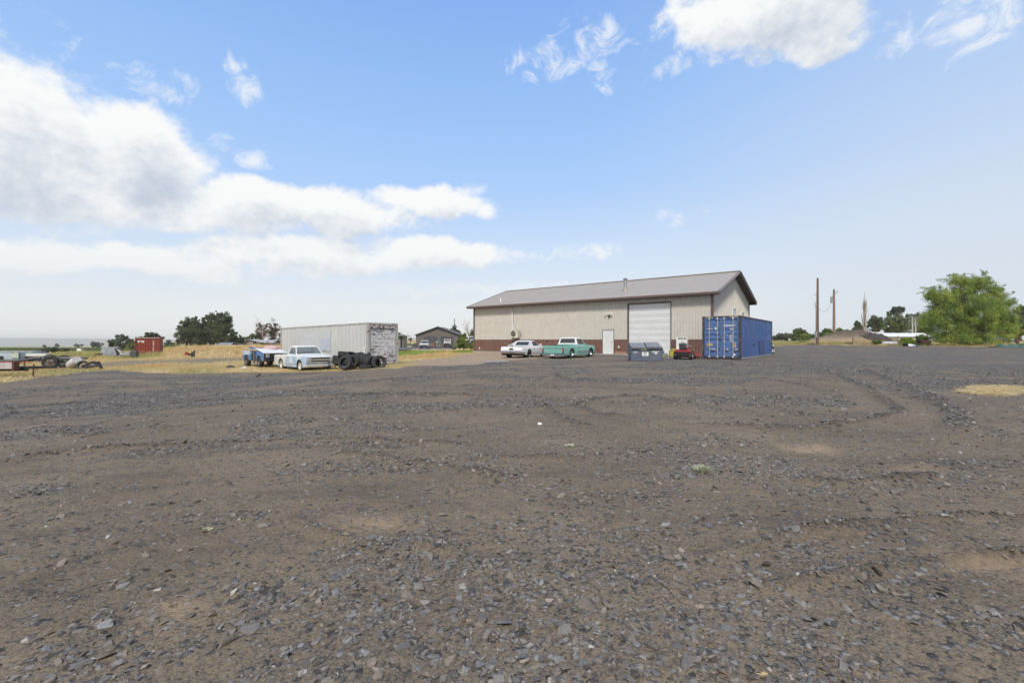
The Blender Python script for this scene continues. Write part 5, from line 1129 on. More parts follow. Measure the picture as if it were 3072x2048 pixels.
# ---- blue wrecked off-roader behind the old pickup
def wreck():
    th_ = R(49); hd = Vector((math.sin(th_), -math.cos(th_), 0)); lf = Vector((-hd.y, hd.x, 0)); Fw = Vector((-.5537 * 31.7, 31.7, 0)) - (-lf) * -.0
    org = Fw - hd * 3.1 + lf * .78
    e = empty('wrecked_truck', (org.x, org.y, gz(org.x, org.y) - .02), math.atan2(hd.y, hd.x), 'roofless blue wrecked truck with a white hood behind the pale blue pickup', 'wrecked truck')
    mb_ = mat('weathered_blue', (.055, .15, .32), .55, 0, .15, 2, dirt=.35, dirtcol=(.25, .28, .33), wear=.05, wearcol=(.4, .45, .5)); mg = mat('faded_grey_blue', (.42, .48, .58), .6, 0, .12, 2); mh = mat('hood_white', (.68, .68, .68), .55, 0, .06, dirt=.2)
    Rw = .37; WZ[0] = Rw; xa, xb = .75, 3.1; z0 = .42; zt = 1.12; L = 3.85; ra_ = .46
    def wf(x, z): return float(.86 - .05 * ((z - .75) / .45) ** 2 - .05 * S((x - 3.5) / .35))
    side_solid([(0, z0 + .12), (xa - ra_ - .02, z0 + .05)] + arch(xa, ra_, z0 + .05) + [(1.5, z0), (1.62, z0), (1.66, zt), (0.03, zt)], wf, [z0 + .3, zt - .26, zt - .1], [.4, 1.1], e, 'rear_body', [mb_, M['under']], dark_below=lambda x: z0 + .55 if abs(x - xa) < ra_ + .02 else z0 + .02)
    b = MB()
    for s in (1, -1): b.box(.03, 1.5, s * .855 - .02, s * .855 + .012, zt - .28, zt + .01)
    b.build('upper_band', mg, e, bevel=.01)
    side_solid([(2.4, z0)] + arch(xb, ra_, z0) + [(L - .08, z0 + .06), (L, z0 + .3), (L, .92), (L - .1, 1.0), (2.5, 1.12), (2.38, 1.1)], wf, [z0 + .3, .85, .97], [2.7, 3.4], e, 'front_body', [mb_, M['under']], dark_below=lambda x: z0 + .55 if abs(x - xb) < ra_ + .02 else z0)
    b = MB(); b.plate([(2.3, -.8, 1.3), (L + .05, -.84, 1.03), (L + .05, .84, 1.0), (2.3, .8, 1.26)], .04); b.build('hood', mh, e, bevel=.01)
    b = MB(); b.box(1.6, 2.45, -.78, .78, z0, z0 + .08); b.box(1.6, 1.66, -.78, .78, z0, 1.1); b.box(2.3, 2.4, -.8, .8, z0 + .2, 1.1)
    b.build('cab_floor', M['under'], e)
    b = MB(); b.box(1.72, 2.1, -.6, -.1, .75, .87); b.bar((1.8, -.35, .85), (1.66, -.35, 1.32), .12, .45, up=(0, 1, 0)); b.box(1.72, 2.1, .1, .6, .75, .87); b.bar((1.8, .35, .85), (1.66, .35, 1.32), .12, .45, up=(0, 1, 0)); b.build('seat', mat('torn_seat', (.3, .28, .25), .9, 0, .4, 10), e, bevel=.03)
    for s in (1, -1): b = MB(); b.tube([(2.42, s * .8, 1.05), (2.3, s * .8, 1.35), (2.18, s * .76, 1.4)], .035, 6); b.build('pillar', mat('primer_pink', (.4, .3, .27), .7), e)
    b = MB(); b.box(2.2, 2.5, -.93, -.88, .25, 1.18); b.build('torn_door_edge', mat('edge_grey', (.10, .09, .09), .6), e)
    b = MB(); b.box(L - .0, L + .03, -.8, .8, .66, .99); gr = b.build('grille', M['blackmetal'], e)
    for s in (1, -1):
        for z in (.76, .9): b = MB(); b.box(L + .03, L + .05, s * .58 - .12, s * .58 + .12, z - .045, z + .045); b.build('headlight', M['lamp_clear'], e)
    b = MB(); b.bar((L + .1, -.85, .55), (L + .1, .85, .55), .12, .16); b.bar((L + .2, -.2, .5), (L + .05, .1, .52), .1); b.build('front_bumper', M['blackmetal'], e, bevel=.02)
    rim = mat('dirty_rim', (.16, .15, .14), .5, .4, .2, dirt=.5)
    for x in (xa, xb):
        for s in (1, -1): wheel(e, x, s * .76, Rw, .25, Rw * .52, rim, s, 'slot')
    W2 = e.matrix_basis if False else Matrix.Translation(e.location) @ Matrix.Rotation(e.rotation_euler.z, 4, 'Z')
    sp = empty('scrap_pile', W2 @ Vector((1.2, 0, 1.14)), e.rotation_euler.z, 'white and black sheet metal strips heaped over the cab of the blue wreck', 'scrap pile')
    g_ = random.Random(5)
    for i in range(9):
        b = MB(); y = -.75 + g_.random() * .5; z = .02 + i * .045; b.bar((-1.15 + g_.random() * .3, y, .10 + .02 * i), (.7 + g_.random() * .3, y + g_.uniform(-.1, .4), z * .3), g_.uniform(.08, .22), .02); b.build('metal_strip', [mh, M['blackmetal'], mg][i % 3], sp)
    rg = MB(); rg.loft([[(.9 + .45 * math.cos(a) * k + .0, .35 + .5 * math.sin(a) * k, .12 + h + .02 * math.sin(3 * a)) for a in np.linspace(0, 2 * math.pi, 15)[:-1]] for k, h in ((1.1, 0), (1.0, .12), (.6, .22), (.2, .25))]); rg.build('pink_rag', mat('pink_cloth', (.5, .34, .33), .9, 0, .2, 8, bump=.5, bscale=14), sp, smooth=60)
wreck()
# ---- small far vehicles: same outline idea, own shapes
def far_car(loc, ang, label, cat, name, L, Wd, prof, ghs, paint, face_m, group=None, frame_only=False):
    e = empty(name, loc, ang, label, cat, group); Rw = .36; WZ[0] = Rw; z0 = .38; xa, xb = .9, L - .9
    def wf(x, z): return float(Wd / 2 - .05 * ((z - .8) / .5) ** 2 - .05 * S((x - (L - .4)) / .4))
    side_solid([(0, z0 + .1)] + arch(xa, .43, z0) + arch(xb, .43, z0) + [(L - .05, z0 + .05), (L, z0 + .4)] + prof, wf, [.7, .95], [L * .5], e, 'body', [paint, M['under']], dark_below=lambda x: z0 + .5 if min(abs(x - xa), abs(x - xb)) < .44 else z0 + .02)
    if not frame_only: greenhouse(e, *ghs, paint, M['glassdark'])
    b = MB(); b.box(L - .01, L + .03, -Wd * .36, Wd * .36, .68, .92); b.build('grille', face_m, e)
    for s in (1, -1):
        b = MB(); b.box(L - .0, L + .03, s * Wd * .42 - .12, s * Wd * .42 + .1, .74, .92); b.build('headlight', M['lamp_clear'], e)
        b = MB(); b.box(L - 1.75, L - 1.65, s * (Wd / 2 + .08) - .12, s * (Wd / 2 + .08) + .12, 1.12, 1.32); b.build('wing_mirror', M['blackmetal'], e)
    b = MB(); b.bar((L + .05, -Wd * .46, .52), (L + .05, Wd * .46, .52), .1, .2); b.build('front_bumper', M['blackmetal'], e)
    for x in (xa, xb):
        for s in (1, -1): wheel(e, x, s * (Wd / 2 - .14), Rw, .24, .22, M['galv'], s, 'disc')
    return e
v = at(1271, 1045, 103); far_car((v.x - .3, v.y + 4.6, v.z), R(-86), 'white pickup truck parked nose out in front of the dark garage', 'pickup truck', 'pickup_truck', 4.9, 1.95, [(L_ - 0, 0) for L_ in ()] + [(4.9, 1.0), (4.6, 1.08), (3.6, 1.15), (0, 1.12)], (1.7, 3.55, 1.9, 3.0, 1.14, 1.74, .88, .72), M['white'], mat('grey_grille', (.2, .2, .2), .4, .3))
v = at(1340, 1040, 108); je = far_car((v.x - .2, v.y + 3.4, v.z), R(-85), 'boxy pale open jeep with an upright windshield frame in front of the right garage door', 'jeep', 'jeep', 3.7, 1.6, [(3.7, .95), (3.5, 1.05), (2.4, 1.12), (0, 1.05)], None, mat('pale_jeep', (.58, .58, .52), .6), M['blackmetal'], frame_only=True)
b = MB()
for a_, c_ in (((2.3, -.72, 1.1), (2.2, -.72, 1.75)), ((2.3, .72, 1.1), (2.2, .72, 1.75)), ((2.2, -.72, 1.75), (2.2, .72, 1.75)), ((.3, -.7, 1.05), (.3, -.7, 1.72)), ((.3, .7, 1.05), (.3, .7, 1.72)), ((.3, -.7, 1.72), (.3, .7, 1.72)), ((.3, .7, 1.72), (2.2, .72, 1.75)), ((.3, -.7, 1.72), (2.2, -.72, 1.75))): b.bar(a_, c_, .07)
b.build('roll_frame', M['white'], je); b = MB(); b.box(1.2, 1.7, -.6, .6, 1.0, 1.35); b.build('seat', mat('tan_seat', (.5, .42, .33), .8), je)
v = at(1419, 1034, 84); far_car((v.x - 1.2, v.y + 4, v.z), R(-70), 'white car half hidden behind the left corner of the beige shop', 'car', 'parked_car', 4.5, 1.8, [(4.5, .9), (4.2, .98), (3.2, 1.02), (0, 1.0)], (.5, 3.2, 1.0, 2.5, 1.0, 1.5, .82, .64), M['white'], M['blackmetal'])
# ============================================================ TYRES
tire_me = {}
def tyre_obj(loc, R_, w, rot, label, group='worn tyres heaped by the white container', wall_m=None):
    k = (round(R_, 2), round(w, 2))
    if k not in tire_me:
        b = MB(); h = w / 2; rr_ = R_ * .60
        b.lathe([(rr_, -h * .75), (rr_ * 1.03, -h * .95), ((rr_ + R_) / 2, -h * 1.08), (R_ * .95, -h * .96), (R_, -h * .74), (R_, -h * .36), (R_ * .975, -h * .34), (R_ * .975, -h * .24), (R_, -h * .22), (R_, h * .22), (R_ * .975, h * .24), (R_ * .975, h * .34), (R_, h * .36), (R_, h * .74), (R_ * .95, h * .96), ((rr_ + R_) / 2, h * 1.08), (rr_ * 1.03, h * .95), (rr_, h * .75), (rr_ * 1.12, h * .6), (R_ * .92, h * .6), (R_ * .92, -h * .6), (rr_ * 1.12, -h * .6)], (0, 0, 0), 'y', 40)
        for i in range(60):
            a = i * math.pi / 30
            for yy in (-h * .62, h * .48): b.box(-.0001, .0001, 0, 0, 0, 0) if False else None
        o = b.build('tyre', M['rubber'], smooth=30); tire_me[k] = o
    else: o = tire_me[k].copy(); COL.objects.link(o)
    o.location = loc; o.rotation_mode = 'XYZ'; o.rotation_euler = rot; return tag(o, label, 'tyre', group)
def orient(n):   # euler turning the tyre axis (local y) to direction n
    return Vector(n).normalized().to_track_quat('Y', 'Z').to_euler()
def wp(px, py, Y): return at(px, py, Y)
T = [(1046, 1090, 26.9, .40, .26, (-1, -.15, .05), 'added tyre darkening the opening of the big tyre at the front left of the heap'), (1128, 1090, 26.9, .38, .24, (1, -.25, .1), 'added tyre darkening the opening of the big tyre at the right end of the heap'),  # two tyres added behind the end ones to darken their openings
     (1036, 1088, 25.9, .42, .26, (-.35, -1, .28), 'big worn tyre leaning at the front left of the heap, its opening facing the yard'),
     (1060, 1084, 26.3, .41, .27, (-.55, -1, .15), 'tyre squeezed second from the left of the leaning row'),
     (1073, 1080, 26.6, .40, .27, (-.9, -.8, .1), 'tyre standing third from the left of the leaning row, tread showing'),
     (1086, 1081, 26.7, .41, .28, (-1, -.5, .05), 'wide tyre standing fourth from the left, tread towards the yard'),
     (1099, 1085, 26.7, .38, .26, (-1, -.3, .1), 'tyre standing fifth from the left in the middle of the heap'),
     (1111, 1086, 26.8, .36, .24, (-1, .2, .05), 'smaller tyre standing sixth from the left in the middle of the heap'),
     (1119, 1085, 26.9, .36, .22, (-.9, -.5, .1), 'smaller tyre standing just left of the tyre with the open right end'),
     (1137, 1087, 26.3, .41, .26, (.55, -1, .22), 'big worn tyre leaning at the right end of the heap, its opening facing the yard'),
     (1098, 1100, 26.2, .38, .22, (.1, .05, 1), 'tyre lying flat in front of the heap'),
     (1018, 1074, 28.4, .40, .28, (.05, .1, 1), 'dark tyre lying flat, upper of two beside the pickup headlight'), (1018, 1086, 28.4, .40, .28, (.0, .1, 1), 'dark tyre lying flat, lower of two beside the pickup headlight'),
     (1034, 1061, 28.0, .40, .24, (.08, .1, 1), 'tyre lying flat on the very top left of the heap'), (1042, 1072, 28.0, .42, .26, (-.05, .1, 1), 'tyre lying flat just under the topmost one'), (1046, 1083, 28.0, .42, .26, (0, 0, 1), 'tyre lying flat low behind the leaning row'),
     (1056, 1066, 27.6, .38, .22, (.35, -.25, 1), 'tilted tyre resting on top behind the second leaning tyre'), (1070, 1066, 27.9, .36, .22, (-.3, -.2, 1), 'tilted tyre at the top middle of the heap'),
     (1085, 1071, 27.6, .38, .24, (.5, -.5, 1), 'tyre leaning back over the middle of the heap'), (1058, 1062, 28.3, .34, .2, (.1, .05, 1), 'small dark tyre on the back top of the heap'),
     (1098, 1072, 27.6, .36, .22, (-.7, -.2, .6), 'tyre tipped against the container above the middle of the heap'), (1120, 1075, 27.4, .35, .22, (.2, .1, 1), 'tyre lying flat behind the right end of the heap'), (1120, 1084, 27.5, .37, .24, (.0, .1, 1), 'lower flat tyre behind the right end of the heap')]
for px, py, Y, r_, w_2, n_, lb in T: tyre_obj(wp(px, py, Y), r_, w_2, orient(n_), lb)
b = MB(); b.bar((0, 0, 0), (.55, -.25, -.42), .5, .03, up=(0, .4, 1)); o = b.build('sheet_metal', mat('scuffed_sheet', (.25, .24, .24), .6, .2, .4, 9), loc=wp(1157, 1091, 27.2)); tag(o, 'bent scuffed metal sheet leaning at the right foot of the tyre heap', 'scrap')
o = MB(); o.box(-.5, .5, -.1, .1, 0, .03); o.box(.2, 1.6, .1, .25, .03, .07); pk_ = o.build('planks', M['wood'], loc=(wp(960, 1112, 25).x, 24.7, gz(-10.4, 24.7) + .02), rot=(0, 0, R(3))); tag(pk_, 'pale plank scraps lying on the ground under the old pickup bumper', 'planks')
b = MB(); b.bar((-.05, 0, 0), (-.0, 0, .45), .04); b.bar((.35, 0, 0), (.4, 0, .45), .04); b.bar((-.1, 0, .44), (.5, 0, .44), .05, .04); b.box(-.15, .55, -.15, .15, 0, .03); o = b.build('jack_stand', M['blackmetal'], loc=(wp(985, 1100, 28.6).x, 28.7, gz(-11, 28.6)), rot=(0, 0, R(20))); tag(o, 'dark metal stand propping up the front of the old pale blue pickup', 'stand')
# ============================================================ DUMPSTER
Yd = 28.4; dl = at(1894, 1083, Yd); dA = R(-6); m_du = mat('slate_dumpster', (.08, .105, .15), .5, 0, .1, 2, dirt=.45, dirtcol=(.16, .16, .17), streak=.35, streakcol=(.16, .13, .11)); m_lid = mat('black_plastic_lid', (.035, .037, .04), .38, 0, .15, 4, dirt=.35, dirtcol=(.3, .3, .29))
du = empty('dumpster', (dl.x, dl.y, gz(dl.x, dl.y) + .02), dA, 'slate blue front-load dumpster with ribbed black lids and a white sign, before the roll-up door', 'dumpster'); du.scale = (1, 1, .80)
b = MB(); w = 1.88; dp = 1.25
pf = [(0, .0), (0, .95), (dp, 1.32), (dp, .0)]
b.add([(0, y, z) for y, z in pf] + [(w, y, z) for y, z in pf], [(0, 3, 2, 1), (4, 5, 6, 7), (0, 1, 5, 4), (2, 3, 7, 6), (0, 4, 7, 3)])
body = b.build('bin', m_du, du)
b = MB(); b.box(-.04, w + .04, -.04, .03, .88, .97)
for x in (.62, 1.06): b.bar((x, -.012, .0), (x, -.012, .85), .05, .025)
for x in (-.03, w - .03): b.box(x, x + .06, -.03, .02, .0, .9)
b.bar((0, 0, .97), (0, dp, 1.34), .05); b.bar((w, 0, .97), (w, dp, 1.34), .05); b.box(0, w, -.03, .02, 0, .05); b.build('rim', m_du, du, bevel=.006)
for x in (-.14, w): b = MB(); b.box(x, x + .14, .12, 1.0, .56, .60); b.box(x, x + .14, .12, 1.0, .76, .80); b.box(x + (.12 if x > 0 else 0), x + (.14 if x > 0 else .02), .12, 1.0, .6, .76); b.box(x, x + .14, .12, .14, .60, .76); b.build('fork_pocket', m_du, du)
for k in (0, 1):
    x0 = .0 + k * .95; x1 = x0 + .93; b = MB(); f = lambda y, h=0: (y, .985 + y * .298 + h)
    def slab(xa, xb, ya, yb, h0, h1, mi=None): b.add([(xa, ya, f(ya)[1] + h0), (xb, ya, f(ya)[1] + h0), (xb, yb, f(yb)[1] + h0), (xa, yb, f(yb)[1] + h0), (xa, ya, f(ya)[1] + h1), (xb, ya, f(ya)[1] + h1), (xb, yb, f(yb)[1] + h1), (xa, yb, f(yb)[1] + h1)], [(0, 3, 2, 1), (4, 5, 6, 7), (0, 1, 5, 4), (2, 3, 7, 6), (0, 4, 7, 3), (1, 2, 6, 5)], mi)
    slab(x0, x1, -.07, dp + .03, 0.0 + k * .03, .03 + k * .03); slab(x0, x1, -.08, -.04, -.06, .03 + k * .03)
    lid = b.build('lid', m_lid, du, bevel=.006); b = MB()
    for i in range(6): xx = x0 + .06 + i * .145; slab(xx, xx + .075, .04, dp - .04, .03 + k * .03, .075 + k * .03)
    b.build('lid_rib', mat('pale_lid_rib', (.36, .36, .355), .4, 0, .2, 6, dirt=.3), lid)  # ribs in a paler grey than the lid
def dsign(x0, x1, z0, z1, m_, nm='sticker'): b = MB(); b.box(x0, x1, -.024, -.018, z0, z1); return b.build(nm, m_, du)
sg_ = dsign(.64, 1.05, .38, .68, M['white'], 'sign'); b = MB()
b.lathe([(.085, -.002), (.062, -.002), (.062, .002), (.085, .002)], (.845, -.028, .55), 'y', 26); lg = b.build('logo', mat('logo_grey', (.12, .12, .16), .5), du, loc=(0, 0, 0)); lg.scale = (1, 1, 1)
b = MB(); b.tube([(.74, -.028, .60), (.80, -.028, .64), (.90, -.028, .63), (.96, -.028, .57)], .008, 4); b.bar((.79, -.028, .53), (.86, -.028, .5), .02, .02); b.build('logo', mat('logo_dark', (.05, .05, .06), .5), du)
text_obj('RECYCLING  CO', .045, M['blackmetal'], du, (.665, -.026, .43), (R(90), 0, 0), .001, sx=.95)
dsign(.12, .36, .63, .68, M['white']); dsign(1.24, 1.58, .64, .74, mat('pale_green_label', (.6, .64, .52), .6)); dsign(1.42, 1.56, .52, .62, M['white']); dsign(1.62, 1.68, .70, .76, M['white'])
text_obj('NO TIRES', .05, M['blackmetal'], du, (1.26, -.026, .67), (R(90), 0, 0), .001)
b = MB(); b.box(w + .145, w + .15, .2, .4, .6, .76); b.build('sticker', M['white'], du)
g_ = random.Random(3)
b = MB()
for i in range(26): x = .6 + g_.random() * .3; b.tube([(x, -.03, .95), (x + g_.uniform(-.04, .04), -.09, .92 + g_.random() * .06), (x + g_.uniform(-.09, .05), -.12, .86 - g_.random() * .1)], .004, 3)
o = b.build('dry_weeds', mat('straw_weed', (.42, .36, .2), .9)); o.matrix_world = Matrix.Translation(du.location) @ Matrix.Rotation(dA, 4, 'Z') @ Matrix.Diagonal((1, 1, .8, 1)); tag(o, 'tuft of dry weeds hanging over the front edge of the dumpster', 'weeds')
# ============================================================ FUEL PUMP, MOWERS, TUBS
def shop_pt(px, d): t_ = tb(px); p = shop_mw @ Vector((t_, -d, 0)); return p
p = shop_pt(2059, 1.0); gp_ = empty('fuel_pump', (p.x, p.y, gz(p.x, p.y) + .03), BA + .12, 'old white fuel pump with a REGULAR panel on top behind the red ride-on mower', 'fuel pump'); m_pw = mat('pump_white', (.72, .72, .70), .45, 0, .04, dirt=.2)
b = MB(); b.box(-.42, .42, -.2, .2, .0, 1.28); b.build('cabinet', m_pw, gp_, bevel=.015); b = MB(); b.box(-.43, .43, -.12, .12, 1.33, 1.47); b.box(-.3, .3, -.06, .06, 1.28, 1.33); tp_ = b.build('top_sign', m_pw, gp_, bevel=.01); text_obj('REGULAR', .125, M['blackmetal'], gp_, (0, -.125, 1.355), (R(90), 0, 0), .002, sx=1.1, align='CENTER', bold=.004)
for z in (1.12, 1.02, .92): b = MB(); b.box(.06, .2, -.21, -.2, z, z + .03); b.build('price_window', M['blackmetal'], gp_)
b = MB(); b.box(-.36, .36, -.208, -.2, .86, 1.2); b.build('dial_plate', M['white'], gp_)
b = MB(); b.lathe([(.05, -.003), (0, -.003), (0, .003), (.05, .003)], (-.02, -.212, 1.08), 'y', 16); b.build('emblem', mat('pump_blue', (.12, .16, .25), .5), gp_)
text_obj('GALLONS', .04, M['blackmetal'], gp_, (-.32, -.21, 1.0), (R(90), 0, 0), .001)
b = MB(); b.tube([(-.42, -.05, .9), (-.6, -.1, 1.15), (-.66, -.12, .8), (-.55, -.1, .5), (-.46, -.05, .75)], .03, 8); b.bar((-.48, -.08, 1.0), (-.6, -.1, 1.15), .07); b.build('hose', M['rubber'], gp_, smooth=60)
m_redp = mat('mower_red', (.27, .028, .026), .4, 0, .06, coat=.3); m_fade_red = mat('faded_red', (.38, .06, .045), .5, 0, .15)
mv = at(2051, 1071, 30.3); mv.z = gz(mv.x, mv.y); mo = empty('riding_mower', mv, R(60), 'red ride-on mower with a grey seat seen from behind', 'riding mower')
# local x forward, seen from the rear
b = MB(); b.loft([[(-.45, -.5, .48), (-.45, .5, .48), (-.45, .5, .60), (-.45, .42, .64), (-.45, -.42, .64), (-.45, -.5, .6)], [(.1, -.5, .46), (.1, .5, .46), (.1, .5, .6), (.1, .4, .66), (.1, -.4, .66), (.1, -.5, .6)]]); b.build('rear_body', m_redp, mo, bevel=.02)
b = MB(); b.loft([[(.55, -.22, .35), (.55, .22, .35), (.55, .22, .74), (.55, .15, .8), (.55, -.15, .8), (.55, -.22, .74)], [(1.25, -.2, .35), (1.25, .2, .35), (1.25, .18, .66), (1.25, .1, .7), (1.25, -.1, .7), (1.25, -.18, .66)]]); b.build('hood', m_redp, mo, bevel=.02)
b = MB(); b.box(-.35, .1, -.24, .24, .66, .74); b.bar((-.33, 0, .7), (-.42, 0, 1.08), .1, .46, up=(0, 1, 0)); b.build('seat', mat('grey_seat', (.07, .07, .072), .6), mo, bevel=.03)
b = MB(); b.lathe([(.18, -.012), (.155, -.012), (.155, .012), (.18, .012)], (0, 0, 0), 'x', 20); b.bar((0, -.16, 0), (0, .16, 0), .02); b.bar((0, 0, 0), (.1, 0, -.35), .04); b.build('steering_wheel', M['blackmetal'], mo, loc=(.45, 0, .98), rot=(0, R(-55), 0))
b = MB(); b.box(-.48, -.4, -.33, .33, .26, .5); b.box(-.42, .6, -.3, .3, .25, .36); b.bar((-.5, -.3, .2), (-.5, .3, .2), .05); b.build('chassis', M['blackmetal'], mo); b = MB(); b.cyl((.25, 0, .14), (.25, 0, .26), .52, n=20); b.build('mower_deck', m_fade_red, mo, smooth=40)
for s in (-1, 1): wheel(mo, -.15, s * .47, .27, .24, .13, M['galv'], s, 'disc'); wheel(mo, 1.05, s * .42, .19, .15, .09, M['galv'], s, 'disc')
pv_ = at(2090, 1068, 31.0); pv_.z = gz(pv_.x, pv_.y); pm_ = empty('push_mower', pv_, R(35), 'small red push mower between the ride-on mower and the blue container', 'mower')
b = MB(); b.lathe([(0, .12), (.26, .14), (.28, .2), (.24, .3), (0, .32)], (0, 0, 0), 'z', 18); b.build('deck', m_redp, pm_, smooth=40); b = MB(); b.cyl((0, 0, .3), (0, 0, .42), .12, n=12); b.box(-.1, .1, -.08, .08, .38, .46); b.build('engine', m_redp, pm_, bevel=.01)
for x in (-.24, .24):
    for s in (-1, 1): wheel(pm_, x, s * .28, .1, .05, .05, M['galv'], s, 'disc')
b = MB(); b.tube([(-.2, -.2, .2), (-.85, -.2, .85), (-.95, 0, .95), (-.85, .2, .85), (-.2, .2, .2)], .014, 6); b.build('push_handle', M['galv'], pm_, smooth=60)
p = shop_pt(2035, 1.5); b = MB(); b.lathe([(.0, 0), (.2, 0), (.22, .38), (.25, .4), (.25, .46), (.235, .46), (.2, .05), (0, .05)], (0, 0, 0), 'z', 20); o = b.build('tub', mat('yellow_plastic', (.48, .40, .06), .5, 0, .12), loc=(p.x, p.y, gz(p.x, p.y) + .02), smooth=40); tag(o, 'yellow plastic tub standing left of the ride-on mower', 'tub')
p = shop_pt(2037, 1.2); b = MB(); b.box(-.3, .28, -.2, .2, .46, .56); b.box(-.34, .3, -.24, .24, .56, .6); o = b.build('flat_tray', mat('yellow_lid', (.55, .47, .12), .5, 0, .1), loc=(p.x + .15, p.y - .15, gz(p.x, p.y)), rot=(0, 0, BA), bevel=.02); tag(o, 'flat yellow tray balanced on the yellow tub', 'tray')
p = shop_pt(2017, 2.0); b = MB(); b.lathe([(0, 0), (.24, 0), (.32, .2), (.34, .21), (.34, .24), (.31, .24), (.25, .04), (0, .04)], (0, 0, 0), 'z', 24); o = b.build('wash_tub', mat('pale_green_plastic', (.36, .48, .38), .5, 0, .08), loc=(p.x, p.y, gz(p.x, p.y)), smooth=40); tag(o, 'pale green shallow wash tub on the gravel right of the roll-up door', 'tub')
b = MB(); b.cyl((0, 0, 0), (.28, .12, .95), .014, n=8); o = b.build('stick', M['wood'], loc=(at(2098, 1066, 30.8).x, 30.7, gz(13, 30.7))); tag(o, 'pale wooden stick leaning on the blue container beside the push mower', 'stick')
for i, (px, py, l_) in enumerate(((2005, 1074, 'small scrap of white paper lying on the gravel right of the dumpster'), (1619, 1275, 'single white stone lying on the bare dirt in the middle of the yard'))):
    x, y = unproj(px, py); b = MB(); n_ = 9; rr_ = random.Random(i)
    b.loft([[((.035 + .008 * rr_.random()) * math.cos(a) * k, .035 * math.sin(a) * k, h * .6) for a in np.linspace(0, 6.28, n_ + 1)[:-1]] for k, h in ((.9, 0), (1, .02), (.6, .05))]); o = b.build('paper_scrap' if i == 0 else 'stone', M['white'], loc=(x, y, gz(x, y) + float(micro(np.array([x]), np.array([y]))[0]))); tag(o, l_, 'litter' if i == 0 else 'stone')
# big white bag behind the teal truck nose
p = shop_pt(1792, 1.6); b = MB(); b.loft([[(.28 * k * math.cos(a) * (1 + .15 * math.sin(3 * a)), .2 * k * math.sin(a), h) for a in np.linspace(0, 6.28, 15)[:-1]] for k, h in ((.8, 0), (1.1, .08), (.9, .22), (.4, .3))]); o = b.build('bag', M['white'], loc=(p.x, p.y, gz(p.x, p.y)), smooth=60); tag(o, 'crumpled white bag by the wall in front of the teal truck', 'bag')
# downspout tube on the dirt
x, y = unproj(1452, 1089); b = MB(); dirv = Vector((.94, .34, 0)); pr = []
for i in range(17): a = math.pi * 2 * i / 16; pr.append(a)
b.lathe([(.05, 0), (.05, 1.5), (.044, 1.5), (.044, 0)], (0, 0, 0), 'x', 18); o = b.build('metal_duct', M['galv'], loc=(x, y, gz(x, y) + .06), rot=(0, 0, math.atan2(dirv.y, dirv.x)), smooth=40); tag(o, 'grey round metal duct lying on the dirt edge left of the white car', 'duct')
# trailer beyond the blue container
v = CP + .786 * 0 * CD + Vector((.618, .786, 0)) * 13.6 + CD * 1.1; tr_ = empty('utility_trailer', (v.x, v.y, gz(v.x, v.y)), math.atan2(.786, .618), 'small flatbed trailer with white fenders beyond the far end of the blue container', 'trailer'); b = MB(); b.box(0, 3.2, -.8, .8, .62, .70); b.box(0, .06, -.82, .82, .6, .76); b.bar((3.2, 0, .6), (4.3, 0, .5), .08); b.build('deck', M['blackmetal'], tr_)
b = MB(); b.box(-.04, 0.0, -.78, .78, .3, .6); b.box(-.06, -.04, -.3, .1, .32, .58); b.build('rear_panel', mat('dirty_white_panel', (.5, .48, .42), .6), tr_)
for s in (-1, 1):
    for x in (.9, 1.75): wheel(tr_, x, s * .92, .33, .2, .2, M['white'], s, 'disc')
    b = MB(); b.tube([(.45, s * .95, .45), (.6, s * .95, .74), (2.0, s * .95, .74), (2.2, s * .95, .45)], .05, 6); b.build('fender', M['white'], tr_)
# ============================================================ LEFT: TRAILER FRAMES AND SCRAP
def gpt(px, Y): X = (px - CX) / F * Y; return Vector((X, Y, gz(X, Y)))
o_ = gpt(253, 31.5); fr_e = empty('truck_chassis', (o_.x, o_.y, o_.z), math.atan2(-.36, -.93), 'bare black truck chassis with a rusty hubbed wheel lying in the yellow grass', 'truck chassis')
b = MB()
for s in (-.42, .42): b.tube([(0, s, .64), (1.0, s, .66), (2.3, s, .70), (3.2, s, .56), (5.0, s, .50), (7.6, s, .42)], .085, 4)
for x in (.05, 1.0, 2.2, 3.6, 5.2, 7.0): b.bar((x, -.42, .62 - .03 * x), (x, .42, .62 - .03 * x), .09)
b.build('frame_rails', M['blackmetal'], fr_e)
b = MB(); b.box(.35, .5, -.35, .35, .35, .6); b.box(4.4, 4.5, -.3, -.2, .5, .85); b.box(2.8, 2.9, .35, .45, .6, .82); b.build('bracket', M['blackmetal'], fr_e)
wheel(fr_e, 1.45, .80, .43, .26, .26, mat('dusty_rim', (.2, .18, .15), .6, .2, .2, dirt=.5), 1, 'slot'); wheel(fr_e, 1.45, -.80, .43, .26, .26, M['galv'], -1, 'slot')
b = MB(); b.cyl((1.45, .92, .43), (1.45, .96, .43), .07, n=14); b.build('hub', M['rust'], fr_e); b = MB(); b.cyl((1.45, -.8, .43), (1.45, .8, .43), .07, n=8); b.tube([(.9, .86, .45), (1.0, .86, .78), (1.45, .86, .93), (1.9, .86, .78), (2.0, .86, .5)], .03, 6); b.build('axle', M['blackmetal'], fr_e)
b = MB(); b.bar((2.6, .5, .42), (4.2, .5, .46), .06); b.bar((3.1, .55, .36), (3.8, .5, .5), .05); b.build('red_rod', m_fade_red, fr_e)
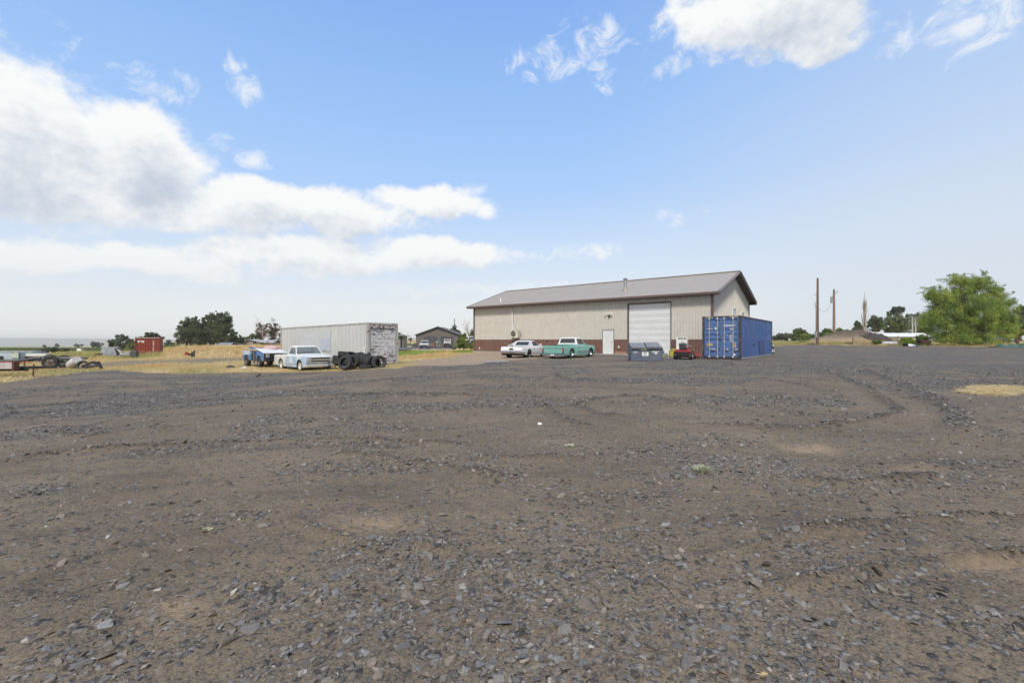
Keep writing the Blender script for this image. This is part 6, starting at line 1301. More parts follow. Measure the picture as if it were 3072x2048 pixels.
# long trailer tongue in front
o_ = gpt(168, 23); tg_ = empty('trailer', (o_.x, o_.y, o_.z), math.atan2(-.18, -.98), 'long low trailer frame with a white beam and black tongue at the far left', 'trailer')
b = MB(); b.bar((0, 0, .56), (7.5, 0, .34), .10, .13); b.bar((1.2, -.0, .42), (4, -.3, .42), .08, .1); b.build('tongue', M['blackmetal'], tg_); b = MB(); b.box(1.5, 9, .28, .5, .50, .80); b.box(1.6, 9, .24, .28, .62, .80); b.build('beam', mat('dirty_white_beam', (.50, .48, .46), .6, 0, .1, 3, dirt=.4), tg_)
b = MB(); b.box(1.42, 1.5, .2, .52, .42, .85); b.build('end_plate', M['rust'], tg_); b = MB(); b.cyl((.95, 0, .7), (1.0, 0, .1), .03, n=8); b.tube([(1.3, .02, .55), (1.35, .02, .38), (1.2, .02, .36), (1.15, .02, .55)], .012, 6); b.tube([(.8, .02, .6), (.85, .02, .35), (.98, .05, .25)], .012, 6); b.tube([(1.9, .02, .5), (2.5, .0, .4), (3.2, .0, .42), (3.6, .02, .5)], .012, 6); b.build('chain', M['rust'], tg_)
wheel(tg_, 5.6, .75, .36, .22, .2, M['galv'], 1, 'disc'); wheel(tg_, 5.6, -.75, .36, .22, .2, M['galv'], -1, 'disc')
# old truck bed and white panels behind
o_ = gpt(62, 30.5); ob2 = empty('truck_bed', (o_.x, o_.y, o_.z), R(178), 'rusty pale blue steel truck bed at the left edge of the photo behind the trailers', 'truck bed'); m_rb = mat('rusty_blue', (.42, .48, .50), .7, 0, .12, 2, wear=.25, wearcol=(.16, .07, .05), wscale=1.2)
b = MB(); b.box(0, 3.4, .0, .08, .62, 1.12); b.box(0, 3.4, -1.6, -1.52, .62, 1.12); b.box(0, .06, -1.6, .08, .62, 1.12); b.box(0, 3.4, -1.6, .08, .58, .62); b.box(-.0, 3.5, .08, .12, 1.1, 1.16); b.box(0, 3.4, -.1, .1, .35, .55); b.build('bed', m_rb, ob2)
b = MB(); b.box(.0, .5, .1, .14, .7, 1.02); b.build('toolbox', mat('pale_green_box', (.42, .46, .36), .6), ob2); b = MB(); b.box(1.1, 1.7, .12, .4, .62, .84); b.bar((1.4, .3, .6), (3.4, .5, .68), .05); b.bar((1.6, .35, .66), (3.0, .4, .9), .04); b.bar((-2.6, .2, .5), (3.3, .2, .6), .09); b.build('debris', mat('dark_scrap', (.07, .075, .08), .6, 0, .4, 8), ob2)
for x in (.5, 2.9): wheel(ob2, x, .1, .3, .2, .17, M['galv'], 1, 'disc')
o_ = gpt(105, 31); b = MB(); b.box(-.95, .95, -.2, .2, .78, .98); b.box(-.9, .9, -.22, -.2, .8, .96); b.bar((-.7, 0, 0), (-.7, 0, .8), .08); b.bar((.6, 0, 0), (.6, 0, .8), .08); o = b.build('workbench', mat('cream_panel', (.62, .62, .52), .5, 0, .05), loc=o_, bevel=.01); tag(o, 'long pale cream panel on two posts right of the rusty truck bed', 'bench')
o_ = gpt(222, 30.5); b = MB(); ax_ = Vector((.85, -.35, .42)); b.lathe([(0, -.45), (.27, -.45), (.29, -.4), (.29, -.15), (.30, -.13), (.29, -.11), (.29, .15), (.30, .17), (.29, .19), (.27, .45), (0, .45)], (0, 0, 0), 'y', 24); o = b.build('drum', mat('dirty_white_drum', (.55, .53, .5), .6, 0, .1, 3, dirt=.45), loc=o_ + Vector((0, 0, .38)), rot=orient(ax_), smooth=40); tag(o, 'dented white drum tipped over in the grass beside the chassis wheel', 'drum')
o_ = gpt(268, 29.5); e_ = empty('scrap_fender', (o_.x, o_.y, o_.z), R(20), 'crumpled black car fender with a chrome strip lying at the grass edge', 'scrap'); b = MB()
b.loft([[(x, .25 * math.cos(a) * k, .1 + .42 * math.sin(a) * k) for a in np.linspace(.1, 2.9, 9)] for x, k in ((-.1, .7), (.15, 1), (.4, .9), (.55, .6))], cap=False); b.build('shell', M['blackmetal'], e_, smooth=40); b = MB(); b.bar((-.3, -.15, .42), (.4, -.1, .55), .18, .03); b.build('chrome_strip', M['chrome'], e_); b = MB(); b.bar((.45, 0, .5), (.68, -.1, .05), .2, .05); b.build('flap', M['rubber'], e_)
o_ = gpt(247, 30.2); tyre_obj((o_.x, o_.y, o_.z + .22), .34, .2, orient((.3, -.9, .5)), 'single worn tyre half sunk in the grass beside the white drum', group='tyres out in the grass')
o_ = gpt(262, 30.6); tyre_obj((o_.x - .5, o_.y + .6, o_.z + .1), .32, .2, orient((.1, -.2, 1)), 'single worn tyre lying flat behind the black fender', group='tyres out in the grass')
# utility cabinet, fender arch, axle scrap near the red container
Yc = 55; o_ = gpt(304, Yc); w = (341 - 304) / F * Yc; h = 1.35; uc = empty('utility_cabinet', (o_.x, o_.y, o_.z - .1), R(18), 'pale grey metal utility cabinet standing in the grass left of the red container', 'cabinet'); m_uc = mat('cabinet_grey', (.36, .39, .40), .55, .1, .08, 3, dirt=.2)
b = MB(); b.box(0, w, 0, 1.0, 0, h); b.box(-.03, w + .03, -.03, 1.03, h, h + .06); b.box(.03, .42, -.03, 0, .3, h - .05); b.build('cabinet', m_uc, uc, bevel=.01); b = MB(); b.box(.45, w - .05, -.035, 0, .35, h - .12); b.build('door', mat('cabinet_door', (.28, .31, .33), .5), uc)
o_ = gpt(296, 54); b = MB(); b.tube([(-.1, 0, .0), (.1, 0, .3), (.5, 0, .48), (1.2, 0, .52)], .06, 8); b.bar((.3, 0, .56), (1.3, 0, .6), .3, .03); o = b.build('bent_pipe', mat('dark_bent', (.10, .085, .08), .6), loc=(o_.x - .7, o_.y, o_.z), smooth=50); tag(o, 'dark bent fender arch in the grass left of the grey cabinet', 'scrap')
o_ = gpt(350, 54); b = MB(); b.loft([[(x + .1 * math.sin(i), .06 * (-1) ** j, z) for j, (x, z) in enumerate(((0, 1.0), (.18, 1.0), (.18, 0), (0, 0)))] for i in range(2)], cap=True); b = MB(); b.tube([(-.2, 0, 1.1), (0, 0, .9), (.15, 0, .4), (.2, 0, 0)], .1, 6); b.tube([(.0, .1, 1.0), (.35, .1, .75), (.6, .1, .1)], .07, 6, mi=1); o = b.build('draped_hose', [M['blackmetal'], mat('pale_hose', (.5, .47, .43), .7)], loc=o_, smooth=50); tag(o, 'black and pale hoses slumped against the right side of the grey cabinet', 'hose')
o_ = gpt(378, 54); e_ = empty('engine_block', (o_.x, o_.y, o_.z), R(15), 'scrapped engine and dark crate by the left foot of the red container', 'engine'); b = MB(); b.box(.55, 1.15, -.3, .3, .1, .85); b.build('crate', mat('dark_green_crate', (.06, .075, .06), .7), e_, bevel=.02); b = MB(); b.tube([(-.9, 0, .1), (-.4, 0, .45), (.2, 0, .5), (.5, 0, .45)], .1, 8); b.box(-.2, .5, -.25, .25, .35, .62); b.cyl((-.1, -.2, .6), (.4, .1, .7), .1, n=10); b.bar((-.5, .2, .6), (-.75, .2, 1.0), .03); b.build('engine', M['galv'], e_, bevel=.01)
b = MB(); b.bar((-1.7, .6, .72), (1.1, .6, .74), .08, .05); b.bar((-1.7, .6, 0), (-1.7, .6, .7), .06); b.build('rail', M['wood'], e_)
# red and yellow toy in the field
o_ = gpt(571, 48); e_ = empty('tow_toy', (o_.x, o_.y, o_.z + .05), R(8), 'small red and yellow cart with a dark wheel, alone in the dry grass field', 'cart'); b = MB(); b.box(-.45, -.1, -.2, .2, .2, .52); b.build('box', m_redp, e_, bevel=.02); b = MB(); b.loft([[(-.2, -.15, .48), (-.2, .15, .48), (-.2, .15, .55), (-.2, -.15, .55)], [(.12, -.15, .3), (.12, .15, .3), (.12, .15, .56), (.12, -.15, .56)]]); b.build('chute', m_yel, e_); b = MB(); b.box(-.1, .3, -.18, .18, .15, .36); b.build('base', M['blackmetal'], e_); wheel(e_, .35, -.22, .22, .1, .08, M['blackmetal'], -1, 'disc'); b = MB(); b.bar((.2, 0, .3), (.42, 0, .62), .14); b.build('lever', M['blackmetal'], e_)
o_ = gpt(690, 30); b = MB(); b.loft([[(x, .12 * math.cos(a) * k, .08 + .16 * math.sin(a) * k) for a in np.linspace(0, 3.1, 8)] for x, k in ((-.2, .6), (0, 1.1), (.25, .7), (.35, .2))]); o = b.build('rubbish', M['blackmetal'], loc=o_, smooth=50); tag(o, 'dark crumpled rubbish in the grass left of the blue wreck', 'rubbish')
o_ = gpt(733, 30.6); b = MB(); b.loft([[(x, .2 * math.cos(a) * k, .16 * math.sin(a) * k) for a in np.linspace(0, 3.1, 8)] for x, k in ((-.2, .4), (0, .7), (.2, .4))]); o = b.build('rubbish', mat('grubby_sheet', (.45, .45, .43), .7), loc=o_, smooth=50); tag(o, 'pale sheet scrap in the grass beside the rear wheel of the blue wreck', 'rubbish')
o_ = gpt(775, 23.5); b = MB(); b.bar((-.1, 0, 0), (.12, 0, .14), .06); o = b.build('rubbish', M['blackmetal'], loc=o_); tag(o, 'small dark clod at the gravel edge in front of the blue wreck', 'clod')
o_ = gpt(248, 125); b = MB(); b.box(-.7, .4, 0, .6, .25, .85); b.box(.4, .75, 0, .6, .25, .8, mi=1); b.bar((-.6, .1, 0), (-.6, .1, .25), .08); b.bar((.3, .1, 0), (.3, .1, .25), .08); o = b.build('sign_board', [M['white'], M['galv']], loc=o_ + Vector((0, -1, 0))); tag(o, 'small white box standing far out in the field by the crop edge', 'box')
# far irrigation line
# clutter at the garage
v = at(1301, 1039, 112.5); b = MB(); b.box(-.5, .45, -.3, .3, 0, .85); o = b.build('rusty_crate', mat('rust_crate', (.24, .10, .06), .8), loc=(v.x - .2, v.y, v.z)); tag(o, 'rust brown crate between the two garage doors', 'crate')
e_ = empty('workbench', (v.x + .9, v.y, v.z), 0, 'cluttered workbench with a teal machine and yellow legs by the right garage door', 'workbench'); b = MB(); b.box(-.3, 1.1, -.3, .3, .75, .82); b.build('top', M['wood'], e_); b = MB(); b.box(.3, .95, -.2, .25, .82, 1.25); b.build('machine', mat('teal_machine', (.06, .17, .17), .5), e_, bevel=.03); b = MB(); b.bar((.35, 0, 0), (.7, 0, .8), .06); b.bar((1.15, 0, 0), (.75, 0, .8), .06); b.bar((.3, 0, .15), (1.1, 0, .15), .05); b.build('leg', m_yel, e_); b = MB(); b.box(-.3, .15, -.2, .2, 0, 1.1); b.build('box', mat('grey_green_box', (.16, .2, .2), .6), e_); b = MB(); b.box(-.3, .05, -.2, .2, 1.1, 1.25); b.build('pack', M['white'], e_)
v = at(1217, 1036, 100); b = MB(); b.loft([[(x, .4 * math.cos(a) * k, .45 * abs(math.sin(a)) * k) for a in np.linspace(0, 3.1, 8)] for x, k in ((-1, .5), (-.5, 1.5), (0, .8), (1.0, .9), (1.5, .3))]); o = b.build('brush_pile', M['blackmetal'], loc=v); tag(o, 'dark heap of scrap right of the grey shed', 'scrap heap')
v = at(1244, 1040, 110); b = MB(); b.loft([[(x, .4 * math.cos(a) * k, .9 * abs(math.sin(a)) * k) for a in np.linspace(0, 3.1, 8)] for x, k in ((-.6, .6), (0, 1.0), (.6, .9))]); o = b.build('covered_trailer', mat('black_tarp', (.03, .03, .032), .6), loc=v, smooth=50); tag(o, 'black tarp covered thing at the left corner of the dark garage', 'tarp')
# right side: garden bed, hose coil, boards, wheelbarrow, tarp
def rpt(px, py, Y): v = at(px, py, Y); v.z = gz(v.x, v.y); return v
v = rpt(2590, 1030, 62); b = MB(); b.box(-1.4, 1.6, -.05, .05, 0, .38); b.box(-1.45, -1.35, -.08, .08, 0, 1.0); b.bar((-1.4, 0, .95), (-1.0, 0, .4), .06); b.box(-1.4, 1.6, 1.5, 1.6, 0, .38); b.box(-1.4, -1.3, .05, 1.5, 0, .38); b.box(1.5, 1.6, .05, 1.5, 0, .38); o = b.build('raised_bed', M['wood'], loc=v); tag(o, 'weathered plank raised garden bed at the foot of the dirt mound', 'garden bed')
v = rpt(2668, 1026, 60); e_ = empty('hose_coil', (v.x, v.y, v.z + .25), 0, 'coil of white pipe lying on the grass between the plank bed and the green bushes', 'pipe coil')
b = MB()
for i in range(4): b.tube([(.95 * math.cos(a) + .03 * i, .5 * math.sin(a), .05 + .07 * i + .04 * math.sin(2 * a)) for a in np.linspace(0, 6.28, 26)], .03, 6)
b.build('coil', mat('white_pipe', (.55, .56, .58), .5), e_, smooth=60)
v = rpt(2694, 1024, 62); b = MB(); b.bar((0, 0, 0), (0, 0, 1.25), .08); b.bar((-.2, 0, .4), (.05, 0, 1.1), .06); o = b.build('broken_post', M['wood'], loc=v); tag(o, 'broken grey wooden post right of the white pipe coil', 'post')
v = rpt(2735, 1031, 58); b = MB(); b.plate([(-.5, -.4, .03), (.7, -.4, .06), (.3, .5, .3), (-.8, .5, .34)], .04, mi=0); b.box(-.9, -.6, -.2, .3, 0, .4, mi=1); b.bar((.2, .3, .5), (1.2, -.1, .1), .05, mi=1); o = b.build('board', [M['white'], M['blackmetal']], loc=v); tag(o, 'tilted white board on dark scrap in front of the bright green bushes', 'board')
v = rpt(2778, 1031, 57); e_ = empty('wheelbarrow', (v.x, v.y, v.z), R(10), 'rusty wheelbarrow with dark metal handles at the left foot of the willow', 'wheelbarrow'); b = MB(); b.loft([[(-.9, -.3, .45), (-.9, .3, .45), (-.2, .3, .45), (-.2, -.3, .45)], [(-1.3, -.42, .8), (-1.3, .42, .8), (.1, .42, .8), (.1, -.42, .8)]], cap=False); b.build('tray', mat('rusty_dark_tray', (.12, .05, .04), .8), e_); b = MB(); b.bar((-1.2, .25, .4), (.7, .3, .75), .05); b.bar((-1.2, -.25, .4), (.7, -.3, .75), .05); b.tube([(.3, 0, 0), (.3, 0, .9), (.6, 0, 1.1), (.7, 0, .3), (.35, .1, .1)], .04, 5); b.build('handle', M['blackmetal'], e_); wheel(e_, -1.25, 0, .2, .09, .08, M['galv'], -1, 'disc')
v = rpt(2590, 1005, 70); b = MB(); b.tube([(-.7, 0, .5), (-.3, -.2, .15), (.6, -.3, .1), (1.6, -.2, .3)], .06, 6); o = b.build('fallen_pipe', M['white'], loc=(v.x - .2, v.y - 2.0, gz(v.x, v.y - 2.0) + .1), smooth=50); tag(o, 'bent white pipe lying on the side of the dirt mound', 'pipe')
v = rpt(3010, 1034, 54); b = MB(); g_ = random.Random(9); rows = []
for i in range(14):
    x = -1.1 + i * .42; hgt_ = .08 + .5 * g_.random() ** 1.5 * (1 if i > 0 else .1); rows.append([(x + g_.uniform(-.1, .1), -.5 + g_.uniform(-.15, .15), .02), (x + g_.uniform(-.12, .12), -.15, hgt_ * g_.uniform(.3, 1)), (x + .1, .2 + g_.uniform(-.1, .1), hgt_), (x, .6, hgt_ * g_.uniform(.1, .8)), (x, .9, .02)])
n_ = 5; b.add([p for r_ in rows for p in r_], [(i * n_ + j, i * n_ + j + 1, (i + 1) * n_ + j + 1, (i + 1) * n_ + j) for i in range(13) for j in range(4)]); o = b.build('tarp', mat('green_tarp', (.05, .11, .08), .45, 0, .2, 3), loc=v, smooth=30); tag(o, 'crumpled dark green tarp on the ground right of the willow', 'tarp')
# ============================================================ TREES
m_leaf = leaf_mat('foliage', .55, .40); m_grass = leaf_mat('dry_grass_blades', .7, .25)
m_bark = mat('bark', (.12, .09, .065), .9, 0, .3, 6, stretch=(3, 3, .5)); m_barkp = mat('pale_bark', (.34, .29, .24), .9, 0, .25, 6, stretch=(3, 3, .5)); m_birch = mat('birch_bark', (.55, .53, .48), .85, 0, .2, 6)
def leaves(name, parent, centers, radii, nper, size, elong, cols, seed, dirbias=None, droop=0.0, flat=.8, weights=None):
    """leaf-sized faces grouped in clusters; cols = list of base colours, one picked per cluster with small leaf-to-leaf variation"""
    g_ = np.random.default_rng(seed); centers = np.asarray(centers, float); n = len(centers); N_ = n * nper
    cid = np.repeat(np.arange(n), nper); rad = np.asarray(radii)[cid]
    d = g_.normal(size=(N_, 3)); d /= np.linalg.norm(d, axis=1)[:, None]; d *= (g_.random(N_) ** .45)[:, None]
    P = centers[cid] + d * rad[:, None] * np.array([1, 1, flat])
    a = g_.normal(size=(N_, 3))
    if dirbias is not None: a = a * .55 + np.array(dirbias)
    a[:, 2] -= droop * np.abs(g_.normal(size=N_)); a /= np.linalg.norm(a, axis=1)[:, None]
    b = np.cross(a, g_.normal(size=(N_, 3))); b /= np.linalg.norm(b, axis=1)[:, None]
    s = size * g_.uniform(.5, 1.3, N_)
    A_ = a * (s * elong * .5)[:, None]; B_ = b * (s * .5)[:, None]
    V = np.stack([P - A_, P + B_ - .1 * A_, P + A_, P - B_ - .1 * A_], 1).reshape(-1, 3)
    cols = np.array(cols); cc = cols[g_.integers(0, len(cols), n)][cid] * g_.uniform(.75, 1.25, N_)[:, None]
    cc = cc * (1 + .06 * g_.normal(size=(N_, 3)))
    C_ = np.repeat(np.clip(cc, .01, 1), 4, axis=0)
    Fq = np.arange(N_ * 4).reshape(-1, 4)
    return np_mesh(name, V, Fq, m_leaf, colors=C_, parent=parent)
def limbs(mb, base, H, spread, n, seed, r0, levels=3, up=.6, crown_lo=.25):
    g_ = random.Random(seed); tips = []
    def grow(p, d, L_, r, lv):
        pts = [Vector(p)]; rr_ = [r]; k = 4; dd = Vector(d)
        for i in range(k):
            dd = (dd + Vector((g_.gauss(0, .16), g_.gauss(0, .16), g_.gauss(.04, .1)))).normalized(); pts.append(pts[-1] + dd * L_ / k); rr_.append(r * (1 - .6 * (i + 1) / k))
        mb.tube(pts, rr_, 5)
        if lv <= 0: tips.append(pts[-1]); return
        for j in range(n):
            t_ = .35 + .65 * (j + 1) / n; q_ = pts[min(k, int(t_ * k))]; a = g_.uniform(0, 6.28)
            nd = (dd * up + Vector((math.cos(a), math.sin(a), g_.uniform(.0, .5))) * spread).normalized(); grow(q_, nd, L_ * g_.uniform(.5, .72), r * .45, lv - 1)
    grow(base, (0, 0, 1), H, r0, levels); return tips
GREENS = dict(dark=[(.11, .135, .07), (.14, .165, .085), (.17, .19, .10)], mid=[(.18, .22, .085), (.22, .26, .10), (.15, .18, .08)], light=[(.24, .30, .08), (.30, .35, .10), (.19, .25, .07)],
              grey=[(.15, .17, .11), (.19, .21, .14), (.12, .14, .09)], brown=[(.15, .105, .07), (.19, .14, .095), (.10, .085, .055)], willow=[(.25, .34, .06), (.31, .39, .08), (.20, .28, .06), (.42, .46, .09), (.16, .22, .05)], yellow=[(.32, .30, .07), (.26, .26, .06)])
def lobes_tree(name, label, cat, px, py, Y, lobes, cols, seed, size=.3, ncl=60, nper=60, group=None, bark=None, trunk_r=.25, elong=1.6, dirbias=None, droop=.1, cr=None, scaleclus=1.0, trunk_h=.5, lv=2):
    """lobes: (photo px, photo py, half width px, half height px) of each crown lobe"""
    base = at(px, py, Y); gzv = gz(base.x, base.y); base.z = min(base.z, gzv) if abs(base.z - gzv) < 3 else base.z
    e = empty(name, base, 0, label, cat, group); g_ = np.random.default_rng(seed); C_ = []; Rd = []
    tot = sum(l[2] * l[3] for l in lobes); mb = MB(); topz = max(CAMZ + (HY - l[1]) / F * Y for l in lobes) - base.z
    for (lx, ly, lw, lh) in lobes:
        c = at(lx, ly, Y) - base; w = lw / F * Y; h = lh / F * Y; k = max(6, int(ncl * lw * lh / tot)); dp = w * .8
        d = g_.normal(size=(k, 3)); d /= np.linalg.norm(d, axis=1)[:, None]; r = (g_.uniform(.15, 1, k)) ** .5
        P = np.array(c) + d * r[:, None] * np.array([w, dp, h]) * .9; C_ += list(P); rc = (cr or .28) * min(w, h); Rd += list(rc * g_.uniform(.65, 1.35, k) * scaleclus)
    C_ = np.array(C_); C_[:, 2] = np.maximum(C_[:, 2], .15)
    tips = limbs(mb, (0, 0, -.2), topz * trunk_h, .8, 3, seed, trunk_r, lv)
    for i in range(0, len(C_), max(1, len(C_) // 22)):
        t_ = Vector(tips[i % len(tips)]); c = Vector(C_[i]); m_ = t_.lerp(c, .5) + Vector((0, 0, -.1)); s0 = Vector((0, 0, topz * trunk_h * .6)); mb.tube([s0, s0.lerp(c, .5) + Vector((0, 0, .2)), c], [trunk_r * .35, trunk_r * .2, trunk_r * .08], 4)
    mb.build('trunk', bark or m_bark, e)
    leaves('crown', e, C_, Rd, int(nper * 2.1), size * .62, elong, cols, seed + 1, dirbias, droop, flat=.9)
    return e
def bare_tree(name, label, px, py, Y, top, wpx, seed, bark, n=4, lv=3, spread=.7, up=.8, r=.18, cat='tree', group=None):
    base = at(px, py, Y); H = (py - top) / F * Y; e = empty(name, base, 0, label, cat, group); mb = MB(); limbs(mb, (0, 0, -.2), H * .5, spread, n, seed, r, lv, up); mb.build('branches', bark, e); return e
T_ = lobes_tree
# left
T_('tree', 'rounded grey green bushy tree left of the red container', 'tree', 366, 1044, 110, [(366, 1024, 34, 20), (345, 1030, 22, 14), (392, 1030, 20, 14), (372, 1014, 20, 10)], GREENS['grey'], 1, .28, 90, 70)
T_('tree', 'tree showing only its crown above the red container', 'tree', 458, 1040, 95, [(458, 1010, 28, 16), (440, 1014, 18, 14), (474, 1016, 16, 14)], GREENS['grey'], 2, .26, 60, 60)
T_('shrub', 'pale olive shrub between the grey green tree and the red container', 'shrub', 396, 1044, 90, [(396, 1037, 18, 9), (410, 1036, 12, 8)], GREENS['light'], 3, .2, 30, 60)
T_('tree', 'small hazy tree right beside the red container far behind', 'tree', 506, 1038, 190, [(503, 1028, 12, 10), (520, 1032, 10, 6)], GREENS['grey'], 4, .35, 40, 50)
T_('tree', 'broad dark tree, the left and lower one of the big pair behind the dry field', 'tree', 575, 1040, 140, [(575, 985, 40, 34), (556, 1010, 30, 28), (598, 1000, 34, 38), (545, 975, 14, 14), (580, 960, 22, 12), (606, 962, 14, 12), (549, 1028, 24, 12), (534, 990, 8, 6)], GREENS['dark'], 5, .36, 230, 80, trunk_r=.5, cr=.26)
T_('tree', 'tallest broad dark tree, the right one of the big pair behind the dry field', 'tree', 655, 1040, 142, [(655, 990, 42, 42), (640, 965, 28, 26), (672, 965, 26, 28), (663, 945, 16, 12), (652, 940, 8, 8), (690, 1005, 22, 26), (630, 1015, 36, 22), (672, 1015, 34, 20), (622, 960, 14, 14)], GREENS['dark'], 6, .36, 250, 80, trunk_r=.55, cr=.26)
T_('tree', 'low green tree at the right foot of the big dark pair', 'tree', 712, 1034, 136, [(706, 1012, 20, 14), (722, 1018, 14, 10), (694, 1018, 14, 10)], [(.07, .09, .04), (.09, .11, .05)], 7, .32, 80, 70)
T_('tree', 'low dark green hedge-like tree behind the ranch house roof', 'tree', 750, 1034, 165, [(745, 1015, 14, 8), (762, 1010, 14, 10), (734, 1016, 8, 6)], GREENS['mid'], 8, .36, 60, 60)
T_('tree', 'thin brown half dead tree, left of two beside the white container', 'tree', 785, 1034, 165, [(783, 992, 18, 26), (778, 1008, 18, 18), (800, 985, 12, 16)], GREENS['brown'], 9, .28, 70, 40, bark=m_barkp, trunk_r=.35, trunk_h=.75, lv=3, cr=.3)
T_('tree', 'thin brown half dead tree, right of two beside the white container', 'tree', 822, 1034, 168, [(820, 980, 18, 26), (834, 985, 12, 20), (812, 1005, 24, 18), (830, 1010, 16, 16)], GREENS['brown'] + [(.10, .10, .06)], 10, .28, 80, 44, bark=m_barkp, trunk_r=.35, trunk_h=.75, lv=3, cr=.3)
bare_tree('bare_tree', 'spindly leafless stems rising from the brown trees by the white container', 795, 1034, 163, 948, 40, 11, m_barkp, 4, 3, .5, 1.0, .2, group=None)
for i, (px, py, Y, w, h, c_, lb) in enumerate(((297, 1040, 330, 15, 6, 'grey', 'small hazy clump of trees on the crop horizon left of the grey cabinet'), (280, 1040, 320, 8, 8, 'grey', 'small hazy tree on the crop horizon, leftmost by the grey cabinet'),
        (236, 1040, 420, 14, 4, 'grey', 'tiny hazy tree clump on the far crop horizon, nearest the cabinet'), (171, 1040, 430, 7, 4, 'grey', 'tiny hazy bush on the far crop horizon, middle of three'), (134, 1040, 440, 6, 3, 'grey', 'tiny hazy bush on the far crop horizon, leftmost of three'))):
    T_('far_tree', lb, 'tree', px, py, Y, [(px, py - h, w, h * 1.3)], GREENS[c_], 20 + i, .7, 26, 40, trunk_r=.2, group='trees on the far crop horizon')
T_('shrub', 'large grey green bush in the field behind the truck chassis', 'shrub', 140, 1056, 92, [(140, 1050, 30, 9), (122, 1053, 16, 7), (158, 1047, 14, 8)], GREENS['grey'] + GREENS['mid'], 30, .2, 90, 60)
T_('shrub', 'brown green bush in the field right of the larger grey bush', 'shrub', 192, 1052, 96, [(186, 1049, 20, 6), (202, 1050, 8, 5)], GREENS['brown'] + GREENS['grey'], 31, .2, 50, 50)
# middle
T_('pine_tree', 'dark pine behind the right roof slope of the dark garage', 'tree', 1364, 1040, 150, [(1364, 980, 8, 9), (1360, 990, 14, 9), (1370, 995, 14, 8), (1364, 1010, 16, 18)], GREENS['dark'], 40, .35, 80, 50)
b = MB(); v = at(1363, 1040, 138); b.cyl((0, 0, 0), (0, 0, 8.6), .16, .1, 8); o = b.build('pole', M['blackmetal'], loc=v); tag(o, 'thin dark pole rising above the pine behind the garage', 'pole')
bare_tree('bare_tree', 'pale leafless tree between the dark garage and the beige shop', 1405, 1034, 120, 952, 30, 41, m_barkp, 4, 3, .55, 1.0, .22)
T_('tree', 'olive tree cut off by the left edge of the beige shop', 'tree', 1420, 1036, 100, [(1419, 1008, 12, 24), (1414, 1022, 12, 16), (1432, 1000, 16, 26)], GREENS['mid'], 42, .28, 80, 60)
T_('shrub', 'bright green leafy shrub between the dark garage and the beige shop', 'shrub', 1390, 1047, 70, [(1390, 1026, 20, 18), (1380, 1034, 12, 12), (1400, 1036, 12, 10), (1392, 1008, 10, 10)], GREENS['light'], 43, .17, 120, 60, trunk_r=.08)
T_('shrub', 'low pale sage bush at the left foot of the bright green shrub', 'shrub', 1362, 1048, 68, [(1362, 1044, 11, 4)], [(.2, .23, .12), (.25, .26, .14)], 44, .12, 26, 50, trunk_r=.05)
T_('shrub', 'dry yellow brush beside the left corner of the beige shop', 'shrub', 1412, 1044, 62, [(1413, 1038, 8, 9)], GREENS['yellow'], 45, .12, 26, 50, trunk_r=.05)
T_('tree', 'faint treetop peeping above the grey shed roof', 'tree', 1198, 1040, 120, [(1197, 1000, 9, 5), (1208, 1005, 6, 3)], GREENS['dark'], 46, .25, 16, 30, trunk_r=.15, trunk_h=.8)
T_('tree', 'tiny green tree on the far rise left of the dark garage', 'tree', 1232, 1021, 260, [(1232, 1018, 7, 4)], GREENS['dark'], 47, .5, 20, 40, trunk_r=.15)
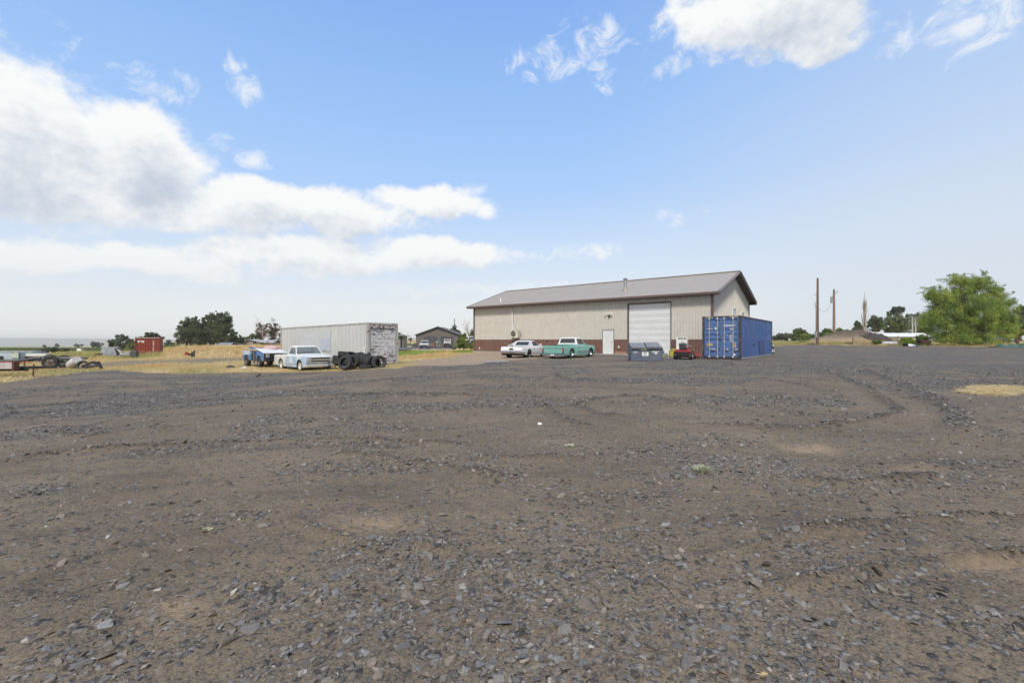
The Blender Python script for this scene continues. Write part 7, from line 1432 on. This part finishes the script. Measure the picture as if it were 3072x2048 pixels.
# right
for i, (px, py, Y, lobes, c_, lb) in enumerate(((2345, 1024, 150, [(2342, 1010, 16, 11), (2325, 1014, 12, 9), (2360, 1010, 12, 12)], 'grey', 'hazy dark tree line just right of the blue container'),
        (2398, 1024, 125, [(2395, 1000, 16, 20), (2410, 1004, 14, 18), (2384, 1008, 14, 14)], 'mid', 'tallest green tree left of the tall utility pole'), (2425, 1028, 105, [(2425, 1012, 22, 11), (2440, 1015, 14, 9), (2405, 1018, 10, 7)], 'light', 'low light green tree just left of the tall utility pole'),
        (2480, 1022, 115, [(2480, 998, 14, 14), (2468, 1006, 12, 12), (2492, 1002, 12, 12)], 'mid', 'green tree between the two utility poles'), (2492, 1018, 98, [(2490, 1006, 18, 9)], 'light', 'low light green bush at the foot of the short utility pole'),
        (2525, 1000, 125, [(2520, 992, 14, 8), (2540, 993, 10, 5)], 'light', 'small green treetop over the left side of the dirt mound'), (2565, 1000, 110, [(2568, 990, 14, 9), (2584, 984, 10, 8)], 'mid', 'dark green bush left of the bare poplar base'),
        (2628, 1010, 120, [(2628, 962, 20, 20), (2640, 975, 18, 18), (2618, 978, 16, 26)], 'dark', 'dark evergreen just right of the bare poplar'), (2560, 1010, 130, [(2572, 975, 8, 14)], 'dark', 'dark sliver of evergreen left of the bare poplar'),
        (2685, 1012, 100, [(2685, 962, 30, 22), (2672, 980, 26, 22), (2700, 984, 26, 24), (2655, 990, 16, 14)], 'mid', 'rounded green tree right of the dark evergreen'), (2694, 1012, 120, [(2690, 932, 18, 12), (2705, 926, 12, 10), (2668, 942, 12, 8)], 'grey', 'feathery grey green treetop rising behind the rounded green tree'),
        (2745, 1012, 105, [(2742, 950, 24, 14), (2725, 965, 20, 16), (2752, 980, 28, 28)], 'mid', 'green tree behind the pale twin birch trunks'), (2790, 1014, 95, [(2785, 965, 26, 22), (2775, 985, 26, 20), (2800, 945, 20, 16)], 'light', 'olive green tree against the left side of the willow'),
        (3064, 1020, 100, [(3066, 930, 14, 20), (3058, 950, 18, 18), (3075, 945, 20, 30)], 'dark', 'dark evergreen at the right edge of the photo'), (3045, 1030, 80, [(3040, 975, 26, 16), (3060, 985, 26, 20), (3055, 960, 22, 18)], 'mid', 'green bush right of the willow under the dark evergreen'),
        (3055, 1035, 66, [(3055, 996, 24, 10), (3035, 1004, 16, 8)], 'yellow', 'yellowish bush at the right foot of the willow'))):
    T_('tree' if c_ != 'yellow' else 'shrub', lb, 'tree', px, py, Y, lobes, GREENS[c_], 60 + i, .28 if Y > 110 else .22, 110, 60, trunk_r=.3, cr=.3)
# bare poplar: tight upright pale stems
v = at(2594, 1012, 92); e = empty('poplar', v, 0, 'tall bare poplar of tight upright pale branches behind the dirt mound', 'tree'); mb = MB(); g_ = random.Random(8)
mb.tube([(0, 0, 0), (0, 0, 3), (.05, 0, 6), (0, 0, 9.2)], [.2, .15, .1, .03], 6)
for i in range(70):
    z = g_.uniform(.3, 6.2); a = g_.uniform(0, 6.28); r_ = g_.uniform(.25, .85) * (1 - z / 12); L_ = g_.uniform(1.5, 3.9) * (1 - z / 14); x, y = math.cos(a), math.sin(a)
    mb.tube([(0, 0, z), (x * r_ * .6, y * r_ * .6, z + .5), (x * r_, y * r_, z + 1.3), (x * r_ * 1.1 + g_.gauss(0, .1), y * r_ * 1.1, z + L_)], [.05, .045, .03, .008], 4)
mb.build('branches', m_barkp, e)
for px, py in ((2718, 948), (2727, 955)):
    v = at(px, 1012, 96); b = MB(); H = (1012 - py) / F * 96; g_ = random.Random(px)
    b.tube([(0, 0, 0), (.1, 0, H * .4), (-.05, 0, H * .75), (.1, 0, H)], [.13, .1, .07, .03], 6)
    for k in range(9): z = H * (.4 + .06 * k); s_ = 1 if k % 2 else -1; b.tube([(0, 0, z), (s_ * .5, .1, z + .5), (s_ * .8, .1, z + 1.2)], [.03, .025, .01], 4)
    o = b.build('birch_trunk', m_birch, loc=v - Vector((0, 1.5, 0))); tag(o, 'pale bare birch trunk, %s of the twin pair behind the white roof' % ('left' if px == 2718 else 'right'), 'tree', 'twin birch trunks')
# the wind-blown willow
Yw_ = 60; wb_ = at(2905, 1037, Yw_); wb_.z = gz(wb_.x, wb_.y) - .1; wl = empty('willow_tree', wb_, 0, 'big wind-blown light green willow reaching to the ground on the right', 'tree')
lob = [(2905, 915, 70, 55), (2860, 935, 60, 50), (2955, 940, 62, 48), (2900, 865, 48, 28), (2872, 842, 22, 16), (2945, 845, 16, 22), (2918, 852, 26, 14), (2820, 895, 38, 34), (2815, 940, 30, 20), (2993, 900, 30, 34), (2985, 870, 14, 18), (3010, 930, 26, 30), (3005, 960, 30, 30), (2860, 985, 58, 32), (2930, 990, 66, 34), (2985, 990, 50, 32), (2830, 1010, 40, 18), (2880, 1015, 60, 18), (2950, 1016, 70, 18), (2800, 880, 18, 14), (2796, 965, 26, 14), (3015, 985, 26, 24)]
g_ = np.random.default_rng(77); C1, R1 = [], []
for (lx, ly, lw, lh) in lob:
    c = at(lx, ly, Yw_) - wb_; w = lw / F * Yw_; h = lh / F * Yw_; k = int(26 * lw * lh / 1400) + 8
    d = g_.normal(size=(k, 3)); d /= np.linalg.norm(d, axis=1)[:, None]; r = g_.uniform(.1, 1, k) ** .5
    C1 += list(np.array(c) + d * r[:, None] * np.array([w, w * .75 + .4, h])); R1 += list(g_.uniform(.35, .85, k))
C1b, R1b = [], []
for (lx, ly, lw, lh) in lob:      # loose shoots standing out of the crown, bent by the wind
    c = at(lx, ly, Yw_) - wb_; w = lw / F * Yw_; h = lh / F * Yw_
    for _ in range(9):
        a = g_.uniform(-.3, 3.4); ph = g_.uniform(-1, 1); p = np.array(c) + np.array([math.cos(a) * w * .9, ph * w * .7, math.sin(a) * h * .9]); d = np.array([math.cos(a) * .8 - .25, ph * .3, abs(math.sin(a)) * .8 + .1]); L_ = g_.uniform(.5, 1.15)
        for q in range(7): t_ = q / 6; C1b.append(p + d * L_ * t_ + np.array([-.25 * t_ * t_, 0, -.35 * t_ * t_])); R1b.append(.26 - .14 * t_)
C1 = np.array(C1); C1[:, 2] = np.maximum(C1[:, 2], .12)
mb = MB(); tips = limbs(mb, (0, 0, -.2), 2.6, 1.0, 4, 5, .32, 2, .5)
for i in range(0, len(C1), 8):
    c = Vector(C1[i]); s0 = Vector((0, 0, .4 + .2 * (i % 3))); mb.tube([s0, s0.lerp(c, .45) + Vector((0, 0, .5)), s0.lerp(c, .8) + Vector((0, 0, .35)), c], [.08, .05, .03, .01], 4)
mb.build('trunk', m_bark, wl)
leaves('crown', wl, C1, R1, 190, .04, 7.5, GREENS['willow'], 78, dirbias=(-.75, 0, .2), droop=.7, flat=1.0)
leaves('shoots', wl, C1b, R1b, 14, .03, 8.0, GREENS['willow'], 79, dirbias=(-.75, 0, .3), droop=.5, flat=1.0)
# bright green garden plants
for i, (px, py, w, h, Y, lb) in enumerate(((2725, 1026, 24, 14, 61, 'bright yellow green leafy plants, left of the two by the white board'), (2768, 1024, 24, 18, 60.5, 'bright green leafy plants, right of the two beside the willow'), (2632, 1028, 16, 6, 61, 'low green plants spilling over the plank garden bed'))):
    T_('garden_plants', lb, 'plants', px, py + 6, Y, [(px, py - 2, w, h)], [(.22, .32, .04), (.30, .40, .06)] if i == 0 else [(.12, .2, .03), (.18, .26, .05)], 90 + i, .14, 50, 60, trunk_r=.04, group='garden plants beside the willow')
# dark heap on the mound
v = at(2640, 1004, 66); b = MB(); n_ = 26; m__ = 12; g_ = random.Random(3); V = []
for i in range(n_):
    for j in range(m__):
        x = -2.0 + 4.0 * i / (n_ - 1); y = -1.2 + 2.4 * j / (m__ - 1); h = .8 * max(0, 1 - (x + .2) ** 2 / 4.2) * max(0, 1 - y * y / 1.45) + g_.uniform(-.14, .14); V.append((x, y, float(Gh(v.x + x, v.y + y)) - .12 + h))
b.add(V, [(i * m__ + j, i * m__ + j + 1, (i + 1) * m__ + j + 1, (i + 1) * m__ + j) for i in range(n_ - 1) for j in range(m__ - 1)]); o = b.build('compost_heap', mat('black_compost', (.06, .05, .042), .9, 0, .5, 3, bump=.6), loc=(v.x, v.y, 0), smooth=25); tag(o, 'lumpy black compost heap on the right shoulder of the dirt mound', 'heap')
# ============================================================ GRASS
def grass(name, label, npts_, rmin, rmax, a0, a1, maskf, hf, colf, seed, wid=.02, nb=5, spread=.14, cat='grass', power=1.0):
    npts = int(npts_ * 1.25); g_ = np.random.default_rng(seed); a = np.radians(g_.uniform(a0, a1, npts)); r = g_.uniform(rmin ** (1 + power), rmax ** (1 + power), npts) ** (1 / (1 + power)); X = r * np.sin(a); Y = r * np.cos(a)
    m = g_.random(npts) < maskf(X, Y); X, Y, r = X[m], Y[m], r[m]; n = len(X); X = np.repeat(X, nb); Y = np.repeat(Y, nb); r = np.repeat(r, nb)
    tuf = np.repeat(g_.uniform(.5, 1.3, n), nb); N_ = n * nb; far = np.clip(r / 20, 1, 6)
    X = X + g_.normal(0, spread, N_) * far ** .5; Y = Y + g_.normal(0, spread, N_) * far ** .5; Z = Gh(X, Y) - .03
    h = hf(X, Y) * tuf * g_.uniform(.5, 1.25, N_); yaw = g_.uniform(0, 6.283, N_); w = wid * .5 * far * g_.uniform(.6, 1.4, N_); ln = g_.normal(.12, .28, (N_, 2)) * h[:, None]
    bx, by = np.cos(yaw) * w, np.sin(yaw) * w
    V = np.stack([np.stack([X - bx, Y - by, Z], -1), np.stack([X + bx, Y + by, Z], -1), np.stack([X + bx * .6 + ln[:, 0] * .4, Y + by * .6 + ln[:, 1] * .4, Z + h * .6], -1), np.stack([X + ln[:, 0], Y + ln[:, 1], Z + h], -1)], 1).reshape(-1, 3)
    c = np.repeat(np.clip(colf(X, Y, g_), .01, 1), 4, axis=0)
    o = np_mesh(name, V, np.arange(N_ * 4).reshape(-1, 4), m_grass, colors=c); tag(o, label, cat, kind='stuff'); return o
def drymask(X, Y):
    s = sdf(YARD, X, Y); w = 1 - S((s + .3 * (fbm(X, Y, 51) - .5) + .05) / .25)
    w = w * (1 - .9 * S((sdf(TRACK, X, Y) + .3) / .8)) * (1 - S((sdf(LAWN, X, Y) + .1) / .2)) * (1 - S((sdf(DRIVE, X, Y) + .2) / .4)) * (1 - .93 * S((sdf(BARE, X, Y) + .4) / .8))
    w = w * (1 - S((X + 7.5) / 2) * S((60 - Y) / 4) * .97)
    return w * (.35 + .65 * S((fbm(X * .35, Y * .35, 52) - .35) / .25))
def dryh(X, Y):
    h = .06 + .13 * S((fbm(X * .25, Y * .25, 53) - .4) / .3) * S((Y - 26) / 14)
    return h * (1 + 1.1 * S((-sdf(TRACK, X, Y) - .5) / 2) * S((Y - 42) / 6)) + .10 * S((-X - 14.5) / 3) * S((30 - Y) / 3)
def dryc(X, Y, g_):
    n = len(X); a = fbm(X * .3, Y * .3, 54, 3); t_ = S((a - .42) / .22)[:, None]; near = S((34 - Y) / 8)[:, None] * S((fbm(X * .5, Y * .5, 57) - .38) / .2)[:, None]
    gold = np.array([.68, .49, .23]); tan = np.array([.76, .62, .37]); green = np.array([.36, .38, .15]); c = gold * (1 - t_) + tan * t_; c = c * (1 - .65 * near) + green * .65 * near
    rnd = g_.random(n)[:, None] < .12; c = np.where(rnd, np.array([.30, .20, .10]), c); return c * g_.uniform(.7, 1.2, n)[:, None]
grass('dry_grass', 'dry golden grass and weeds along the left side behind the gravel yard', 120000, 13, 46, -56, 6, drymask, dryh, dryc, 501, .008, 5, .12, power=.6)
grass('dry_grass', 'dry golden grass covering the rise and fields behind the containers', 110000, 42, 105, -56, -4, drymask, lambda X, Y: dryh(X, Y) * .9, dryc, 502, .008, 4, .25, power=.5)
grass('field_weeds', 'yellow green weeds in the left field before the crop', 60000, 66, 130, -54, -38, lambda X, Y: .8 * S((fbm(X * .08, Y * .08, 60) - .3) / .2), lambda X, Y: .2 + .3 * S((fbm(X * .1, Y * .1, 61) - .4) / .2), lambda X, Y, g_: np.where(g_.random(len(X))[:, None] < .6, np.array([.52, .45, .17]), np.array([.36, .36, .13])) * g_.uniform(.7, 1.2, len(X))[:, None], 503, .009, 4, .3)
grass('crop_rows', 'dark green standing crop along the left horizon', 50000, 185, 300, -56, -37, lambda X, Y: 1.0 * (Y > 150) + 0 * X, lambda X, Y: .75 + 0 * X, lambda X, Y, g_: np.array([.13, .17, .06]) * g_.uniform(.7, 1.3, len(X))[:, None], 504, .016, 3, .6, cat='crop', power=.3)
grass('yard_edge_grass', 'dry grass and weeds along the far right edge of the yard', 30000, 58, 95, 28, 50, lambda X, Y: (sdf(YARD, X, Y) < -.3) * .7 * (Gh(X, Y) < 1.15), lambda X, Y: .10 + .16 * S((fbm(X * .4, Y * .4, 62) - .4) / .2), lambda X, Y, g_: np.where(fbm(X * .3, Y * .3, 63)[:, None] < .5, np.array([.42, .33, .15]), np.array([.24, .25, .09])) * g_.uniform(.7, 1.2, len(X))[:, None], 505, .008, 4, .15)
grass('lawn_grass', 'green mown grass blades of the lawn strip left of the beige shop', 26000, 42, 80, -24, -3, lambda X, Y: S(sdf(LAWN, X, Y) / .3), lambda X, Y: .09 + 0 * X, lambda X, Y, g_: np.array([.20, .28, .05]) * g_.uniform(.7, 1.25, len(X))[:, None], 506, .008, 4, .12)
# straw patch on the right, weed, stray stalks
g_ = np.random.default_rng(9); lo_, hi_ = STRAW.min(0), STRAW.max(0); n = 9000; X = g_.uniform(lo_[0], hi_[0], n); Y = g_.uniform(lo_[1], hi_[1], n); m = inside(STRAW, X, Y) & (g_.random(n) < S((fbm(X, Y, 70) - .25) / .2)); X, Y = X[m], Y[m]; n = len(X)
yaw = g_.uniform(0, 6.28, n); L_ = g_.uniform(.06, .22, n); Z = Gh(X, Y) + micro(X, Y) + g_.uniform(.005, .05, n); dx, dy = np.cos(yaw) * L_, np.sin(yaw) * L_; tz = g_.normal(0, .02, n); w = .006
V = np.stack([np.stack([X - dx, Y - dy, Z - tz], -1), np.stack([X - dx, Y - dy, Z - tz + w], -1), np.stack([X + dx, Y + dy, Z + tz + w], -1), np.stack([X + dx, Y + dy, Z + tz], -1)], 1).reshape(-1, 3)
o = np_mesh('straw', V, np.arange(n * 4).reshape(-1, 4), m_grass, colors=np.repeat(np.array([.66, .54, .32]) * g_.uniform(.7, 1.2, n)[:, None], 4, axis=0)); tag(o, 'patch of spilled yellow straw on the gravel at the right', 'straw', kind='stuff')
def weed(px, py, R_, h, lb, col, seed, n=90):
    x, y = unproj(px, py); z = gz(x, y) + float(micro(np.array([x]), np.array([y]))[0]); g_ = np.random.default_rng(seed); a = g_.uniform(0, 6.28, n); r = R_ * g_.random(n) ** .5; X = np.cos(a) * r * .35; Y = np.sin(a) * r * .35; tx, ty = np.cos(a) * r, np.sin(a) * r; hh = h * g_.uniform(.4, 1, n) * (1 - .5 * r / R_); w = .006
    V = np.stack([np.stack([X - w, Y, 0 * X], -1), np.stack([X + w, Y, 0 * X], -1), np.stack([tx + w * 1.5, ty, hh], -1), np.stack([tx - w * 1.5, ty, hh], -1)], 1).reshape(-1, 3)
    o = np_mesh('weed', V, np.arange(n * 4).reshape(-1, 4), m_grass, colors=np.repeat(np.array(col) * g_.uniform(.7, 1.25, n)[:, None], 4, axis=0)); o.location = (x, y, z); tag(o, lb, 'weed')
weed(2107, 1416, .10, .09, 'small pale green weed growing alone in the gravel right of centre', (.42, .44, .30), 1, 60)
weed(1712, 1336, .09, .05, 'tiny pale weed tuft in the gravel near the middle', (.42, .41, .30), 2, 30)
weed(620, 1590, .04, .03, 'tiny yellow green tuft among the stones at the lower left', (.42, .42, .28), 3, 25)
weed(2290, 2024, .022, .02, 'tiny golden straw tuft at the bottom edge right of centre', (.5, .40, .22), 4, 22)
# ============================================================ HAZE
hz = MB(); hz.box(-5200, 5200, -5200, 5200, -60, 34)
hmat = bpy.data.materials.new('smoky_air'); hmat.use_nodes = True; ht = hmat.node_tree; ht.nodes.remove(ht.nodes['Principled BSDF'])
pvn = ht.nodes.new('ShaderNodeVolumePrincipled'); pvn.inputs['Color'].default_value = (.93, .94, .95, 1); pvn.inputs['Density'].default_value = 0.0002; pvn.inputs['Anisotropy'].default_value = 0.2
ht.links.new(pvn.outputs[0], ht.nodes['Material Output'].inputs['Volume'])
ho = hz.build('haze', hmat); tag(ho, 'thin pale smoke haze hanging over the plain and fading the far hills', 'haze', kind='stuff')
